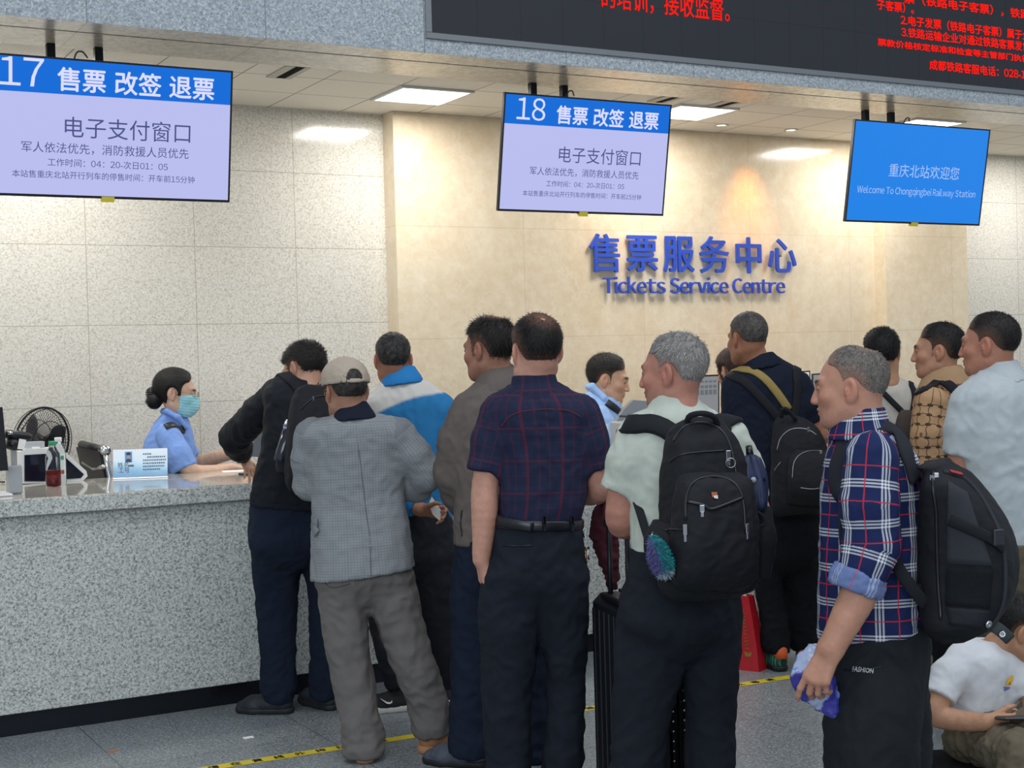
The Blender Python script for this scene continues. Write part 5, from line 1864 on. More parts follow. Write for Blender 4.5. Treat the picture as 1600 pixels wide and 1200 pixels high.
p.child('epaulette', ribbon(P_, N_, 0.045, 0.006), M['black_leather'])

# ================================================== 8  man in a light polo with a black backpack
p = Person(4.56, 'person in pale green polo shirt wearing the large black backpack, grey hair', 42, 'b5806e', 8)
p.base = (1060, 1000, 0.0)
p.set_head(1052, 582, 62, 4, 0, 0.98, neck=[(1056, 612, 0.0), (1062, 646, -0.02)], neck_r=0.062, beard=0.25)
rows = [(624, 1022, 1088), (640, 1006, 1106), (656, 992, 1128), (680, 982, 1150), (720, 982, 1162), (780, 984, 1168), (840, 986, 1168), (872, 986, 1166)]
T = p.torso(rows, 0.62, 25)
la = p.limb([(1000, 682, -0.02, 0.070), (984, 722, -0.02, 0.068), (969, 766, -0.01, 0.063)], False, True, 0.02)
ra = p.limb([(1138, 690, 0.06, 0.072), (1160, 735, 0.08, 0.068), (1172, 780, 0.10, 0.062)], False, True, 0.02)
polo = fabric('polo_pale_green', 'c2c9bd')
p.garment('polo_shirt', [T, la, ra], polo, 0.035, 0.0065, (9, 9, 7))
p.garment('sleeve_cuff', [p.limb([(972, 757, -0.01, 0.0655), (968, 769, -0.01, 0.064)], True, True)], polo, 0.01, 0.0, h=0.007)
p.garment('collar', [p.torso([(612, 1018, 1086, 0.0), (628, 1015, 1092, 0.0), (645, 1006, 1106, -0.002), (668, 998, 1116, 0.0)], 0.9, 35)], polo, 0.012, 0.002, h=0.006)
trousers(p, [(864, 988, 1164), (900, 982, 1158), (945, 974, 1152), (975, 970, 1148)], [[(1026, 950, 0.0, 0.112), (1012, 1050, 0.0, 0.094), (1000, 1130, 0.0, 0.076), (994, 1200, 0.0, 0.072), (992, 1300, 0.0, 0.076)], [(1108, 950, 0.04, 0.094), (1111, 1050, 0.06, 0.079), (1110, 1130, 0.07, 0.066), (1108, 1200, 0.07, 0.068), (1107, 1300, 0.07, 0.076)]], fabric('ink_trouser', '20242c'), 0.009)
p.under([p.torso(rows, 0.62, 25, grow=-0.03)])
p.arm([(982, 725, -0.02, 0.046), (972, 775, -0.01, 0.047), (970, 815, 0.0, 0.045), (986, 822, 0.12, 0.038), (1004, 812, 0.22, 0.029)], dict(dir=FW * 0.5 + RT * 0.8 + UP * 0.1, back=-RT * 0.2 - UP * 0.1 + FW * 0.3, thumb=1, scale=0.95))
p.arm([(1162, 740, 0.08, 0.045), (1178, 786, 0.10, 0.044), (1184, 815, 0.12, 0.040), (1168, 842, 0.24, 0.030)], dict(dir=FW * 0.6 - RT * 0.7, back=RT * 0.4 + FW * 0.3, thumb=-1, scale=0.9))
p.finish()
build_hair(p.head, dict(col='3a3836', grey='a6a39f', greymix=0.55, greyside=0.25, scalp='a47a66', thick=0.011, edge=0.026, length=0.016, stand=0.12, mess=0.35, strands=6500, front=0.062, front_z=0.07, side=0.020, nape=-0.076, thinness=0.6, fade=1.0), p.body, 19)
P8 = p
shoes_under(p, p.legs, (FW * 0.95 - RT * 0.3, FW), blk_sh, rubber_b, 0.28, 0.10)

# ================================================== 9  man in a navy polo with a small backpack
p = Person(7.35, 'person in navy polo with one tan strapped small black backpack at the counter', 10, 'a06f55', 9)
p.base = (1215, 900, 0.0)
p.set_head(1168, 529, 27, 6, 0, 1.08, neck=[(1178, 556, 0.0), (1190, 576, -0.02)], neck_r=0.060)
rows = [(560, 1168, 1214), (570, 1156, 1228), (584, 1142, 1246), (604, 1134, 1258), (650, 1140, 1264), (700, 1148, 1264), (760, 1158, 1270), (800, 1168, 1280), (815, 1170, 1282)]
T = p.torso(rows, 0.6, 5)
la = p.limb([(1152, 604, 0.0, 0.078), (1152, 640, 0.0, 0.074), (1152, 668, 0.0, 0.068)], False, True, 0.02)
ra = p.limb([(1246, 604, 0.0, 0.074), (1260, 632, 0.0, 0.070), (1271, 655, 0.02, 0.064)], False, True, 0.02)
np_ = fabric('navy_polo', '1b2130')
p.garment('polo_shirt', [T, la, ra], np_, 0.035, 0.007, (9, 9, 7))
p.garment('collar', [p.torso([(553, 1165, 1207, 0.0), (564, 1161, 1217, 0.0), (575, 1157, 1223, 0.0)], 0.95, 10)], np_, 0.01, 0.001, h=0.007)
trousers(p, [(800, 1172, 1280), (840, 1172, 1282), (860, 1172, 1282)], [[(1196, 850, 0.0, 0.085), (1199, 900, 0.0, 0.060), (1208, 960, 0.0, 0.057), (1213, 1020, -0.02, 0.060)], [(1246, 850, 0.06, 0.098), (1249, 900, 0.08, 0.086), (1254, 960, 0.10, 0.073), (1257, 1012, 0.12, 0.070)]], black_tr, 0.008)
p.under([p.torso(rows, 0.6, 5, grow=-0.03)])
p.arm([(1152, 640, 0.0, 0.048), (1155, 680, 0.0, 0.046), (1162, 694, 0.03, 0.044), (1178, 690, 0.22, 0.03)], dict(dir=FW + RT * 0.3, back=UP, thumb=1, scale=0.95))
p.arm([(1262, 630, 0.02, 0.048), (1276, 668, 0.02, 0.048), (1280, 686, 0.05, 0.045), (1262, 690, 0.28, 0.03)], dict(dir=FW - RT * 0.3, back=UP, thumb=-1, scale=0.95))
p.finish()
build_hair(p.head, dict(dark_hair, col='24211f', grey='7b7671', greymix=0.3, thick=0.007, edge=0.03, length=0.008, stand=0.5, strands=4500, thinness=0.6, scalp='82604c', nape=-0.06), p.body, 21)
P9 = p
grn = NT('green_knit'); gq = grn.sep(grn.obj()); grn.out(grn.mix(grn.line(gq[1], 0.018, 0, 0.007), rgba('1d4238'), rgba('2f8a70')), 0.8)
org = plain('orange_lining', 'd9612e', 0.7)
for sh, l_, d_ in zip(shoes_under(p, p.legs, (FW * 0.94 - RT * 0.3, FW * 0.9 + RT * 0.3), grn.m, rubber_b, 0.29, 0.085), p.legs, (FW * 0.94 - RT * 0.3, FW * 0.9 + RT * 0.3)):
    Y = unit(d_); a0 = p.pt(*l_[-1][:3]); f0 = np.array((a0[0], a0[1], 0)) - Y * 0.075
    add('heel_tab', MB().tube([f0 + Y * 0.012 + UP * 0.062, f0 + Y * 0.026 + UP * 0.095, f0 + Y * 0.07 + UP * 0.10], [0.028, 0.036, 0.034], 14).vf, org, sh)

# ================================================== 9b  customer in front, mostly hidden
p = Person(7.9, 'person with brown hair and rose trousers mostly hidden before the navy polo', 20, 'b78c74', 19)
p.base = (1205, 900, 0.0)
p.set_head(1146, 580, 30, 18, 0, 0.95, neck=[(1156, 602, 0.0), (1168, 622, -0.02)], neck_r=0.05)
rows = [(612, 1158, 1196), (630, 1146, 1222), (700, 1152, 1230), (780, 1168, 1240), (820, 1172, 1244)]
T = p.torso(rows, 0.62, 10)
p.garment('blouse', [T, p.limb([(1152, 640, 0.0, 0.055), (1156, 690, 0.02, 0.05), (1170, 700, 0.15, 0.04)], False, True), p.limb([(1222, 640, 0.0, 0.055), (1228, 690, 0.02, 0.05), (1214, 700, 0.15, 0.04)], False, True)], fabric('blouse_grey', '8d8480'), 0.03, 0.005, h=0.012)
p.under([p.torso(rows, 0.62, 10, grow=-0.03)])
p.garment('trousers', [p.torso([(810, 1172, 1244), (850, 1174, 1246)], 0.7, 10), p.limb([(1194, 850, 0.0, 0.095), (1200, 920, 0.0, 0.075), (1206, 978, 0.0, 0.06)], False, True), p.limb([(1226, 850, 0.02, 0.09), (1230, 920, 0.04, 0.075), (1232, 975, 0.05, 0.062)], False, True)], pink_tr, 0.03, 0.006, h=0.011)
p.finish()
build_hair(p.head, dict(col='3b2a24', thick=0.022, edge=0.02, length=0.03, strands=2400, stand=0.1, mess=0.4, nape=-0.11, burn=-0.06, side=0.04, front=0.072, thinness=0), p.body, 23)
for c_ in ((1208, 1004), (1234, 996)):
    shoe('shoe', floor_pt(*c_), FW, plain('brown_shoe', '6a4a3c', 0.6), rubber_b, p.body, 0.25, 0.08)

# ================================================== 10  man in a blue plaid shirt
p = Person(4.13, 'person in blue, white and red plaid shirt holding a blue plastic pack', 62, 'c08f78', 10)
p.base = (1370, 1100, 0.0)
p.set_head(1329, 606, 70, 4, 0, 0.955, neck=[(1338, 632, 0.0), (1350, 668, -0.01)], neck_r=0.064)
rows = [(655, 1318, 1380), (676, 1304, 1396), (704, 1294, 1420), (750, 1288, 1436), (810, 1286, 1442), (870, 1284, 1442), (930, 1283, 1444), (985, 1284, 1446), (1010, 1286, 1446)]
T = p.torso(rows, 1.15, 60, 2.4)
la = p.limb([(1362, 716, -0.19, 0.074), (1358, 790, -0.21, 0.076), (1362, 850, -0.21, 0.074), (1352, 885, -0.22, 0.066), (1342, 910, -0.22, 0.060)], False, True, 0.02)
ra = p.limb([(1352, 716, 0.19, 0.07), (1340, 800, 0.21, 0.07), (1320, 870, 0.24, 0.06)], False, True, 0.02)
wu = [(0, 0), (0.10, 0.55), (0.15, 0), (0.19, 0.62), (0.245, 0), (0.285, 0.55), (0.335, 0)]
blue_pl = plaid('blue_plaid', '1e2a55', 0.098, wu, wu, [(0, 0), (0.69, 1), (0.725, 0)], [(0, 0), (0.69, 1), (0.725, 0)], 'e8ecf2', 'c8303c', 0.92)


def hem10(P):
    a = p.pt(1284, 1000); b = p.pt(1446, 974)
    n_ = unit(np.cross(b - a, FW)); n_ = n_ if n_[2] < 0 else -n_
    return (P - a) @ n_


p.garment('shirt', [T, la, ra], blue_pl, 0.03, 0.0065, (9, 9, 7), 0.0075, cut=[hem10], uv=True)
p.garment('collar', [p.torso([(638, 1308, 1382, 0.0), (662, 1300, 1390, 0.0), (684, 1292, 1404, 0.0)], 0.95, 60)], blue_pl, 0.01, 0.002, h=0.006, uv=True)
cuff_m = plaid('plaid_reverse', '6d7fae', 0.098, wu, wu, [(0, 0), (0.69, 1), (0.725, 0)], [(0, 0), (0.69, 1), (0.725, 0)], 'cdd6e6', 'b0606c', 0.6)
p.garment('rolled_cuff', [p.limb([(1346, 894, -0.22, 0.068), (1340, 908, -0.22, 0.072), (1335, 922, -0.22, 0.066)], True, True)], cuff_m, 0.01, 0.008, (18, 18, 18), h=0.006, uv=True)
trousers(p, [(965, 1296, 1446), (1010, 1300, 1450), (1060, 1304, 1446), (1090, 1304, 1440)], [[(1368, 1070, -0.08, 0.124), (1362, 1150, -0.08, 0.120), (1360, 1240, -0.08, 0.112), (1358, 1330, -0.08, 0.10), (1356, 1430, -0.08, 0.095)], [(1380, 1070, 0.10, 0.12), (1392, 1150, 0.10, 0.10), (1392, 1240, 0.10, 0.09), (1392, 1400, 0.10, 0.085)]], fabric('black_sport_trouser', '1d2126', rough=0.75, spec=0.25), 0.008, 1.05)
p.under([p.torso(rows, 1.15, 60, grow=-0.035)])
p.arm([(1352, 885, -0.22, 0.048), (1343, 925, -0.22, 0.049), (1322, 968, -0.23, 0.043), (1304, 1003, -0.23, 0.036), (1297, 1015, -0.23, 0.035)], dict(dir=-UP * 0.86 - RT * 0.44 - FW * 0.05, back=-FW * 0.75 - RT * 0.42 + UP * 0.35, thumb=1, curls=[(0.30, 0.35, 0.25), (0.65, 0.6, 0.35), (0.7, 0.65, 0.4), (0.75, 0.7, 0.4)], scale=1.0, spread=0.16, thumb_dir=(0.35, 0.7, -0.75)), h=0.0036)
p.arm([(1330, 840, 0.22, 0.045), (1318, 880, 0.24, 0.04), (1300, 940, 0.26, 0.032)], dict(dir=-UP, back=-RT, thumb=-1, scale=0.95))
p.finish()
build_hair(p.head, dict(col='3b3632', grey='8f8881', greymix=0.42, greyside=0.2, scalp='a67d69', thick=0.008, edge=0.032, length=0.010, stand=0.15, mess=0.35, strands=6500, front=0.058, front_z=0.075, side=0.016, nape=-0.082, thinness=0.8, bald=[(0.0, -0.062, 0.128, 0.012)], fade=1.3), p.body, 25)
P10 = p
V, F = text_vf('FASHION', 0.021, (0, 0, 0), (1, 0, 0), (0, 1, 0), 0, 'LEFT', 0.0004)
P_, n_ = cast([p.trees[3]], 1332, 1050, 0.003)
ex = unit(np.array(cast([p.trees[3]], 1352, 1051, 0.003)[0]) - P_); ey = unit(np.cross(n_, ex))
V = np.array(V); Q = P_ + V[:, :1] * ex * 0.72 + V[:, 1:2] * ey
Q = np.array([near([p.trees[3]], q, 0.003)[0] for q in Q])
p.child('printed_word', (Q, F), plain('print_grey', 'b9bdc2', 0.6), False)
p.child('pocket_seam', seam([p.trees[3]], [(1318, 1046), (1345, 1048), (1380, 1042)], 0.002, 0.001), M['black_plastic'])
shoes_under(p, p.legs, (-RT * 0.9 + FW * 0.3, -RT * 0.9 + FW * 0.3), blk_sh, rubber_b, 0.28, 0.10)

# ================================================== 11  young man in a light grey tee
p = Person(7.12, 'person with black hair in light grey tee wearing a small sling bag', -4, 'b08668', 11)
p.base = (1392, 900, 0.0)
p.set_head(1377, 552, -2, 2, 0, 0.98, neck=[(1384, 574, 0.0), (1388, 600, -0.01)], neck_r=0.054)
rows = [(590, 1374, 1404), (599, 1360, 1420), (612, 1350, 1432), (640, 1350, 1436), (700, 1354, 1434), (760, 1354, 1434), (830, 1354, 1436)]
T = p.torso(rows, 0.62)
p.garment('tee_shirt', [T, p.limb([(1356, 622, 0, 0.06), (1348, 680, 0, 0.06)], False, True), p.limb([(1430, 622, 0, 0.06), (1440, 680, 0, 0.06)], False, True)], fabric('tee_light_grey', 'b9b4ab'), 0.03, 0.006, h=0.009)
trousers(p, [(815, 1356, 1434), (860, 1356, 1438)], [[(1375, 860, 0, 0.09), (1380, 950, 0.0, 0.075), (1390, 1046, 0, 0.065)], [(1418, 860, 0, 0.09), (1432, 950, 0.0, 0.07), (1446, 1046, 0, 0.06)]], fabric('stone_trouser', '8f8a80'), 0.006)
p.under([p.torso(rows, 0.62, grow=-0.025)])
p.arm([(1349, 670, 0, 0.04), (1344, 720, 0, 0.038), (1350, 770, 0.1, 0.028)], dict(dir=-UP, back=-RT, thumb=-1))
p.arm([(1440, 670, 0, 0.04), (1444, 720, 0, 0.038), (1440, 770, 0.1, 0.028)], dict(dir=-UP, back=RT, thumb=1))
p.finish()
build_hair(p.head, dict(dark_hair, col='0f0e0e', thick=0.013, edge=0.024, length=0.018, strands=4800, stand=0.45, mess=0.6, nape=-0.062, thinness=0.4), p.body, 27)
P11 = p
maroon_p = NT('maroon_print'); mn = maroon_p.voro(maroon_p.obj(), 38)['Distance']
maroon_p.out(maroon_p.mix(maroon_p.math('LESS_THAN', mn, 0.26), rgba('c9bfae'), rgba('7d2430')), 0.7)
shoes_under(p, p.legs, (FW, -RT * 0.5 + FW * 0.85), maroon_p.m, rubber_w, 0.29, 0.10, sole_h=0.04)

# ================================================== 12  young man in a tan printed jacket
p = Person(6.65, 'person in tan jacket printed with dark rings, facing left', 55, 'b5876c', 12)
p.base = (1480, 900, 0.0)
p.set_head(1466, 549, 70, 2, 0, 1.03, neck=[(1474, 578, 0.0), (1482, 604, -0.01)], neck_r=0.058)
rows = [(586, 1456, 1504), (596, 1446, 1514), (612, 1434, 1524), (650, 1428, 1526), (700, 1426, 1524), (760, 1426, 1522), (830, 1428, 1520)]
T = p.torso(rows, 1.05, 50)
la = p.limb([(1456, 630, -0.17, 0.074), (1450, 680, -0.19, 0.072), (1452, 726, -0.19, 0.068), (1440, 760, -0.12, 0.056)], False, True, 0.02)
ra = p.limb([(1470, 630, 0.17, 0.07), (1466, 690, 0.19, 0.07), (1450, 750, 0.2, 0.055)], False, True, 0.02)
rp = ring_print('ring_print', 'b28f6c', '3a2a20')
p.garment('jacket', [T, la, ra], rp, 0.035, 0.007, (9, 9, 7), uv=True)
p.garment('collar', [p.torso([(572, 1450, 1500, 0.0), (588, 1442, 1512, 0.0), (602, 1436, 1520, 0.0)], 1.0, 55)], fabric('collar_tan', 'a98a6a'), 0.01, 0.002, h=0.007)
trousers(p, [(815, 1432, 1516), (850, 1432, 1516)], [[(1470, 850, -0.09, 0.10), (1480, 950, -0.08, 0.08), (1488, 1062, -0.08, 0.066)], [(1484, 850, 0.09, 0.10), (1490, 950, 0.09, 0.08), (1494, 1060, 0.09, 0.066)]], black_tr, 0.006, 1.0)
p.under([p.torso(rows, 1.05, 50, grow=-0.03)])
p.arm([(1444, 752, -0.12, 0.036), (1430, 770, -0.05, 0.028)], dict(dir=-RT + FW * 0.2, back=-FW, thumb=1))
p.finish()
build_hair(p.head, dict(col='141110', scalp='7d5f4c', thick=0.013, edge=0.028, length=0.013, strands=5500, stand=0.5, mess=0.6, front=0.070, front_z=0.066, side=0.024, nape=-0.066, thinness=0.6, fade=1.3), p.body, 29)
P12 = p
shoes_under(p, p.legs, (-RT * 0.8 + FW * 0.5,) * 2, blk_sh, rubber_b, 0.28, 0.10)

# ================================================== 13  man in a pale blue grey polo
p = Person(5.78, 'person in pale grey polo shirt and olive trousers at the right edge', 38, 'b17d66', 13)
p.base = (1580, 900, 0.0)
p.set_head(1546, 539, 56, 2, 0, 1.04, neck=[(1556, 568, 0.0), (1564, 594, -0.01)], neck_r=0.064)
rows = [(574, 1530, 1592), (586, 1514, 1606), (602, 1500, 1630), (630, 1492, 1646), (690, 1492, 1654), (760, 1500, 1656), (820, 1512, 1656), (856, 1518, 1656)]
T = p.torso(rows, 0.66, 28)
la = p.limb([(1514, 630, -0.04, 0.074), (1505, 670, -0.05, 0.070), (1498, 712, -0.05, 0.064)], False, True, 0.02)
ra = p.limb([(1640, 630, 0.06, 0.074), (1650, 670, 0.06, 0.07), (1656, 712, 0.06, 0.064)], False, True, 0.02)
pg = fabric('polo_pale_grey', 'b4bcbf')
p.garment('polo_shirt', [T, la, ra], pg, 0.035, 0.0065, (9, 9, 6))
p.garment('collar', [p.torso([(565, 1530, 1588, 0.0), (580, 1525, 1596, 0.0), (598, 1516, 1608, 0.0)], 0.95, 45)], pg, 0.01, 0.001, h=0.006)
trousers(p, [(845, 1522, 1652), (890, 1522, 1656), (920, 1524, 1654)], [[(1560, 910, 0, 0.115), (1566, 1000, 0, 0.1), (1570, 1090, 0, 0.085), (1572, 1150, 0, 0.08)], [(1624, 910, 0.05, 0.11), (1624, 1000, 0.05, 0.095), (1622, 1140, 0.05, 0.08)]], olive_tr, 0.009)
p.under([p.torso(rows, 0.66, 28, grow=-0.03)])
p.arm([(1503, 690, -0.05, 0.048), (1500, 735, -0.05, 0.048), (1506, 772, -0.04, 0.046), (1494, 815, 0.04, 0.036), (1490, 840, 0.06, 0.028)], dict(dir=-UP + FW * 0.3, back=-RT, thumb=1))
p.arm([(1652, 690, 0.06, 0.048), (1660, 760, 0.06, 0.046), (1650, 830, 0.12, 0.03)], dict(dir=-UP, back=RT, thumb=1))
p.finish()
build_hair(p.head, dict(col='1a1614', scalp='80604e', thick=0.009, edge=0.03, length=0.010, strands=6000, stand=0.55, mess=0.5, front=0.068, front_z=0.066, side=0.022, nape=-0.068, thinness=0.65, fade=1.4), p.body, 31)
shoes_under(p, p.legs, (-RT * 0.5 + FW * 0.8,) * 2, blk_sh, rubber_b, 0.28, 0.10)

# ================================================== 14  boy with a tablet
p = Person(4.92, 'boy in white tee sitting on a low black stool with a tablet', -125, 'b98d70', 14)
p.base = (1530, 1150, 0.0)
p.set_head(1598, 984, -100, 24, 0, 0.90, neck=[(1560, 1008, 0.03), (1540, 1030, 0.05)], neck_r=0.044, lip='b9706a')
rows = [(1000, 1512, 1566, 0.03), (1010, 1498, 1580, 0.03), (1026, 1484, 1594, 0.03), (1060, 1482, 1592, 0.03), (1100, 1482, 1588, 0.03), (1140, 1478, 1580, 0.03), (1170, 1474, 1572, 0.03)]
T = p.torso(rows, 0.68, -140)
la = p.limb([(1500, 1030, -0.01, 0.048), (1482, 1056, -0.06, 0.056), (1466, 1090, -0.09, 0.060)], False, True, 0.02)
ra = p.limb([(1588, 1034, 0.02, 0.056), (1602, 1060, 0.0, 0.058), (1610, 1088, -0.02, 0.056)], False, True, 0.02)
p.garment('tee_shirt', [T, la, ra], fabric('tee_white', 'd6d9dd'), 0.04, 0.004, (10, 10, 9), 0.007)
p.arm([(1474, 1070, -0.08, 0.038), (1462, 1108, -0.11, 0.039), (1470, 1120, -0.12, 0.038), (1510, 1127, -0.16, 0.032), (1540, 1128, -0.20, 0.026)], dict(dir=RT * 0.9 + FW * -0.05 - UP * 0.05, back=-FW * 0.8 - UP * 0.2, thumb=-1, curls=[(0.5, 1.0, 0.7), (0.6, 1.1, 0.8), (0.7, 1.1, 0.8), (0.75, 1.1, 0.8)], scale=0.82, thumb_dir=(0.45, 0.85, -0.25)), h=0.0036)
p.arm([(1608, 1075, -0.02, 0.036), (1618, 1108, -0.05, 0.036), (1630, 1125, -0.08, 0.034), (1645, 1122, -0.18, 0.026)], dict(dir=RT * 0.4 - FW * 0.8, back=RT * 0.6, thumb=1, scale=0.8))
p.garment('trousers', [p.torso([(1135, 1484, 1576, 0.03), (1166, 1480, 1574, 0.03)], 0.75, -140), p.limb([(1508, 1154, -0.02, 0.074), (1560, 1152, -0.12, 0.080), (1620, 1140, -0.22, 0.072), (1640, 1200, -0.24, 0.062), (1645, 1290, -0.24, 0.06)], False, True), p.limb([(1540, 1160, -0.06, 0.078), (1575, 1172, -0.25, 0.078), (1598, 1180, -0.38, 0.075), (1590, 1230, -0.40, 0.065), (1585, 1300, -0.40, 0.06)], False, True)], khaki_tr, 0.03, 0.011, (14, 14, 14), 0.0075)
p.under([p.torso(rows, 0.68, -140, grow=-0.025)])
p.finish()
build_hair(p.head, dict(col='141110', thick=0.016, edge=0.02, length=0.018, strands=3500, stand=0.15, mess=0.3, front=0.078, front_z=0.05, side=0.026, nape=-0.055, thinness=0.5, fade=1.2), p.body, 33)
f0 = floor_pt(1588, 1318); shoe('shoe', f0, RT * 0.8 - FW * 0.5, M['white_plastic'], rubber_w, p.body, 0.22, 0.08)
f0 = floor_pt(1648, 1300); shoe('shoe', f0, RT * 0.8 - FW * 0.5, M['white_plastic'], rubber_w, p.body, 0.22, 0.08)
# printed motif on the tee: a yellow scoop on a blue cup
tr = [p.trees[0]]


def patch(px, m, lift):
    pts = [cast(tr, *q, lift)[0] for q in px]
    if any(q is None for q in pts): return None
    c = np.mean(pts, axis=0)
    return [c] + pts, [(0, i + 1, (i + 1) % len(pts) + 1) for i in range(len(pts))]


motif = [('print_scoop', [(1570, 1069), (1573, 1062), (1577, 1057), (1581, 1054), (1583, 1058), (1582, 1064), (1579, 1069), (1575, 1072)], plain('print_yellow', 'e0b63a', 0.7)),
         ('print_cup', [(1567, 1072), (1578, 1073), (1574, 1077), (1568, 1080)], plain('print_blue', '5c74a0', 0.7)),
         ('print_dot', [(1574, 1066), (1578, 1065), (1578, 1069), (1574, 1070)], plain('print_red', 'c2553c', 0.7))]
for nm, px, m in motif:
    g = patch(px, m, 0.004 if nm != 'print_dot' else 0.005)
    if g: p.child(nm, g, m, False)
c0 = p.pt(1581, 1121, -0.24)
a0, b0 = unit(RT * 0.85 - FW * 0.52), unit(FW * 0.50 + RT * 0.8 + UP * 0.12)
b0 = unit(np.cross(np.cross(a0, UP * 0.9 + FW * -0.15), a0)); n0 = np.cross(a0, b0)
TB = thing('tablet', c0, 'dark tablet computer held over the boy\'s lap', 'tablet')
Rm = np.column_stack([a0, unit(np.cross(n0, a0)), n0])
o0 = c0 + a0 * 0.03
n_t = unit(UP * 0.97 + FW * 0.20); flat = np.column_stack([RT, np.cross(n_t, RT), n_t])
add('body', MB().box((-0.05, -0.075, -0.006), (0.13, 0.06, 0.004), 0.004, (c0, flat)).vf, M['dark_plastic'], TB, False)
add('display', MB().box((-0.042, -0.067, 0.004), (0.122, 0.052, 0.0052), 0, (c0, flat)).vf, M['black_plastic'], TB, False)
S_ = thing('low_stool', floor_pt(1520, 1290), 'low black folding stool under the seated boy', 'stool')
sc_ = W(1522, 1182, 4.90)
add('seat', MB().box((-0.17, -0.15, -0.05), (0.13, 0.15, 0.0), 0.02, ((sc_[0], sc_[1], 0.205), np.column_stack([RT, FW, UP]))).vf, fabric('stool_black', '15171b'), S_, False)
for a in (-0.14, 0.10):
    for b in (-0.12, 0.12):
        q0 = np.array((sc_[0], sc_[1], 0)) + RT * a + FW * b
        add('leg', MB().tube([q0 + UP * 0.0, q0 + UP * 0.17], 0.012, 10).vf, M['black_metal'], S_)
# ------------------------------------------------------------------ bags carried by the queue
nyl = fabric('black_nylon', '16181d', 500, 0.75, 0.12, 0.2, 0.3)
nyl2 = fabric('charcoal_nylon', '33353b', 500, 0.8, 0.12, 0.2, 0.25)
web = fabric('black_webbing', '1c1e23', 700, 0.8, 0.1, 0.2, 0.25)


def cast_patch(trees, c4, n=10, m=10, lift=0.003):
    """quad patch between four pixel corners, lying on a surface, 3 mm thick"""
    a, b, c, d = [np.array(x, float) for x in c4]
    V = []
    last = None
    for i in range(n + 1):
        for j in range(m + 1):
            u, v = j / m, i / n
            q = (a * (1 - u) + b * u) * (1 - v) + (d * (1 - u) + c * u) * v
            p, _ = cast(trees, q[0], q[1], lift)
            if p is None: p = last if last is not None else near(trees, W(q[0], q[1], 5))[0]
            last = p; V.append(p)
    F = [(i * (m + 1) + j, (i + 1) * (m + 1) + j, (i + 1) * (m + 1) + j + 1, i * (m + 1) + j + 1) for i in range(n) for j in range(m)]
    V = np.array(V)
    k = len(V)
    nv = unit(CAM - V.mean(0))
    rim = [j for j in range(m + 1)] + [(i + 1) * (m + 1) - 1 for i in range(1, n + 1)] + [n * (m + 1) + j for j in range(m - 1, -1, -1)] + [i * (m + 1) for i in range(n - 1, 0, -1)]
    V = np.vstack([V, V[rim] - nv * lift * 2.2])
    F += [(rim[i], rim[(i + 1) % len(rim)], k + (i + 1) % len(rim), k + i) for i in range(len(rim))]
    return V, F


class Bag:
    def __init__(s, name, label, cat, z, phi, loc):
        s.z, s.phi, s.m = z, phi, z / FPX
        s.f, s.sd = facing(phi)
        s.o = thing(name, loc, label, cat)
        s.tr = []

    def pt(s, x, y, dd=0.0): return W(x, y, s.z + dd)

    def solid(s, name, prims, mat, k=0.02, amp=0.004, h=0.0075, extra=None, seed=3, parent=None):
        fn = union_fn([(p, k) for p in prims])
        lo, hi = bounds(prims, 0.03)
        V, F = polygonise(fn, lo, hi, h)
        V = folds(V, F, amp, (10, 10, 10), seed)
        t = bvh(V, F)
        o = add(name, (V, F), mat, parent or s.o)
        return o, t

    def loft(s, rows, p=3.0, phi=None):
        """rows: (y, l, r, dd, thickness in metres)"""
        a = math.radians(s.phi)
        pts, rx, ry = [], [], []
        for y, l, r, dd, th in rows:
            half = (r - l) / 2 * s.m
            pts.append(s.pt((l + r) / 2, y, dd))
            x = math.sqrt(max(half ** 2 - (th / 2 * math.sin(a)) ** 2, 0.0004)) / abs(math.cos(a))
            rx.append(x); ry.append(th / 2)
        return Loft(pts, rx, ry, s.sd, p)

    def zip(s, px, trees, r=0.0035, mat=None, lift=0.001, name='zipper', n=30):
        P, N = drape(trees, px, n, lift)
        return add(name, MB().tube(P, r, 6).vf, mat or M['black_plastic'], s.o)

    def pull(s, x, y, trees, ln=0.035, w=0.012, mat=None, tilt=0.0):
        p, n = cast(trees, x, y, 0.008)
        if p is None: return
        d = unit(-UP + RT * tilt); sx = unit(np.cross(d, n))
        R = np.column_stack([sx, d, unit(np.cross(sx, d))])
        add('zipper_pull', MB().box((-w / 2, 0, -0.002), (w / 2, ln * 0.6, 0.002), 0.001, (p, R)).box((-w / 3, ln * 0.55, -0.0025), (w / 3, ln, 0.0025), 0.001, (p, R)).vf, mat or M['zip_metal'], s.o, False)

    def strap(s, trees, px, w, th=0.006, mat=None, lift=0.006, name='shoulder_strap', n=30):
        P, N = drape(trees, px, n, lift, s.z)
        return add(name, ribbon(P, N, w, th), mat or web, s.o)


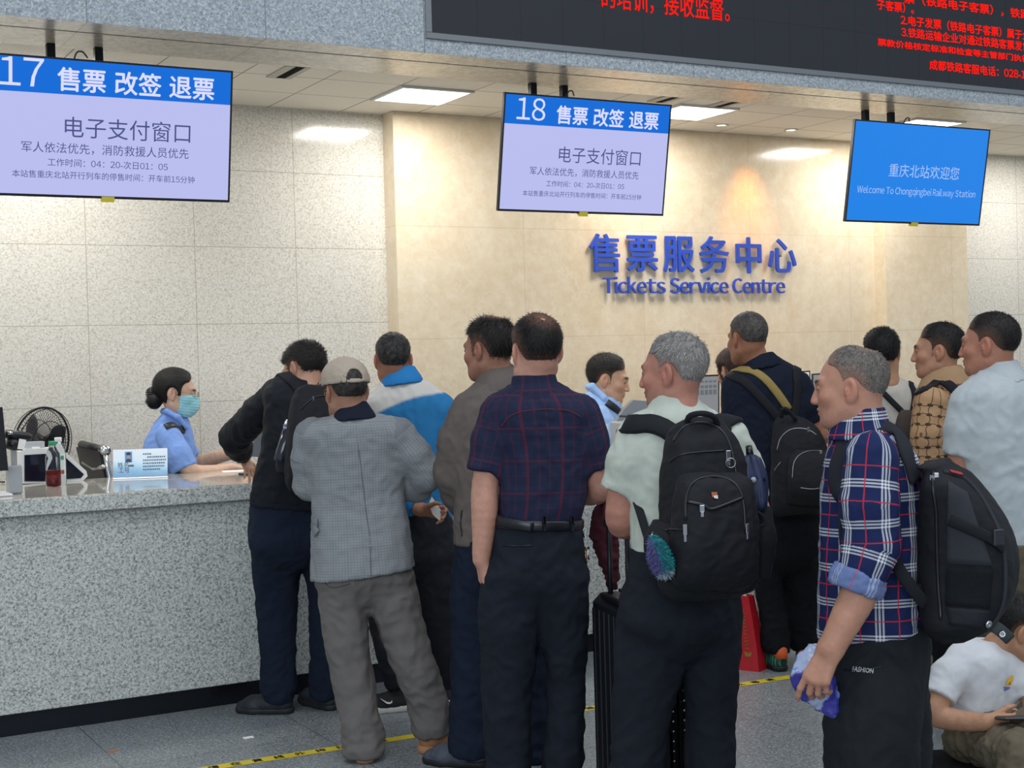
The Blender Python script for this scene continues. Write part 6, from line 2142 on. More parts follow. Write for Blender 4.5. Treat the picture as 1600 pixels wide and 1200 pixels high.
# ---- the big black one on the pale polo
B = Bag('backpack', 'large black backpack worn over the pale green polo shirt', 'backpack', 4.27, 22, P8.pt(1110, 800, -0.25))
main = B.loft([(652, 1075, 1118, 0.02, 0.06), (664, 1052, 1132, 0.02, 0.10), (690, 1040, 1152, 0.01, 0.14), (740, 1034, 1168, 0, 0.17), (800, 1032, 1180, 0, 0.19), (860, 1030, 1186, -0.01, 0.20), (905, 1030, 1184, -0.01, 0.19), (926, 1040, 1176, 0, 0.14), (934, 1056, 1160, 0.01, 0.08)], 2.9)
o1, t1 = B.solid('main_compartment', [main], nyl, h=0.007)
bp = [W(1118, 870, 4.13)]
pk = Loft([W(1118, 738, 4.19), W(1118, 752, 4.17), W(1117, 800, 4.15), W(1116, 860, 4.14), W(1114, 905, 4.15), W(1112, 922, 4.18)], [0.075, 0.115, 0.128, 0.132, 0.128, 0.10], [0.02, 0.05, 0.07, 0.075, 0.06, 0.03], B.sd, 3.0)
o2, t2 = B.solid('front_pocket', [pk], nyl, h=0.006, seed=8, amp=0.005)
sp = Loft([W(1042, 815, 4.22), W(1036, 850, 4.2), W(1040, 905, 4.22)], [0.03, 0.045, 0.03], [0.06, 0.075, 0.06], B.sd, 2.6)
o3, t3 = B.solid('side_pocket', [sp], nyl, h=0.007, seed=4)
sp2 = Loft([W(1180, 790, 4.32), W(1184, 840, 4.3), W(1180, 900, 4.32)], [0.03, 0.04, 0.03], [0.06, 0.07, 0.06], B.sd, 2.6)
o3b, t3b = B.solid('side_pocket', [sp2], nyl, h=0.007, seed=5)
B.zip([(1046, 722), (1060, 712), (1100, 706), (1132, 704)], [t1], 0.003)
B.zip([(1052, 690), (1066, 668), (1098, 660), (1122, 668), (1140, 692), (1150, 740), (1158, 790)], [t1], 0.004)
B.zip([(1072, 812), (1072, 778), (1084, 752), (1118, 745), (1150, 756), (1162, 790), (1164, 830)], [t2], 0.004)
B.zip([(1074, 784), (1100, 790), (1112, 796), (1140, 786), (1160, 778)], [t2], 0.0055)
B.zip([(1036, 826), (1054, 827), (1074, 828)], [t1, t3, t2], 0.003)
B.pull(1136, 705, [t1, t2], 0.05, 0.015)
B.pull(1096, 790, [t2], 0.034, 0.014)
B.pull(1072, 820, [t1, t2], 0.05, 0.012)
B.pull(1164, 819, [t1, t2], 0.045, 0.012)
ring_c, rn = cast([t1, t2], 1139, 724, 0.010)
if ring_c is not None: add('pull_ring', MB().tube([ring_c + 0.014 * math.cos(a) * RT + 0.014 * math.sin(a) * UP for a in np.linspace(0, 2 * math.pi, 17)], 0.0012, 6, False).vf, M['zip_metal'], B.o)
bd = add('badge', cast_patch([t2, t1], [(1111, 769), (1120, 769), (1121, 779), (1112, 777)], 3, 3, 0.002), plain('badge_orange', 'a8603f', 0.4), B.o, False); bd['label'] = 'small orange and white badge'
add('badge_stripe', cast_patch([t2, t1], [(1114, 775), (1121, 774), (1121, 780), (1115, 779)], 2, 2, 0.0035), plain('badge_white', 'd8d3cc', 0.4), B.o, False)
B.strap([P8.trees[0]], [(1062, 688), (1042, 672), (1015, 662), (990, 664), P8.pt(976, 676, 0.06), P8.pt(974, 700, 0.14), P8.pt(984, 760, 0.17)], 0.066, 0.009)
B.strap([P8.trees[0]], [(1118, 676), (1130, 662), (1140, 650), P8.pt(1146, 648, 0.04), P8.pt(1146, 668, 0.16), P8.pt(1144, 730, 0.2)], 0.062, 0.009)
lowst = spline([W(1040, 905, 4.24), W(1016, 850, 4.36), W(1000, 800, 4.44), W(992, 775, 4.5)], 14)
add('lower_strap', ribbon(lowst, [unit(CAM - q) for q in lowst], 0.026, 0.003), web, B.o)
hd = spline([W(1072, 664, 4.26), W(1078, 650, 4.23), W(1098, 646, 4.22), W(1116, 652, 4.24), W(1122, 666, 4.27)], 16)
add('carry_handle', MB().tube(hd, 0.009, 8).vf, web, B.o)
lp = spline([W(1184, 800, 4.2), W(1194, 808, 4.2), W(1194, 820, 4.2), W(1180, 822, 4.2)], 10)
add('strap_loop', MB().tube(lp, 0.005, 6).vf, web, B.o)
# umbrella in the right side pocket
u0, u1 = W(1184, 800, 4.24), W(1172, 712, 4.30)
UM = thing('folded_umbrella', u0, 'folded navy umbrella stuck in the side pocket of the large black backpack', 'umbrella')
ax = unit(u1 - u0); L = np.linalg.norm(u1 - u0)
mb = MB()
nav = fabric('umbrella_navy', '1f2a4a', 500, 0.55, 0.2, 0.3, 0.4)
e1 = unit(np.cross(ax, FW)); e2 = np.cross(ax, e1)
V, F, nn, rr = [], [], 36, 14
for i in range(rr + 1):
    for k in range(nn):
        th = 2 * math.pi * k / nn; t = i / rr
        r = (0.026 + 0.010 * math.sin(math.pi * t)) * (1 + 0.16 * math.sin(6 * th + 4 * t) + 0.06 * math.sin(13 * th)) * (0.55 if i in (0, rr) else 1)
        V.append(u0 + ax * L * t + r * (math.cos(th) * e1 + math.sin(th) * e2))
for i in range(rr):
    for k in range(nn): F.append((i * nn + k, i * nn + (k + 1) % nn, (i + 1) * nn + (k + 1) % nn, (i + 1) * nn + k))
F += [list(range(nn))[::-1], [rr * nn + k for k in range(nn)]]
add('canopy', (V, F), nav, UM)
add('tie_band', MB().tube([u0 + ax * L * 0.52, u0 + ax * L * 0.60], 0.037, 20).vf, fabric('umbrella_band', '263258'), UM)
add('snap_button', MB().lathe([(0.001, 0.004), (0.009, 0.002), (0.009, -0.006)], u0 + ax * L * 0.56 + unit(CAM - u0) * 0.039, 12, unit(CAM - u0)).vf, M['grey_plastic'], UM)
add('tip', MB().tube([u1, u1 + ax * 0.03], [0.012, 0.010], 12).vf, M['black_plastic'], UM)
# furry charm
c0 = W(1030, 868, 4.10)
CH = thing('fur_charm', c0, 'teal and purple furry charm hanging at the backpack left side', 'charm')
axc = unit(W(1042, 902, 4.10) - W(1018, 838, 4.12))
rng = np.random.default_rng(4)
SV, SF, SC = [], [], []
fur = NT('fur'); fur.out(fur.attr('Col').outputs['Color'], 0.8, 0, 0.2)
for i in range(2600):
    th, ph = rng.uniform(0, 2 * math.pi), math.acos(rng.uniform(-1, 1))
    nrm = np.array((math.sin(ph) * math.cos(th), math.sin(ph) * math.sin(th), math.cos(ph)))
    e1 = unit(np.cross(axc, FW)); e2 = np.cross(axc, e1)
    t = nrm[2]
    pos = c0 + axc * t * 0.062 + (e1 * nrm[0] + e2 * nrm[1]) * 0.026 * (1.0 + 0.3 * t)
    dr = unit(e1 * nrm[0] + e2 * nrm[1] + axc * 0.6 + rng.normal(size=3) * 0.4)
    sd_ = unit(np.cross(dr, rng.normal(size=3))) * 0.0012
    b = len(SV); tip = pos + dr * rng.uniform(0.008, 0.018)
    SV += [pos - sd_, pos + sd_, tip + sd_ * 0.2, tip - sd_ * 0.2]; SF.append((b, b + 1, b + 2, b + 3))
    side = (e1 @ RT) * nrm[0] + (e2 @ RT) * nrm[1]
    cc = lin('2f8f92') if side > -0.15 else lin('6d6aa0')
    if t > 0.75: cc = lin('9aa7b5')
    SC += [np.array(cc) * rng.uniform(0.6, 1.3)] * 4
add('fur', (np.array(SV), np.array(SF)), fur.m, CH, True, np.array(SC))
add('core', MB().lathe([(0.001, -0.06), (0.018, -0.045), (0.026, 0), (0.022, 0.045), (0.001, 0.06)], c0, 16, axc).vf, plain('fur_core', '3a5a78', 0.9), CH)
add('cord', MB().tube([c0 - axc * 0.06, W(1020, 832, 4.14)], 0.003, 6).vf, M['zip_metal'], CH)

# ---- the small one on the navy polo
B = Bag('backpack', 'small black backpack with one tan strap worn over the navy polo', 'backpack', 7.08, -8, P9.pt(1250, 728, -0.25))
main = B.loft([(650, 1214, 1240, 0.04, 0.05), (660, 1208, 1262, 0.03, 0.08), (684, 1206, 1284, 0.01, 0.11), (730, 1205, 1296, 0, 0.13), (775, 1205, 1297, 0, 0.13), (795, 1208, 1290, 0, 0.10), (803, 1216, 1280, 0.01, 0.06)], 2.8)
o1, t1 = B.solid('main_compartment', [main], nyl, h=0.009)
pk = Loft([W(1268, 704, 7.02), W(1266, 720, 7.0), W(1266, 760, 6.99), W(1264, 790, 7.01)], [0.08, 0.105, 0.11, 0.10], [0.02, 0.04, 0.05, 0.03], B.sd, 3)
o2, t2 = B.solid('front_pocket', [pk], nyl, h=0.008, seed=9)
B.zip([(1214, 704), (1220, 684), (1238, 670), (1262, 671), (1276, 680)], [t1], 0.0024, M['steel'])
B.zip([(1238, 748), (1241, 722), (1256, 707), (1284, 704)], [t2, t1], 0.0022, M['steel'])
B.zip([(1250, 762), (1270, 764), (1290, 760)], [t2, t1], 0.0016, M['steel'])
B.zip([(1210, 735), (1220, 722)], [t1], 0.0025, M['steel'])
B.pull(1262, 669, [t1, t2], 0.03, 0.012)
B.pull(1282, 706, [t1, t2], 0.02, 0.012)
tn = fabric('tan_webbing', '93804b', 700, 0.8, 0.1, 0.2, 0.25)
Tt = [P9.trees[0]]
B.strap(Tt, [(1232, 640), (1215, 615), (1195, 592), (1178, 581), (1160, 578), P9.pt(1148, 584, 0.02), P9.pt(1146, 604, 0.10)], 0.042, 0.006, tn)['label'] = 'tan webbing strap'
B.strap(Tt, [(1222, 660), (1200, 634), (1178, 610), (1160, 594), (1148, 590), P9.pt(1142, 596, 0.05)], 0.046, 0.006)
B.strap(Tt, [(1240, 654), (1244, 620), (1245, 598), (1244, 584), P9.pt(1242, 580, 0.03), P9.pt(1240, 590, 0.11)], 0.046, 0.006)
hd = spline([W(1221, 652, 7.06), W(1222, 640, 7.04), W(1230, 640, 7.04), W(1244, 656, 7.06)], 12)
add('carry_handle', MB().tube(hd, 0.010, 8).vf, web, B.o)

# ---- the tall grey and black one on the plaid shirt
B = Bag('backpack', 'tall black and charcoal backpack worn over the blue plaid shirt', 'backpack', 4.0, 62, P10.pt(1510, 850, -0.15))
a62 = math.radians(62)
pts, rx, ry = [], [], []
for y, l, r in [(722, 1446, 1468), (732, 1440, 1494), (750, 1437, 1522), (790, 1438, 1550), (840, 1440, 1575), (890, 1441, 1585), (930, 1443, 1581), (965, 1447, 1566), (985, 1456, 1545), (993, 1470, 1528)]:
    x = 0.15 if 735 < y < 980 else 0.11
    half = (r - l) / 2 * B.m * 1.0
    pts.append(B.pt((l + r) / 2, y)); rx.append(x)
    ry.append(math.sqrt(max(half ** 2 - (x * 0.8 * math.cos(a62)) ** 2, 0.0009)) / math.sin(a62))
o1, t1 = B.solid('main_compartment', [Loft(pts, rx, ry, B.sd, 3.2)], nyl, amp=0.003, h=0.007)
T1 = [t1]
add('side_panel', cast_patch(T1, [(1481, 752), (1510, 770), (1550, 884), (1480, 880)], 12, 8, 0.004), nyl2, B.o)
add('mesh_pocket', cast_patch(T1, [(1479, 886), (1551, 889), (1546, 950), (1478, 946)], 8, 8, 0.005), fabric('mesh_black', '1b1d21', 300, 0.9, 0.3, 0.5), B.o)
add('base_panel', cast_patch(T1, [(1478, 949), (1546, 953), (1540, 982), (1484, 976)], 5, 8, 0.004), fabric('base_grey', '24262b', 400, 0.6), B.o)
B.zip([(1474, 738), (1512, 752), (1546, 800), (1566, 856), (1570, 910), (1560, 960), (1540, 985)], T1, 0.006, nyl2, 0.002, 'piping', 40)
B.zip([(1458, 738), (1462, 790), (1464, 850), (1466, 910), (1470, 968)], T1, 0.005, M['black_plastic'], 0.001, 'piping', 40)
B.strap(T1, [(1484, 812), (1520, 828), (1552, 846), (1564, 858)], 0.03, 0.004, None, 0.008, 'compression_strap')
p_, n_ = cast(T1, 1554, 842, 0.016)
if p_ is not None: add('buckle', MB().box((-0.016, -0.022, -0.005), (0.016, 0.022, 0.005), 0.003, (p_, np.column_stack([unit(np.cross(UP, n_)), UP, n_]))).vf, M['dark_plastic'], B.o, False)
B.pull(1458, 746, T1, 0.05, 0.014); B.pull(1463, 742, T1, 0.034, 0.012)
add('red_tag', cast_patch(T1, [(1480, 737), (1500, 742), (1503, 747), (1484, 742)], 2, 4, 0.009), plain('tag_red', 'b02a33', 0.6), B.o)
p_, n_ = cast(T1, 1541, 973, 0.008)
if p_ is not None: add('rivet', MB().lathe([(0.004, 0.001), (0.004, 0.004), (0.010, 0.004), (0.011, -0.004)], p_, 16, n_).vf, M['zip_metal'], B.o)
hs = spline([W(1536, 972, 3.93), W(1552, 978, 3.90), W(1564, 986, 3.90), W(1578, 999, 3.93)], 12)
add('snap_strap', ribbon(hs, [unit(CAM - q) for q in hs], 0.034, 0.004), fabric('strap_grey', '4b5050', 500), B.o)
p_ = W(1566, 991, 3.89)
add('snap', MB().lathe([(0.003, 0.001), (0.003, 0.003), (0.009, 0.004), (0.010, -0.003)], p_, 16, unit(CAM - p_)).vf, M['zip_metal'], B.o)
Tt = [P10.trees[0]]
B.strap(Tt, [W(1466, 752, 3.97), W(1440, 720, 3.99), W(1418, 698, 4.02), (1398, 676), (1372, 666), (1344, 672), (1325, 690), (1314, 720), (1308, 760), P10.pt(1304, 800, -0.12), P10.pt(1318, 850, -0.14)], 0.052, 0.006, fabric('strap_charcoal', '2d2f35', 500), 0.008, n=44)
lowst = spline([W(1450, 948, 3.93), W(1430, 925, 3.92), W(1408, 895, 3.93), W(1396, 872, 3.98), W(1388, 850, 4.06)], 14)
add('lower_strap', ribbon(lowst, [unit(CAM - q) for q in lowst], 0.035, 0.003), web, B.o)
add('strap_wing', MB().prism([W(1432, 916, 3.935), W(1452, 905, 3.95), W(1456, 960, 3.95), W(1446, 955, 3.935)], FW * 0.01).vf, nyl, B.o, False)

# ---- the one on the leaning man
B = Bag('backpack', 'black backpack worn over the black jacket, bottle in its side pocket', 'backpack', 6.22, 25, P2.pt(495, 690, -0.25))
main = B.loft([(602, 478, 522, 0.06, 0.06), (612, 464, 534, 0.05, 0.09), (640, 455, 544, 0.03, 0.13), (690, 450, 546, 0.0, 0.16), (735, 448, 545, -0.01, 0.16), (762, 452, 540, 0, 0.12), (772, 464, 530, 0.02, 0.07)], 2.8)
o1, t1 = B.solid('main_compartment', [main], nyl, h=0.009)
o3, t3 = B.solid('side_pocket', [Loft([W(448, 694, 6.24), W(444, 712, 6.23), W(442, 738, 6.24)], [0.03, 0.036, 0.028], [0.05, 0.055, 0.045], B.sd, 2.6)], nyl, h=0.008, seed=6)
B.zip([(470, 640), (490, 622), (512, 618)], [t1], 0.004)
p_, n_ = cast([t1], 489, 621, 0.008)
B.pull(489, 621, [t1], 0.02, 0.008)
B.strap([P2.trees[0]], [(476, 628), (466, 606), (455, 594), (446, 587), P2.pt(438, 592, 0.03), P2.pt(432, 610, 0.1)], 0.055, 0.008)
b0, b1 = W(437, 722, 6.20), W(452, 672, 6.22)
BT = thing('water_bottle', b0, 'slim dark drinking bottle with silver cap in the leaning man\'s backpack', 'bottle')
ax = unit(b1 - b0); L = np.linalg.norm(b1 - b0)
drk = NT('dark_bottle'); drk.out(rgba('1c2030'), 0.12, 0, 0.6)
add('body', MB().lathe([(0.001, 0), (0.026, 0.003), (0.029, 0.01), (0.030, L * 0.96), (0.026, L)], b0, 20, ax).vf, drk.m, BT)
add('cap', MB().lathe([(0.028, L - 0.002), (0.030, L + 0.004), (0.030, L + 0.035), (0.026, L + 0.042), (0.001, L + 0.043)], b0, 20, ax).vf, M['chrome'], BT)
add('cap_band', MB().lathe([(0.0305, L + 0.008), (0.0315, L + 0.010), (0.0315, L + 0.016), (0.0305, L + 0.018)], b0, 20, ax).vf, plain('band_blue', '4a5a86', 0.4), BT)

# ---- sling bag on the grey tee
B = Bag('sling_bag', 'small brown grey sling bag on the back of the light grey tee', 'bag', 6.94, 0, P11.pt(1414, 670, -0.15))
o1, t1 = B.solid('pouch', [B.loft([(640, 1408, 1424, 0.02, 0.03), (652, 1402, 1430, 0, 0.06), (680, 1398, 1430, -0.01, 0.08), (712, 1400, 1430, 0, 0.05)], 2.4)], fabric('sling_brown', '4a423e', 500), h=0.008)
B.strap([P11.trees[0]], [(1412, 646), (1398, 632), (1384, 618), (1374, 608), (1366, 601), P11.pt(1360, 601, 0.05)], 0.028, 0.005)
B.strap([P11.trees[0]], [(1424, 646), (1428, 626), (1427, 610), (1423, 601), P11.pt(1420, 598, 0.06)], 0.028, 0.005)
# ---- shoulder bag on the printed jacket
B = Bag('shoulder_bag', 'black shoulder bag strapped over the tan printed jacket', 'bag', 6.45, 30, P12.pt(1486, 745, -0.2))
o1, t1 = B.solid('pouch', [B.loft([(712, 1472, 1498, 0, 0.06), (730, 1468, 1506, 0, 0.09), (780, 1466, 1508, 0, 0.10), (800, 1470, 1502, 0, 0.06)], 2.6)], nyl, h=0.009)
B.strap([P12.trees[0]], [P12.pt(1440, 622, -0.16), (1448, 608), (1460, 599), (1474, 597), (1488, 606), (1497, 620), (1502, 650), (1498, 690), (1490, 725)], 0.045, 0.006)
# ------------------------------------------------------------------ luggage standing in the queue
cxy = W(1013, 935, 5.0)
b16 = math.radians(16)
bd_, td_ = math.cos(b16) * FW - math.sin(b16) * RT, math.cos(b16) * RT + math.sin(b16) * FW
C0 = np.array((cxy[0], cxy[1], 0.0))
R = np.column_stack([td_, bd_, UP])
S = thing('suitcase', C0, 'tall black ribbed suitcase with raised trolley handle beside pale polo man', 'suitcase')
shell = plain('suitcase_shell', '191b21', 0.4, 0.0, 0.5)
Hs = 0.765
mb = MB()
for s_ in (-1, 1):
    mb.box((s_ * 0.07 - 0.062, -0.24, 0.055), (s_ * 0.07 + 0.062, 0.24, Hs), 0.03, (C0, R))
    for k in range(9):
        y = -0.2 + 0.05 * k
        mb.box((s_ * 0.132 - 0.004, y - 0.012, 0.10), (s_ * 0.132 + 0.004, y + 0.012, Hs - 0.05), 0.003, (C0, R))
for s_ in (-1, 1):
    for k in range(2):
        mb.box((s_ * (0.045 + 0.05 * k) - 0.014, -0.245, 0.10), (s_ * (0.045 + 0.05 * k) + 0.014, -0.238, Hs - 0.05), 0.003, (C0, R))
add('shell', mb.vf, shell, S, False)
fr = MB()
for s_ in (-1, 1):
    fr.box((s_ * 0.012 - 0.009, -0.247, 0.06), (s_ * 0.012 + 0.009, 0.247, Hs + 0.004), 0.004, (C0, R))
add('frame', fr.vf, M['black_metal'], S, False)
rv = MB()
for s_ in (-1, 1):
    for k in range(20):
        c = C0 + R @ np.array((s_ * 0.020, -0.2475, 0.1 + 0.033 * k)); rv.lathe([(0.0045, 0), (0.003, 0.003), (0.0005, 0.004)], c, 8, -bd_)
tag(add('rivet', rv.vf, M['zip_metal'], S), kind='stuff')
add('corner_plate', MB().box((-0.05, -0.2485, 0.36), (-0.006, -0.2465, 0.46), 0.001, (C0, R)).vf, M['black_metal'], S, False)
add('corner_plate', MB().box((0.006, -0.2485, 0.36), (0.05, -0.2465, 0.46), 0.001, (C0, R)).vf, M['black_metal'], S, False)
add('handle_housing', MB().box((-0.128, -0.14, Hs - 0.01), (-0.085, 0.14, Hs + 0.014), 0.005, (C0, R)).vf, M['black_plastic'], S, False)
for y in (-0.09, 0.09):
    add('pole', MB().tube([C0 + R @ np.array((-0.106, y, Hs - 0.1)), C0 + R @ np.array((-0.106, y, 1.035))], 0.0095, 10).vf, M['black_metal'], S)
add('grip', MB().tube(spline([C0 + R @ np.array((-0.106, -0.105, 1.02)), C0 + R @ np.array((-0.106, -0.085, 1.045)), C0 + R @ np.array((-0.106, 0.085, 1.045)), C0 + R @ np.array((-0.106, 0.105, 1.02))], 14), 0.016, 10).vf, M['black_plastic'], S)
for sx in (-1, 1):
    for sy in (-1, 1):
        c = C0 + R @ np.array((sx * 0.10, sy * 0.19, 0.028))
        add('wheel', MB().lathe([(0.006, -0.012), (0.028, -0.012), (0.028, 0.012), (0.006, 0.012)], c, 16, td_).box(c + (-0.012, -0.012, 0.018), c + (0.012, 0.012, 0.036)).vf, M['black_plastic'], S)
# maroon cloth bag hung on the trolley handle
mz = 5.33
Vm = Loft([W(944, 786, mz), W(946, 800, mz), W(944, 830, mz), W(948, 860, mz), W(955, 895, mz), W(957, 920, mz)], [0.018, 0.050, 0.052, 0.040, 0.028, 0.012], [0.02, 0.035, 0.04, 0.04, 0.03, 0.012], RT, 2.2)
V, F = polygonise(Vm.d, *bounds([Vm], 0.03), 0.007)
V = folds(V, F, 0.014, (16, 16, 12), 6)
MBG = thing('cloth_bag', W(946, 830, mz), 'crumpled maroon cloth bag hanging behind the suitcase trolley handle', 'bag')
add('pouch', (V, F), fabric('maroon_cloth', '47212a', 500, 0.8), MBG)
add('loop', MB().tube(spline([W(938, 790, mz), W(950, 780, 5.22), W(962, 800, 5.12), W(964, 808, 5.08)], 14), 0.006, 8).vf, fabric('maroon_loop', '3c1c24'), MBG)

# red paper bag on the floor
rb = floor_pt(1165, 1044)
RB = thing('shopping_bag', rb, 'red shopping bag with gold marks standing on floor by green shoes', 'bag')
a_ = unit(RT * 0.8 - FW * 0.6); b_ = unit(FW * 0.8 + RT * 0.6)
o = np.array((rb[0], rb[1], 0.0)); w2, d2, hh = 0.098, 0.05, 0.375
cs = lambda k, z, q: o + a_ * k[0] * (w2 * q) + b_ * k[1] * (d2 * (q if z == 0 else 0.75 * q)) + UP * z
K4 = [(-1, -1), (1, -1), (1, 1), (-1, 1)]
V, F = [], []
for j, (z, q) in enumerate(((0.0, 1.04), (0.12, 1.0), (0.25, 0.92), (hh, 0.82))):
    for k in K4: V.append(cs(k, z, q) - a_ * z * 0.10 + (UP * 0.02 * (k[0] < 0) if z == hh else 0))
for j in range(3):
    for k in range(4): F.append((j * 4 + k, j * 4 + (k + 1) % 4, (j + 1) * 4 + (k + 1) % 4, (j + 1) * 4 + k))
F.append((3, 2, 1, 0))
red_p = plain('bag_red', 'c0212c', 0.35, noise=0.1, nscale=12)
bag_o = add('bag_body', (V, F), red_p, RB, False)
mod = bag_o.modifiers.new('thick', 'SOLIDIFY'); mod.thickness = 0.003
gold = plain('gold_print', 'a8813c', 0.4, 0.4)
gm = MB(); rg = random.Random(3)
Va = [np.array(v) for v in V]


def bagface(u, v):
    z = v * 3; j = min(int(z), 2); t = z - j
    l = Va[j * 4 + 0] * (1 - t) + Va[j * 4 + 4] * t; r = Va[j * 4 + 1] * (1 - t) + Va[j * 4 + 5] * t
    return l * (1 - u) + r * u - b_ * 0.003


v = 0.30
for k in range(12):
    h_ = 0.028 + 0.012 * rg.random()
    for j in range(3):
        u0 = 0.68 + 0.04 * j; q = v + h_ * 0.25 * rg.random()
        gm.put([bagface(u0, q), bagface(u0 + 0.026, q), bagface(u0 + 0.026, q + h_ * (0.3 + 0.5 * rg.random())), bagface(u0, q + h_ * 0.5)], [(0, 1, 2, 3)])
    v += 0.046
add('gold_print', gm.vf, gold, RB, False)
add('emblem', MB().put([bagface(0.66, 0.20), bagface(0.82, 0.20), bagface(0.86, 0.27), bagface(0.74, 0.25), bagface(0.63, 0.27)], [(0, 1, 2, 3, 4)]).vf, gold, RB, False)
add('tissue', MB().prism([cs((-0.9, 0), hh - 0.04, 0.8), cs((0.1, 0), hh - 0.04, 0.8), cs((0.2, 0), hh + 0.025, 0.8), cs((-0.2, 0), hh + 0.012, 0.8), cs((-0.7, 0), hh + 0.03, 0.8)], b_ * 0.012).vf, M['paper'], RB, False)

# crumpled blue and white plastic pack in the plaid man's hand
pz = 3.985
pk = Loft([W(1268, 1008, pz), W(1266, 1026, pz), W(1267, 1050, pz), W(1277, 1078, pz), W(1292, 1098, pz), W(1304, 1120, pz)], [0.022, 0.040, 0.056, 0.054, 0.040, 0.014], [0.012, 0.024, 0.030, 0.028, 0.02, 0.008], RT, 2.4)
V, F = polygonise(pk.d, *bounds([pk], 0.02), 0.008)
Q = np.column_stack([V @ RT, V @ FW, V @ UP])
V = V + vnormals(V, F) * (0.012 * (np.round(perlin(Q * 26) * 4) / 4) + 0.008 * perlin(Q * 60))[:, None]
n1 = perlin(Q * 20 + 3)
hgt = (V[:, 2] - V[:, 2].min()) / (V[:, 2].max() - V[:, 2].min())
cc = np.where(((n1 > 0.06) | (hgt > 0.66))[:, None], np.array(lin('a9b6d6')), np.array(lin('3b3a9a')))
cc = np.where((perlin(Q * 34 + 9) > 0.22)[:, None], np.array(lin('6f8fcf')), cc)
pm = NT('plastic_film'); pm.out(pm.attr('Col').outputs['Color'], 0.22, 0, 0.6)
tag(add('plastic_pack', (V, F), pm.m, None, False, cc, None, W(1285, 1060, pz)), 'crumpled blue and white plastic pack held in the plaid man\'s hand', 'packet')

# white plastic carrier bag, glimpsed behind the plaid man's leg
wb = Loft([W(1430, 1096, 4.7), W(1430, 1112, 4.7), W(1428, 1150, 4.7), W(1426, 1200, 4.7), W(1426, 1290, 4.7)], [0.01, 0.022, 0.03, 0.05, 0.06], [0.03, 0.05, 0.06, 0.07, 0.07], RT, 2.2)
V, F = polygonise(wb.d, *bounds([wb], 0.02), 0.009)
V = folds(V, F, 0.012, (18, 18, 14), 2)
V[:, 2] = np.maximum(V[:, 2], 0.001)
tag(add('carrier_bag', (V, F), plain('film_white', 'd9dde2', 0.35), None, True, origin=W(1428, 1200, 4.7)), 'white plastic carrier bag on the floor behind the plaid man', 'bag')

# ------------------------------------------------------------------ things on the counter
ct = lambda x, y: onZ(x, y, ZC)
# glass-clear bottles
pet = glassy('clear_plastic', 'eef2f4', 1.0, 0.06, 1.2)
tea = glassy('red_tea', '8a1f22', 0.55, 0.1, 1.33)


def bottle(pos, label, h, r, cap_c, ring_c, liquid, lab):
    p0 = np.array((pos[0], pos[1], ZC))
    Bo = thing('drink_bottle', p0, label, 'bottle', None)
    add('bottle_body', MB().lathe([(0.001, 0.001), (r * 0.92, 0.002), (r, 0.012), (r, h * 0.62), (r * 0.93, h * 0.72), (r * 0.50, h * 0.85), (r * 0.42, h * 0.88), (r * 0.42, h * 0.93)], p0, 28).vf, pet, Bo)
    if liquid: add('liquid', MB().lathe([(0.001, 0.004), (r * 0.90, 0.005), (r * 0.95, 0.014), (r * 0.95, h * 0.36), (0.001, h * 0.36)], p0, 28).vf, tea, Bo)
    add('cap', MB().lathe([(r * 0.46, h * 0.905), (r * 0.50, h * 0.91), (r * 0.50, h * 0.99), (r * 0.46, h), (0.001, h)], p0, 22).vf, plain('cap_plastic', cap_c, 0.4), Bo)
    if ring_c: add('neck_ring', MB().lathe([(r * 0.44, h * 0.84), (r * 0.52, h * 0.845), (r * 0.50, h * 0.905), (r * 0.44, h * 0.91)], p0, 22).vf, plain('ring_plastic', ring_c, 0.4), Bo)
    if lab:
        V, F = [], []
        for i, a in enumerate(np.linspace(-0.9, 0.3, 9)):
            d = math.cos(a - 0.4) * RT - math.cos(a - 0.4 - math.pi / 2) * FW * -1
            d = unit(RT * math.sin(a + 1.1) - FW * math.cos(a + 1.1))
            V += [p0 + d * (r + 0.0012) + UP * h * 0.20, p0 + d * (r + 0.0012) + UP * h * 0.66]
        F = [(2 * i, 2 * i + 2, 2 * i + 3, 2 * i + 1) for i in range(8)]
        add('label_wrap', (V, F), plain('label_white', 'dfe8e2', 0.5), Bo)
        mk = MB()
        for (a, z, m_) in ((-0.3, 0.58, 0), (-0.3, 0.28, 1)):
            d = unit(RT * math.sin(a + 1.1) - FW * math.cos(a + 1.1)); tt = np.cross(UP, d)
            c = p0 + d * (r + 0.002) + UP * h * z
            add('label_mark', MB().put([c - tt * 0.008 - UP * 0.012, c + tt * 0.008 - UP * 0.012, c + tt * 0.008 + UP * 0.008, c - tt * 0.008 + UP * 0.008], [(0, 1, 2, 3)]).vf, plain('mark_green' if m_ == 0 else 'mark_red', '3f9a72' if m_ == 0 else 'b04a42', 0.5), Bo, False)


bottle(ct(84, 760), 'clear bottle of red tea with green neck ring on the counter', 0.222, 0.036, '2f9a68', None, True, False)
bottle(ct(93, 757), 'clear bottle with white cap and pale label just behind the red tea', 0.235, 0.035, 'e6e8e8', None, False, True)

# name card stand
n0, n1 = ct(177, 749), ct(262, 746)


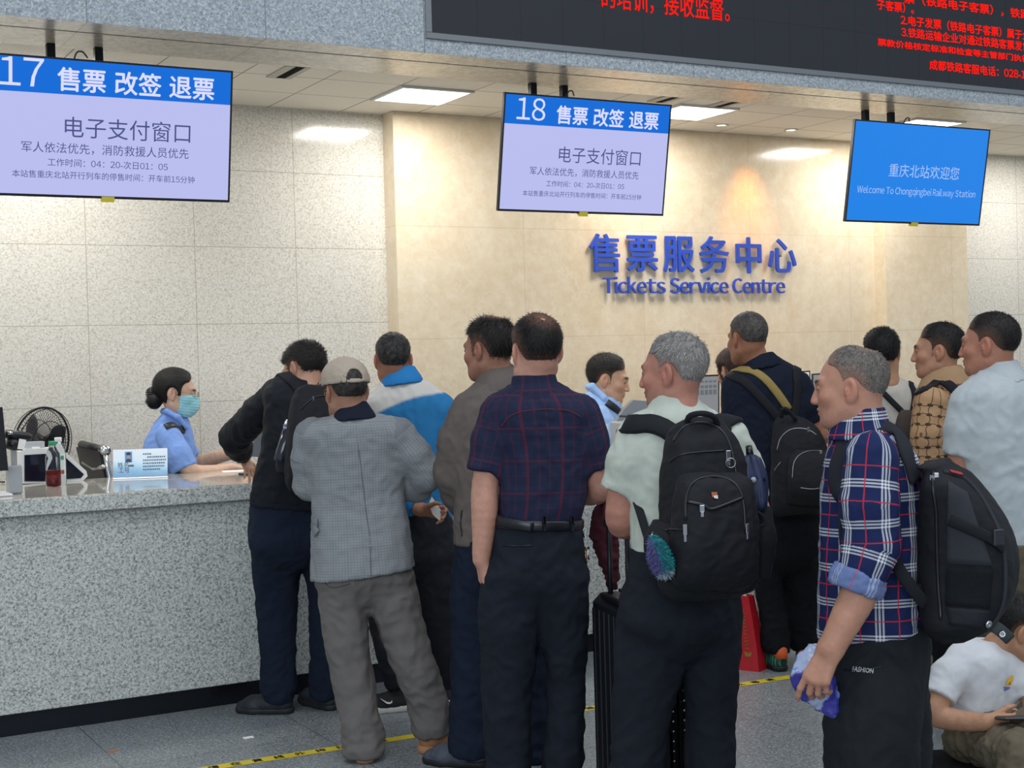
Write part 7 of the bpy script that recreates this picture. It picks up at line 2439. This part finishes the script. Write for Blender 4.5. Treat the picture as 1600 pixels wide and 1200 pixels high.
def name_card(n0, n1, h, label, full=True):
    ex = unit(n1 - n0); w = np.linalg.norm(n1 - n0); ey = unit(UP + np.cross(ex, UP) * -0.12); en = np.cross(ex, ey)
    if en @ FW > 0: en = -en
    NC = thing('name_card', n0, label, 'name card')
    cm = NT('card_blue' + ('' if full else '_small'))
    g = cm.sep(cm.obj())[2]
    wv = cm.noise(cm.obj(), 6, 3)
    fac = cm.math('ADD', cm.math('DIVIDE', g, h), cm.math('MULTIPLY', cm.math('SUBTRACT', wv, 0.5), 0.5))
    cm.out(cm.ramp(fac, [(0.12, rgba('2a7cae')), (0.3, rgba('4c9dc8')), (0.45, rgba('9cc4dc')), (0.62, rgba('c3d9e6')), (0.9, rgba('d5dfe6'))]), 0.15, 0, 0.5, 0.5)
    P = lambda u, v, q=0.0: n0 + ex * u * w + ey * v * h + en * q
    add('card', MB().prism([P(0, 0.04), P(1, 0.04), P(1, 1), P(0, 1)], -en * 0.004).vf, cm.m, NC, False)
    add('base', MB().prism([P(-0.005, 0, 0.012), P(1.005, 0, 0.012), P(1.005, 0.045, 0.004), P(-0.005, 0.045, 0.004)], -en * 0.02).vf, M['white_plastic'], NC, False)
    ink_c = plain('card_ink' + ('' if full else '_small'), '4c6b88', 0.7)
    if full:
        add('portrait', MB().prism([P(0.22, 0.56, 0.001), P(0.35, 0.56, 0.001), P(0.35, 0.92, 0.001), P(0.22, 0.92, 0.001)], en * 0.0006).vf, plain('portrait_blue', '5d94cc', 0.4), NC, False)
        add('portrait_face', MB().prism([P(0.285 + 0.028 * math.cos(a), 0.755 + 0.085 * math.sin(a), 0.0022) for a in np.linspace(0, 2 * math.pi, 15)[:-1]], en * 0.0005).vf, plain('portrait_skin', 'c59a86', 0.5), NC, False)
        add('portrait_cap', MB().prism([P(0.25, 0.80, 0.003), P(0.32, 0.80, 0.003), P(0.325, 0.87, 0.003), P(0.285, 0.90, 0.003), P(0.245, 0.87, 0.003)], en * 0.0005).vf, plain('portrait_hat', '25304e', 0.5), NC, False)
        add('portrait_shirt', MB().prism([P(0.23, 0.565, 0.0025), P(0.34, 0.565, 0.0025), P(0.325, 0.655, 0.0025), P(0.285, 0.68, 0.0025), P(0.245, 0.655, 0.0025)], en * 0.0005).vf, plain('portrait_uniform', '2c3a60', 0.5), NC, False)
        for s_, u, v, z in (('姓名', 0.08, 0.40, 0.030), ('工号', 0.09, 0.22, 0.030)):
            add('lettering', text_vf(s_, z, P(u, v, 0.002), ex, ey, 0), ink_c, NC, False)
        rg = random.Random(5); lines = MB()
        lines.prism([P(0.28, 0.41, 0.002), P(0.38, 0.41, 0.002), P(0.38, 0.47, 0.002), P(0.28, 0.47, 0.002)], en * 0.0004)
        for k in range(6):
            v = 0.80 - k * 0.105; u = 0.55 if k != 1 else 0.63; end = 0.70 if k == 0 else (0.86 if k == 5 else 0.95)
            while u < end:
                d = 0.018 + 0.014 * rg.random()
                lines.prism([P(u, v, 0.002), P(u + d, v, 0.002), P(u + d, v + 0.045, 0.002), P(u, v + 0.045, 0.002)], en * 0.0004); u += d + 0.012
        tag(add('small_print', lines.vf, ink_c, NC, False), kind='stuff')


name_card(n0, n1, 0.152, 'blue and white name card with portrait standing on counter at window 17')
m0 = W(936, 704, 7.75); m0[2] = ZC
m1 = m0 + np.array((0.11, 0, 0))
name_card(ct(928, 706), ct(953, 705), 0.165, 'small blue name card on the counter before the clerk at window 18', False)

# payment terminal with a sloped screen, card reader on top
q0 = ct(34, 757)
ex, ey = np.array((1.0, 0, 0)), np.array((0, 1.0, 0))
mpx = 1 / 345.0
TM = thing('payment_terminal', q0, 'white payment terminal with dark screens standing behind the red tea', 'terminal')
P = lambda x, y, d=0.0: onY(x, y, q0[1]) + np.array((0, d, 0))
add('housing', MB().prism([P(30, 756), P(128, 753), P(137, 744), P(135, 736), P(99, 703), P(92, 699), P(38, 702), P(30, 706)], (0, 0.10, 0)).vf, M['white_plastic'], TM, False)
add('left_display', MB().prism([P(38, 752, -0.004), P(71, 752, -0.004), P(71, 709, -0.004), P(38, 711, -0.004)], (0, 0.005, 0)).vf, plain('glass_navy', '161a2a', 0.08), TM, False)
add('right_display', MB().prism([P(96, 749, -0.004), P(126, 747, -0.004), P(131, 741, -0.004), P(99, 712, -0.004)], (0, 0.005, 0)).vf, plain('glass_navy_right', '161a2a', 0.08), TM, False)
add('card_reader', MB().prism([P(41, 707, 0.02), P(71, 707, 0.02), P(71, 690, 0.02), P(42, 691, 0.02)], (0, 0.06, 0)).vf, plain('reader_grey', 'b9bcbe', 0.4), TM, False)
add('reader_tag', MB().prism([P(51, 708, 0.015), P(63, 708, 0.015), P(63, 698, 0.015), P(51, 698, 0.015)], (0, 0.004, 0)).vf, M['paper'], TM, False)
# monitor edge at the far left, with a lens unit beside it
MN = thing('monitor', ct(-6, 753), 'black monitor cut by the left edge of the view', 'monitor')
P3 = lambda x, y, d=0.0: onY(x, y, 6.86) + np.array((0, d, 0))
add('panel', MB().prism([P3(-60, 740), P3(13, 735), P3(4, 636), P3(-60, 640)], (0, 0.03, 0)).vf, M['black_plastic'], MN, False)
add('stand', MB().prism([P3(-40, 741), P3(-10, 740), P3(-12, 750), P3(-40, 752)], (0, 0.06, 0)).vf, M['dark_plastic'], MN, False)
add('foot', MB().box((P3(-50, 752)[0], 6.80, ZC), (P3(16, 752)[0], 6.98, ZC + 0.012), 0.004).vf, M['white_plastic'], MN, False)
CM = thing('document_camera', onY(28, 690, 6.95), 'black document camera with white sticker left of the white terminal', 'camera')
P4 = lambda x, y, d=0.0: onY(x, y, 6.95) + np.array((0, d, 0))
add('arm', MB().tube([P4(8, 678), P4(24, 680), P4(44, 683), P4(50, 684)], [0.020, 0.024, 0.020, 0.012], 14).vf, M['black_plastic'], CM)
add('body', MB().tube([P4(10, 692), P4(22, 694), P4(36, 696)], [0.026, 0.032, 0.024], 14).vf, M['black_plastic'], CM)
add('lens_ring', MB().tube([P4(11, 676, -0.02), P4(18, 677, -0.02)], 0.009, 12).vf, M['chrome'], CM)
add('sticker', MB().prism([P4(25, 701, -0.034), P4(35, 702, -0.034), P4(39, 687, -0.034), P4(28, 685, -0.034)], (0, 0.002, 0)).vf, M['paper'], CM, False)
bx = P4(22, 720)
add('stem', MB().box((bx[0] - 0.012, bx[1] - 0.012, ZC), (bx[0] + 0.012, bx[1] + 0.012, P4(22, 700)[2])).box((bx[0] - 0.035, bx[1] - 0.03, ZC), (bx[0] + 0.03, bx[1] + 0.03, P4(22, 727)[2]), 0.006).vf, M['grey_plastic'], CM, False)
CB = thing('cable', ct(8, 757), 'black cable with white plug lying on the counter at far left', 'cable')
add('cord', MB().tube(spline([ct(-10, 752) + UP * 0.006, ct(6, 755) + UP * 0.006, ct(22, 751) + UP * 0.006, ct(32, 749) + UP * 0.006], 16), 0.004, 8).vf, M['black_plastic'], CB)
pc = ct(15, 757)
add('plug', MB().box(pc + (-0.02, -0.012, 0.0), pc + (0.022, 0.012, 0.022), 0.005).vf, M['white_plastic'], CB, False)
# desk fan behind
fc = W(66, 690, 7.75)
FN = thing('pedestal_fan', (fc[0], fc[1], 0.0), 'black caged pedestal fan behind the counter at the left', 'fan')
axf = unit(-FW * 0.5 + RT * 0.86 + UP * -0.1); axf = unit(np.array(axf))
ax1 = unit(np.cross(UP, axf)); ax2 = np.cross(axf, ax1)
rf = 0.185
cg = MB()
for rr, z in ((rf, 0.0), (rf * 0.97, 0.03), (rf * 0.97, -0.03), (rf * 0.62, 0.052), (rf * 0.62, -0.055), (rf * 0.25, 0.06)):
    cg.tube([fc + axf * z + rr * (math.cos(a) * ax1 + math.sin(a) * ax2) for a in np.linspace(0, 2 * math.pi, 41)], 0.006 if z == 0 else 0.0022, 6, False)
add('cage_ring', cg.vf, M['black_metal'], FN)
wires = MB()
for k in range(64):
    a = 2 * math.pi * k / 64; d = math.cos(a) * ax1 + math.sin(a) * ax2
    for s_ in (-1, 1):
        wires.tube([fc + d * rf * 0.12 + axf * s_ * 0.062, fc + d * rf * 0.55 + axf * s_ * 0.056, fc + d * rf * 0.9 + axf * s_ * 0.036, fc + d * rf], 0.0013, 4, False)
tag(add('cage_wire', wires.vf, M['black_metal'], FN), kind='stuff')
for k in range(3):
    a0 = 2 * math.pi * k / 3 + 0.5; V, F = [], []
    for i in range(9):
        t = i / 8
        for j in range(9):
            u = j / 8
            r_ = 0.03 + (rf * 0.86 - 0.03) * t; wdt = 0.55 + 0.75 * math.sin(math.pi * min(t * 0.85 + 0.1, 1))
            th = a0 + (u - 0.5) * wdt - 0.35 * t
            V.append(fc + r_ * (math.cos(th) * ax1 + math.sin(th) * ax2) + axf * (0.022 * (u - 0.5) * 2))
    F = [(i * 9 + j, i * 9 + j + 1, i * 9 + j + 10, i * 9 + j + 9) for i in range(8) for j in range(8)]
    bl = add('blade', (V, F), plain('fan_blade', '3a3a40', 0.5), FN); bl.modifiers.new('t', 'SOLIDIFY').thickness = 0.003
add('hub', MB().lathe([(0.001, 0.03), (0.028, 0.024), (0.032, -0.01), (0.045, -0.05), (0.05, -0.11), (0.03, -0.14), (0.001, -0.145)], fc, 20, axf).vf, M['black_plastic'], FN)
add('stem', MB().tube([(fc[0], fc[1], 0.02), (fc[0], fc[1], 1.1), fc - UP * 0.06, fc - axf * 0.07], 0.018, 12).vf, M['black_plastic'], FN)
add('base', MB().lathe([(0.11, 0.0), (0.11, 0.015), (0.03, 0.035)], (fc[0], fc[1], 0.0), 24).vf, M['black_plastic'], FN)
# office chair with chrome sides
oc = W(150, 745, 7.7)
OC = thing('office_chair', (oc[0], oc[1], 0), 'black leather office chair with chrome frame behind the name card', 'chair')
P5 = lambda x, y, d=0.0: W(x, y, 7.7 + d)
bk = [P5(127, 697, 0.25), P5(163, 704, -0.1), P5(176, 762, -0.1), P5(142, 762, 0.25)]
add('backrest', MB().prism(bk, unit(np.cross(bk[1] - bk[0], bk[3] - bk[0])) * -0.03).vf, M['black_leather'], OC, False)
add('top_roll', MB().tube([P5(128, 695, 0.25), P5(162, 704, -0.1)], 0.024, 14).vf, M['black_leather'], OC)
add('roll_cap', MB().tube([P5(160, 702, -0.09), P5(166, 705, -0.13)], 0.026, 16).vf, M['chrome'], OC)
add('side_rail', MB().tube([P5(163, 705, -0.12), P5(168, 730, -0.12), P5(175, 762, -0.12), P5(178, 830, -0.15)], 0.013, 10).vf, M['chrome'], OC)
add('side_rail', MB().tube([P5(128, 697, 0.27), P5(134, 730, 0.27), P5(142, 762, 0.27), P5(146, 830, 0.25)], 0.013, 10).vf, M['chrome'], OC)
add('cross_bar', MB().tube([P5(131, 722, 0.2), P5(148, 732, 0.05), P5(164, 729, -0.13)], 0.014, 10).vf, M['chrome'], OC)
sx_ = np.array((1.80, 7.72, 0.5))
add('seat', MB().box((sx_[0] - 0.17, sx_[1] - 0.1, 0.50), (sx_[0] + 0.15, sx_[1] + 0.24, 0.57), 0.03).vf, M['black_leather'], OC, False)
add('column', MB().tube([(sx_[0], sx_[1], 0.07), (sx_[0], sx_[1], 0.5)], 0.028, 12).vf, M['chrome'], OC)
for k in range(5):
    a = 2 * math.pi * k / 5
    e = np.array((math.cos(a), math.sin(a), 0))
    lg = add('leg', MB().tube([np.array((sx_[0], sx_[1], 0.09)) + e * 0.02, np.array((sx_[0], sx_[1], 0.07)) + e * 0.2], 0.014, 8).vf, M['chrome'], OC)
    add('caster', MB().lathe([(0.004, -0.012), (0.028, -0.012), (0.028, 0.012), (0.004, 0.012)], np.array((sx_[0], sx_[1], 0.028)) + e * 0.2, 14, (-e[1], e[0], 0)).vf, M['black_plastic'], lg)

# back of a grey monitor and its keyboard in front of the masked clerk, phone under the customer's hand
GM = thing('monitor', W(402, 700, 7.5), 'dark grey monitor turned to the masked clerk behind the black jacket', 'monitor')
P6 = lambda x, y, d=0.0: W(x, y, 7.5 + d)
add('panel', MB().prism([P6(386, 713), P6(430, 716), P6(430, 664), P6(412, 660), P6(405, 668)], FW * 0.03).vf, plain('monitor_grey', '54585f', 0.45), GM, False)
add('rim', MB().prism([P6(403, 668, -0.005), P6(411, 662, -0.005), P6(430, 664, -0.005), P6(430, 659, -0.005), P6(410, 657, -0.005), P6(402, 664, -0.005)], FW * 0.025).vf, M['white_plastic'], GM, False)
st0 = P6(420, 716, 0.02)
add('stand', MB().box((st0[0] - 0.03, st0[1] - 0.02, ZC), (st0[0] + 0.03, st0[1] + 0.02, st0[2] + 0.02)).vf, M['dark_plastic'], GM, False)
kb0 = ct(400, 732)
KB = thing('keyboard', kb0, 'dark keyboard on the counter by the leaning customer\'s hand', 'keyboard')
kx = unit(RT * 0.9 + FW * 0.3); ky = np.cross(UP, kx)
Rk = np.column_stack([kx, ky, UP])
add('tray', MB().box((-0.05, -0.05, 0.0), (0.22, 0.06, 0.014), 0.004, (kb0, Rk)).vf, M['dark_plastic'], KB, False)
for i in range(4):
    for j in range(11):
        add('key', MB().box((-0.043 + 0.023 * j, -0.042 + 0.024 * i, 0.014), (-0.025 + 0.023 * j, -0.023 + 0.024 * i, 0.020), 0.002, (kb0, Rk)).vf, M['black_plastic'], KB, False)
ph = ct(392, 741)
PH = thing('mobile_phone', ph, 'black phone lying on the counter under the leaning customer\'s fingers', 'phone')
Rp = np.column_stack([unit(RT * 0.8 - FW * 0.6), unit(FW * 0.8 + RT * 0.6), UP])
add('case', MB().box((-0.035, -0.06, 0.0), (0.035, 0.07, 0.009), 0.004, (ph, Rp)).vf, M['black_plastic'], PH, False)
add('display', MB().box((-0.032, -0.057, 0.009), (0.032, 0.067, 0.0098), 0, (ph, Rp)).vf, plain('phone_glass', '20242e', 0.05), PH, False)
tag(add('document_sheet', MB().box((-0.09, -0.06, 0.0), (0.06, 0.06, 0.002), 0, (ct(374, 736), Rk)).vf, M['paper'], None, False, origin=ct(374, 736)), 'sheet of paper on the counter between the clerk\'s arms', 'paper')

# ------------------------------------------------------------------ screens and printer at the middle window
def desk_screen(c4, d, label, body_c, lit=None, edge=True):
    a, b, c, e = [W(x, y, d) for x, y in c4]
    cen = (a + b + c + e) / 4
    O = thing('monitor', cen, label, 'monitor')
    n_ = unit(np.cross(b - a, e - a)); n_ = n_ if n_ @ FW > 0 else -n_
    add('housing', MB().prism([a, b, c, e], n_ * 0.03).vf, M['black_plastic'], O, False)
    k = 0.94
    f = [cen + (q - cen) * k - n_ * 0.002 for q in (a, b, c, e)]
    add('display', MB().prism(f, n_ * 0.001).vf, lit, O, False)
    bt = (c + e) / 2
    z1 = bt[2]
    add('stand', MB().box((bt[0] - 0.025, bt[1] - 0.0, ZC), (bt[0] + 0.025, bt[1] + 0.03, z1 + 0.03)).vf, M['dark_plastic'], O, False)
    add('foot', MB().box((bt[0] - 0.10, bt[1] - 0.08, ZC), (bt[0] + 0.10, bt[1] + 0.04, ZC + 0.012), 0.004).vf, M['dark_plastic'], O, False)
    return O, f, n_


grey_scr = emit('screen_grey', '8c9094', 0.85); lit_scr = emit('screen_bright', 'd5dbd2', 0.95)
O, f, n_ = desk_screen([(1060, 588), (1124, 585), (1124, 668), (1060, 672)], 8.8, 'grey lit monitor with menu rows behind the grey haired man', None, grey_scr)
bars = MB()
for r_, (v0, v1) in enumerate(((0.08, 0.12), (0.17, 0.23), (0.26, 0.36))):
    for k in range(8):
        u0 = 0.1 + k * 0.11
        g = lambda u, v: f[0] + (f[1] - f[0]) * u + (f[3] - f[0]) * v - n_ * 0.002
        bars.put([g(u0, v0), g(u0 + 0.085, v0), g(u0 + 0.085, v1), g(u0, v1)], [(0, 1, 2, 3)])
tag(add('menu_rows', bars.vf, emit('screen_rows', '70757b', 0.8), O, False), kind='stuff')
desk_screen([(1128, 584), (1182, 580), (1182, 660), (1128, 666)], 8.92, 'bright lit monitor beside the hidden customer', None, lit_scr)
desk_screen([(1206, 583), (1266, 579), (1266, 652), (1206, 656)], 9.2, 'bright lit monitor right of the navy polo', None, lit_scr)
desk_screen([(1269, 584), (1330, 580), (1330, 650), (1269, 654)], 9.36, 'grey monitor behind the plaid man\'s forehead', None, grey_scr)
pr = [W(x, y, 8.3) for x, y in ((962, 660), (1030, 662), (1030, 628), (990, 625), (975, 640))]
PR = thing('printer', pr[0], 'grey ticket printer with a sloped lid before the clerk at window 18', 'printer')
add('housing', MB().prism(pr, FW * 0.16).vf, plain('printer_grey', '83888b', 0.45), PR, False)
add('lid_line', MB().prism([W(968, 649, 8.295), W(1030, 651, 8.295), W(1030, 653, 8.295), W(967, 651, 8.295)], FW * 0.004).vf, M['dark_plastic'], PR, False)
add('maker_mark', MB().prism([W(981, 647.5, 8.29), W(991, 647.8, 8.29), W(991, 650, 8.29), W(981, 649.7, 8.29)], FW * 0.004).vf, M['dark_plastic'], PR, False)
pb = W(1000, 662, 8.35)
add('base', MB().box((pb[0] - 0.16, pb[1] - 0.05, ZC), (pb[0] + 0.10, pb[1] + 0.08, pb[2] + 0.02), 0.01).vf, M['grey_plastic'], PR, False)
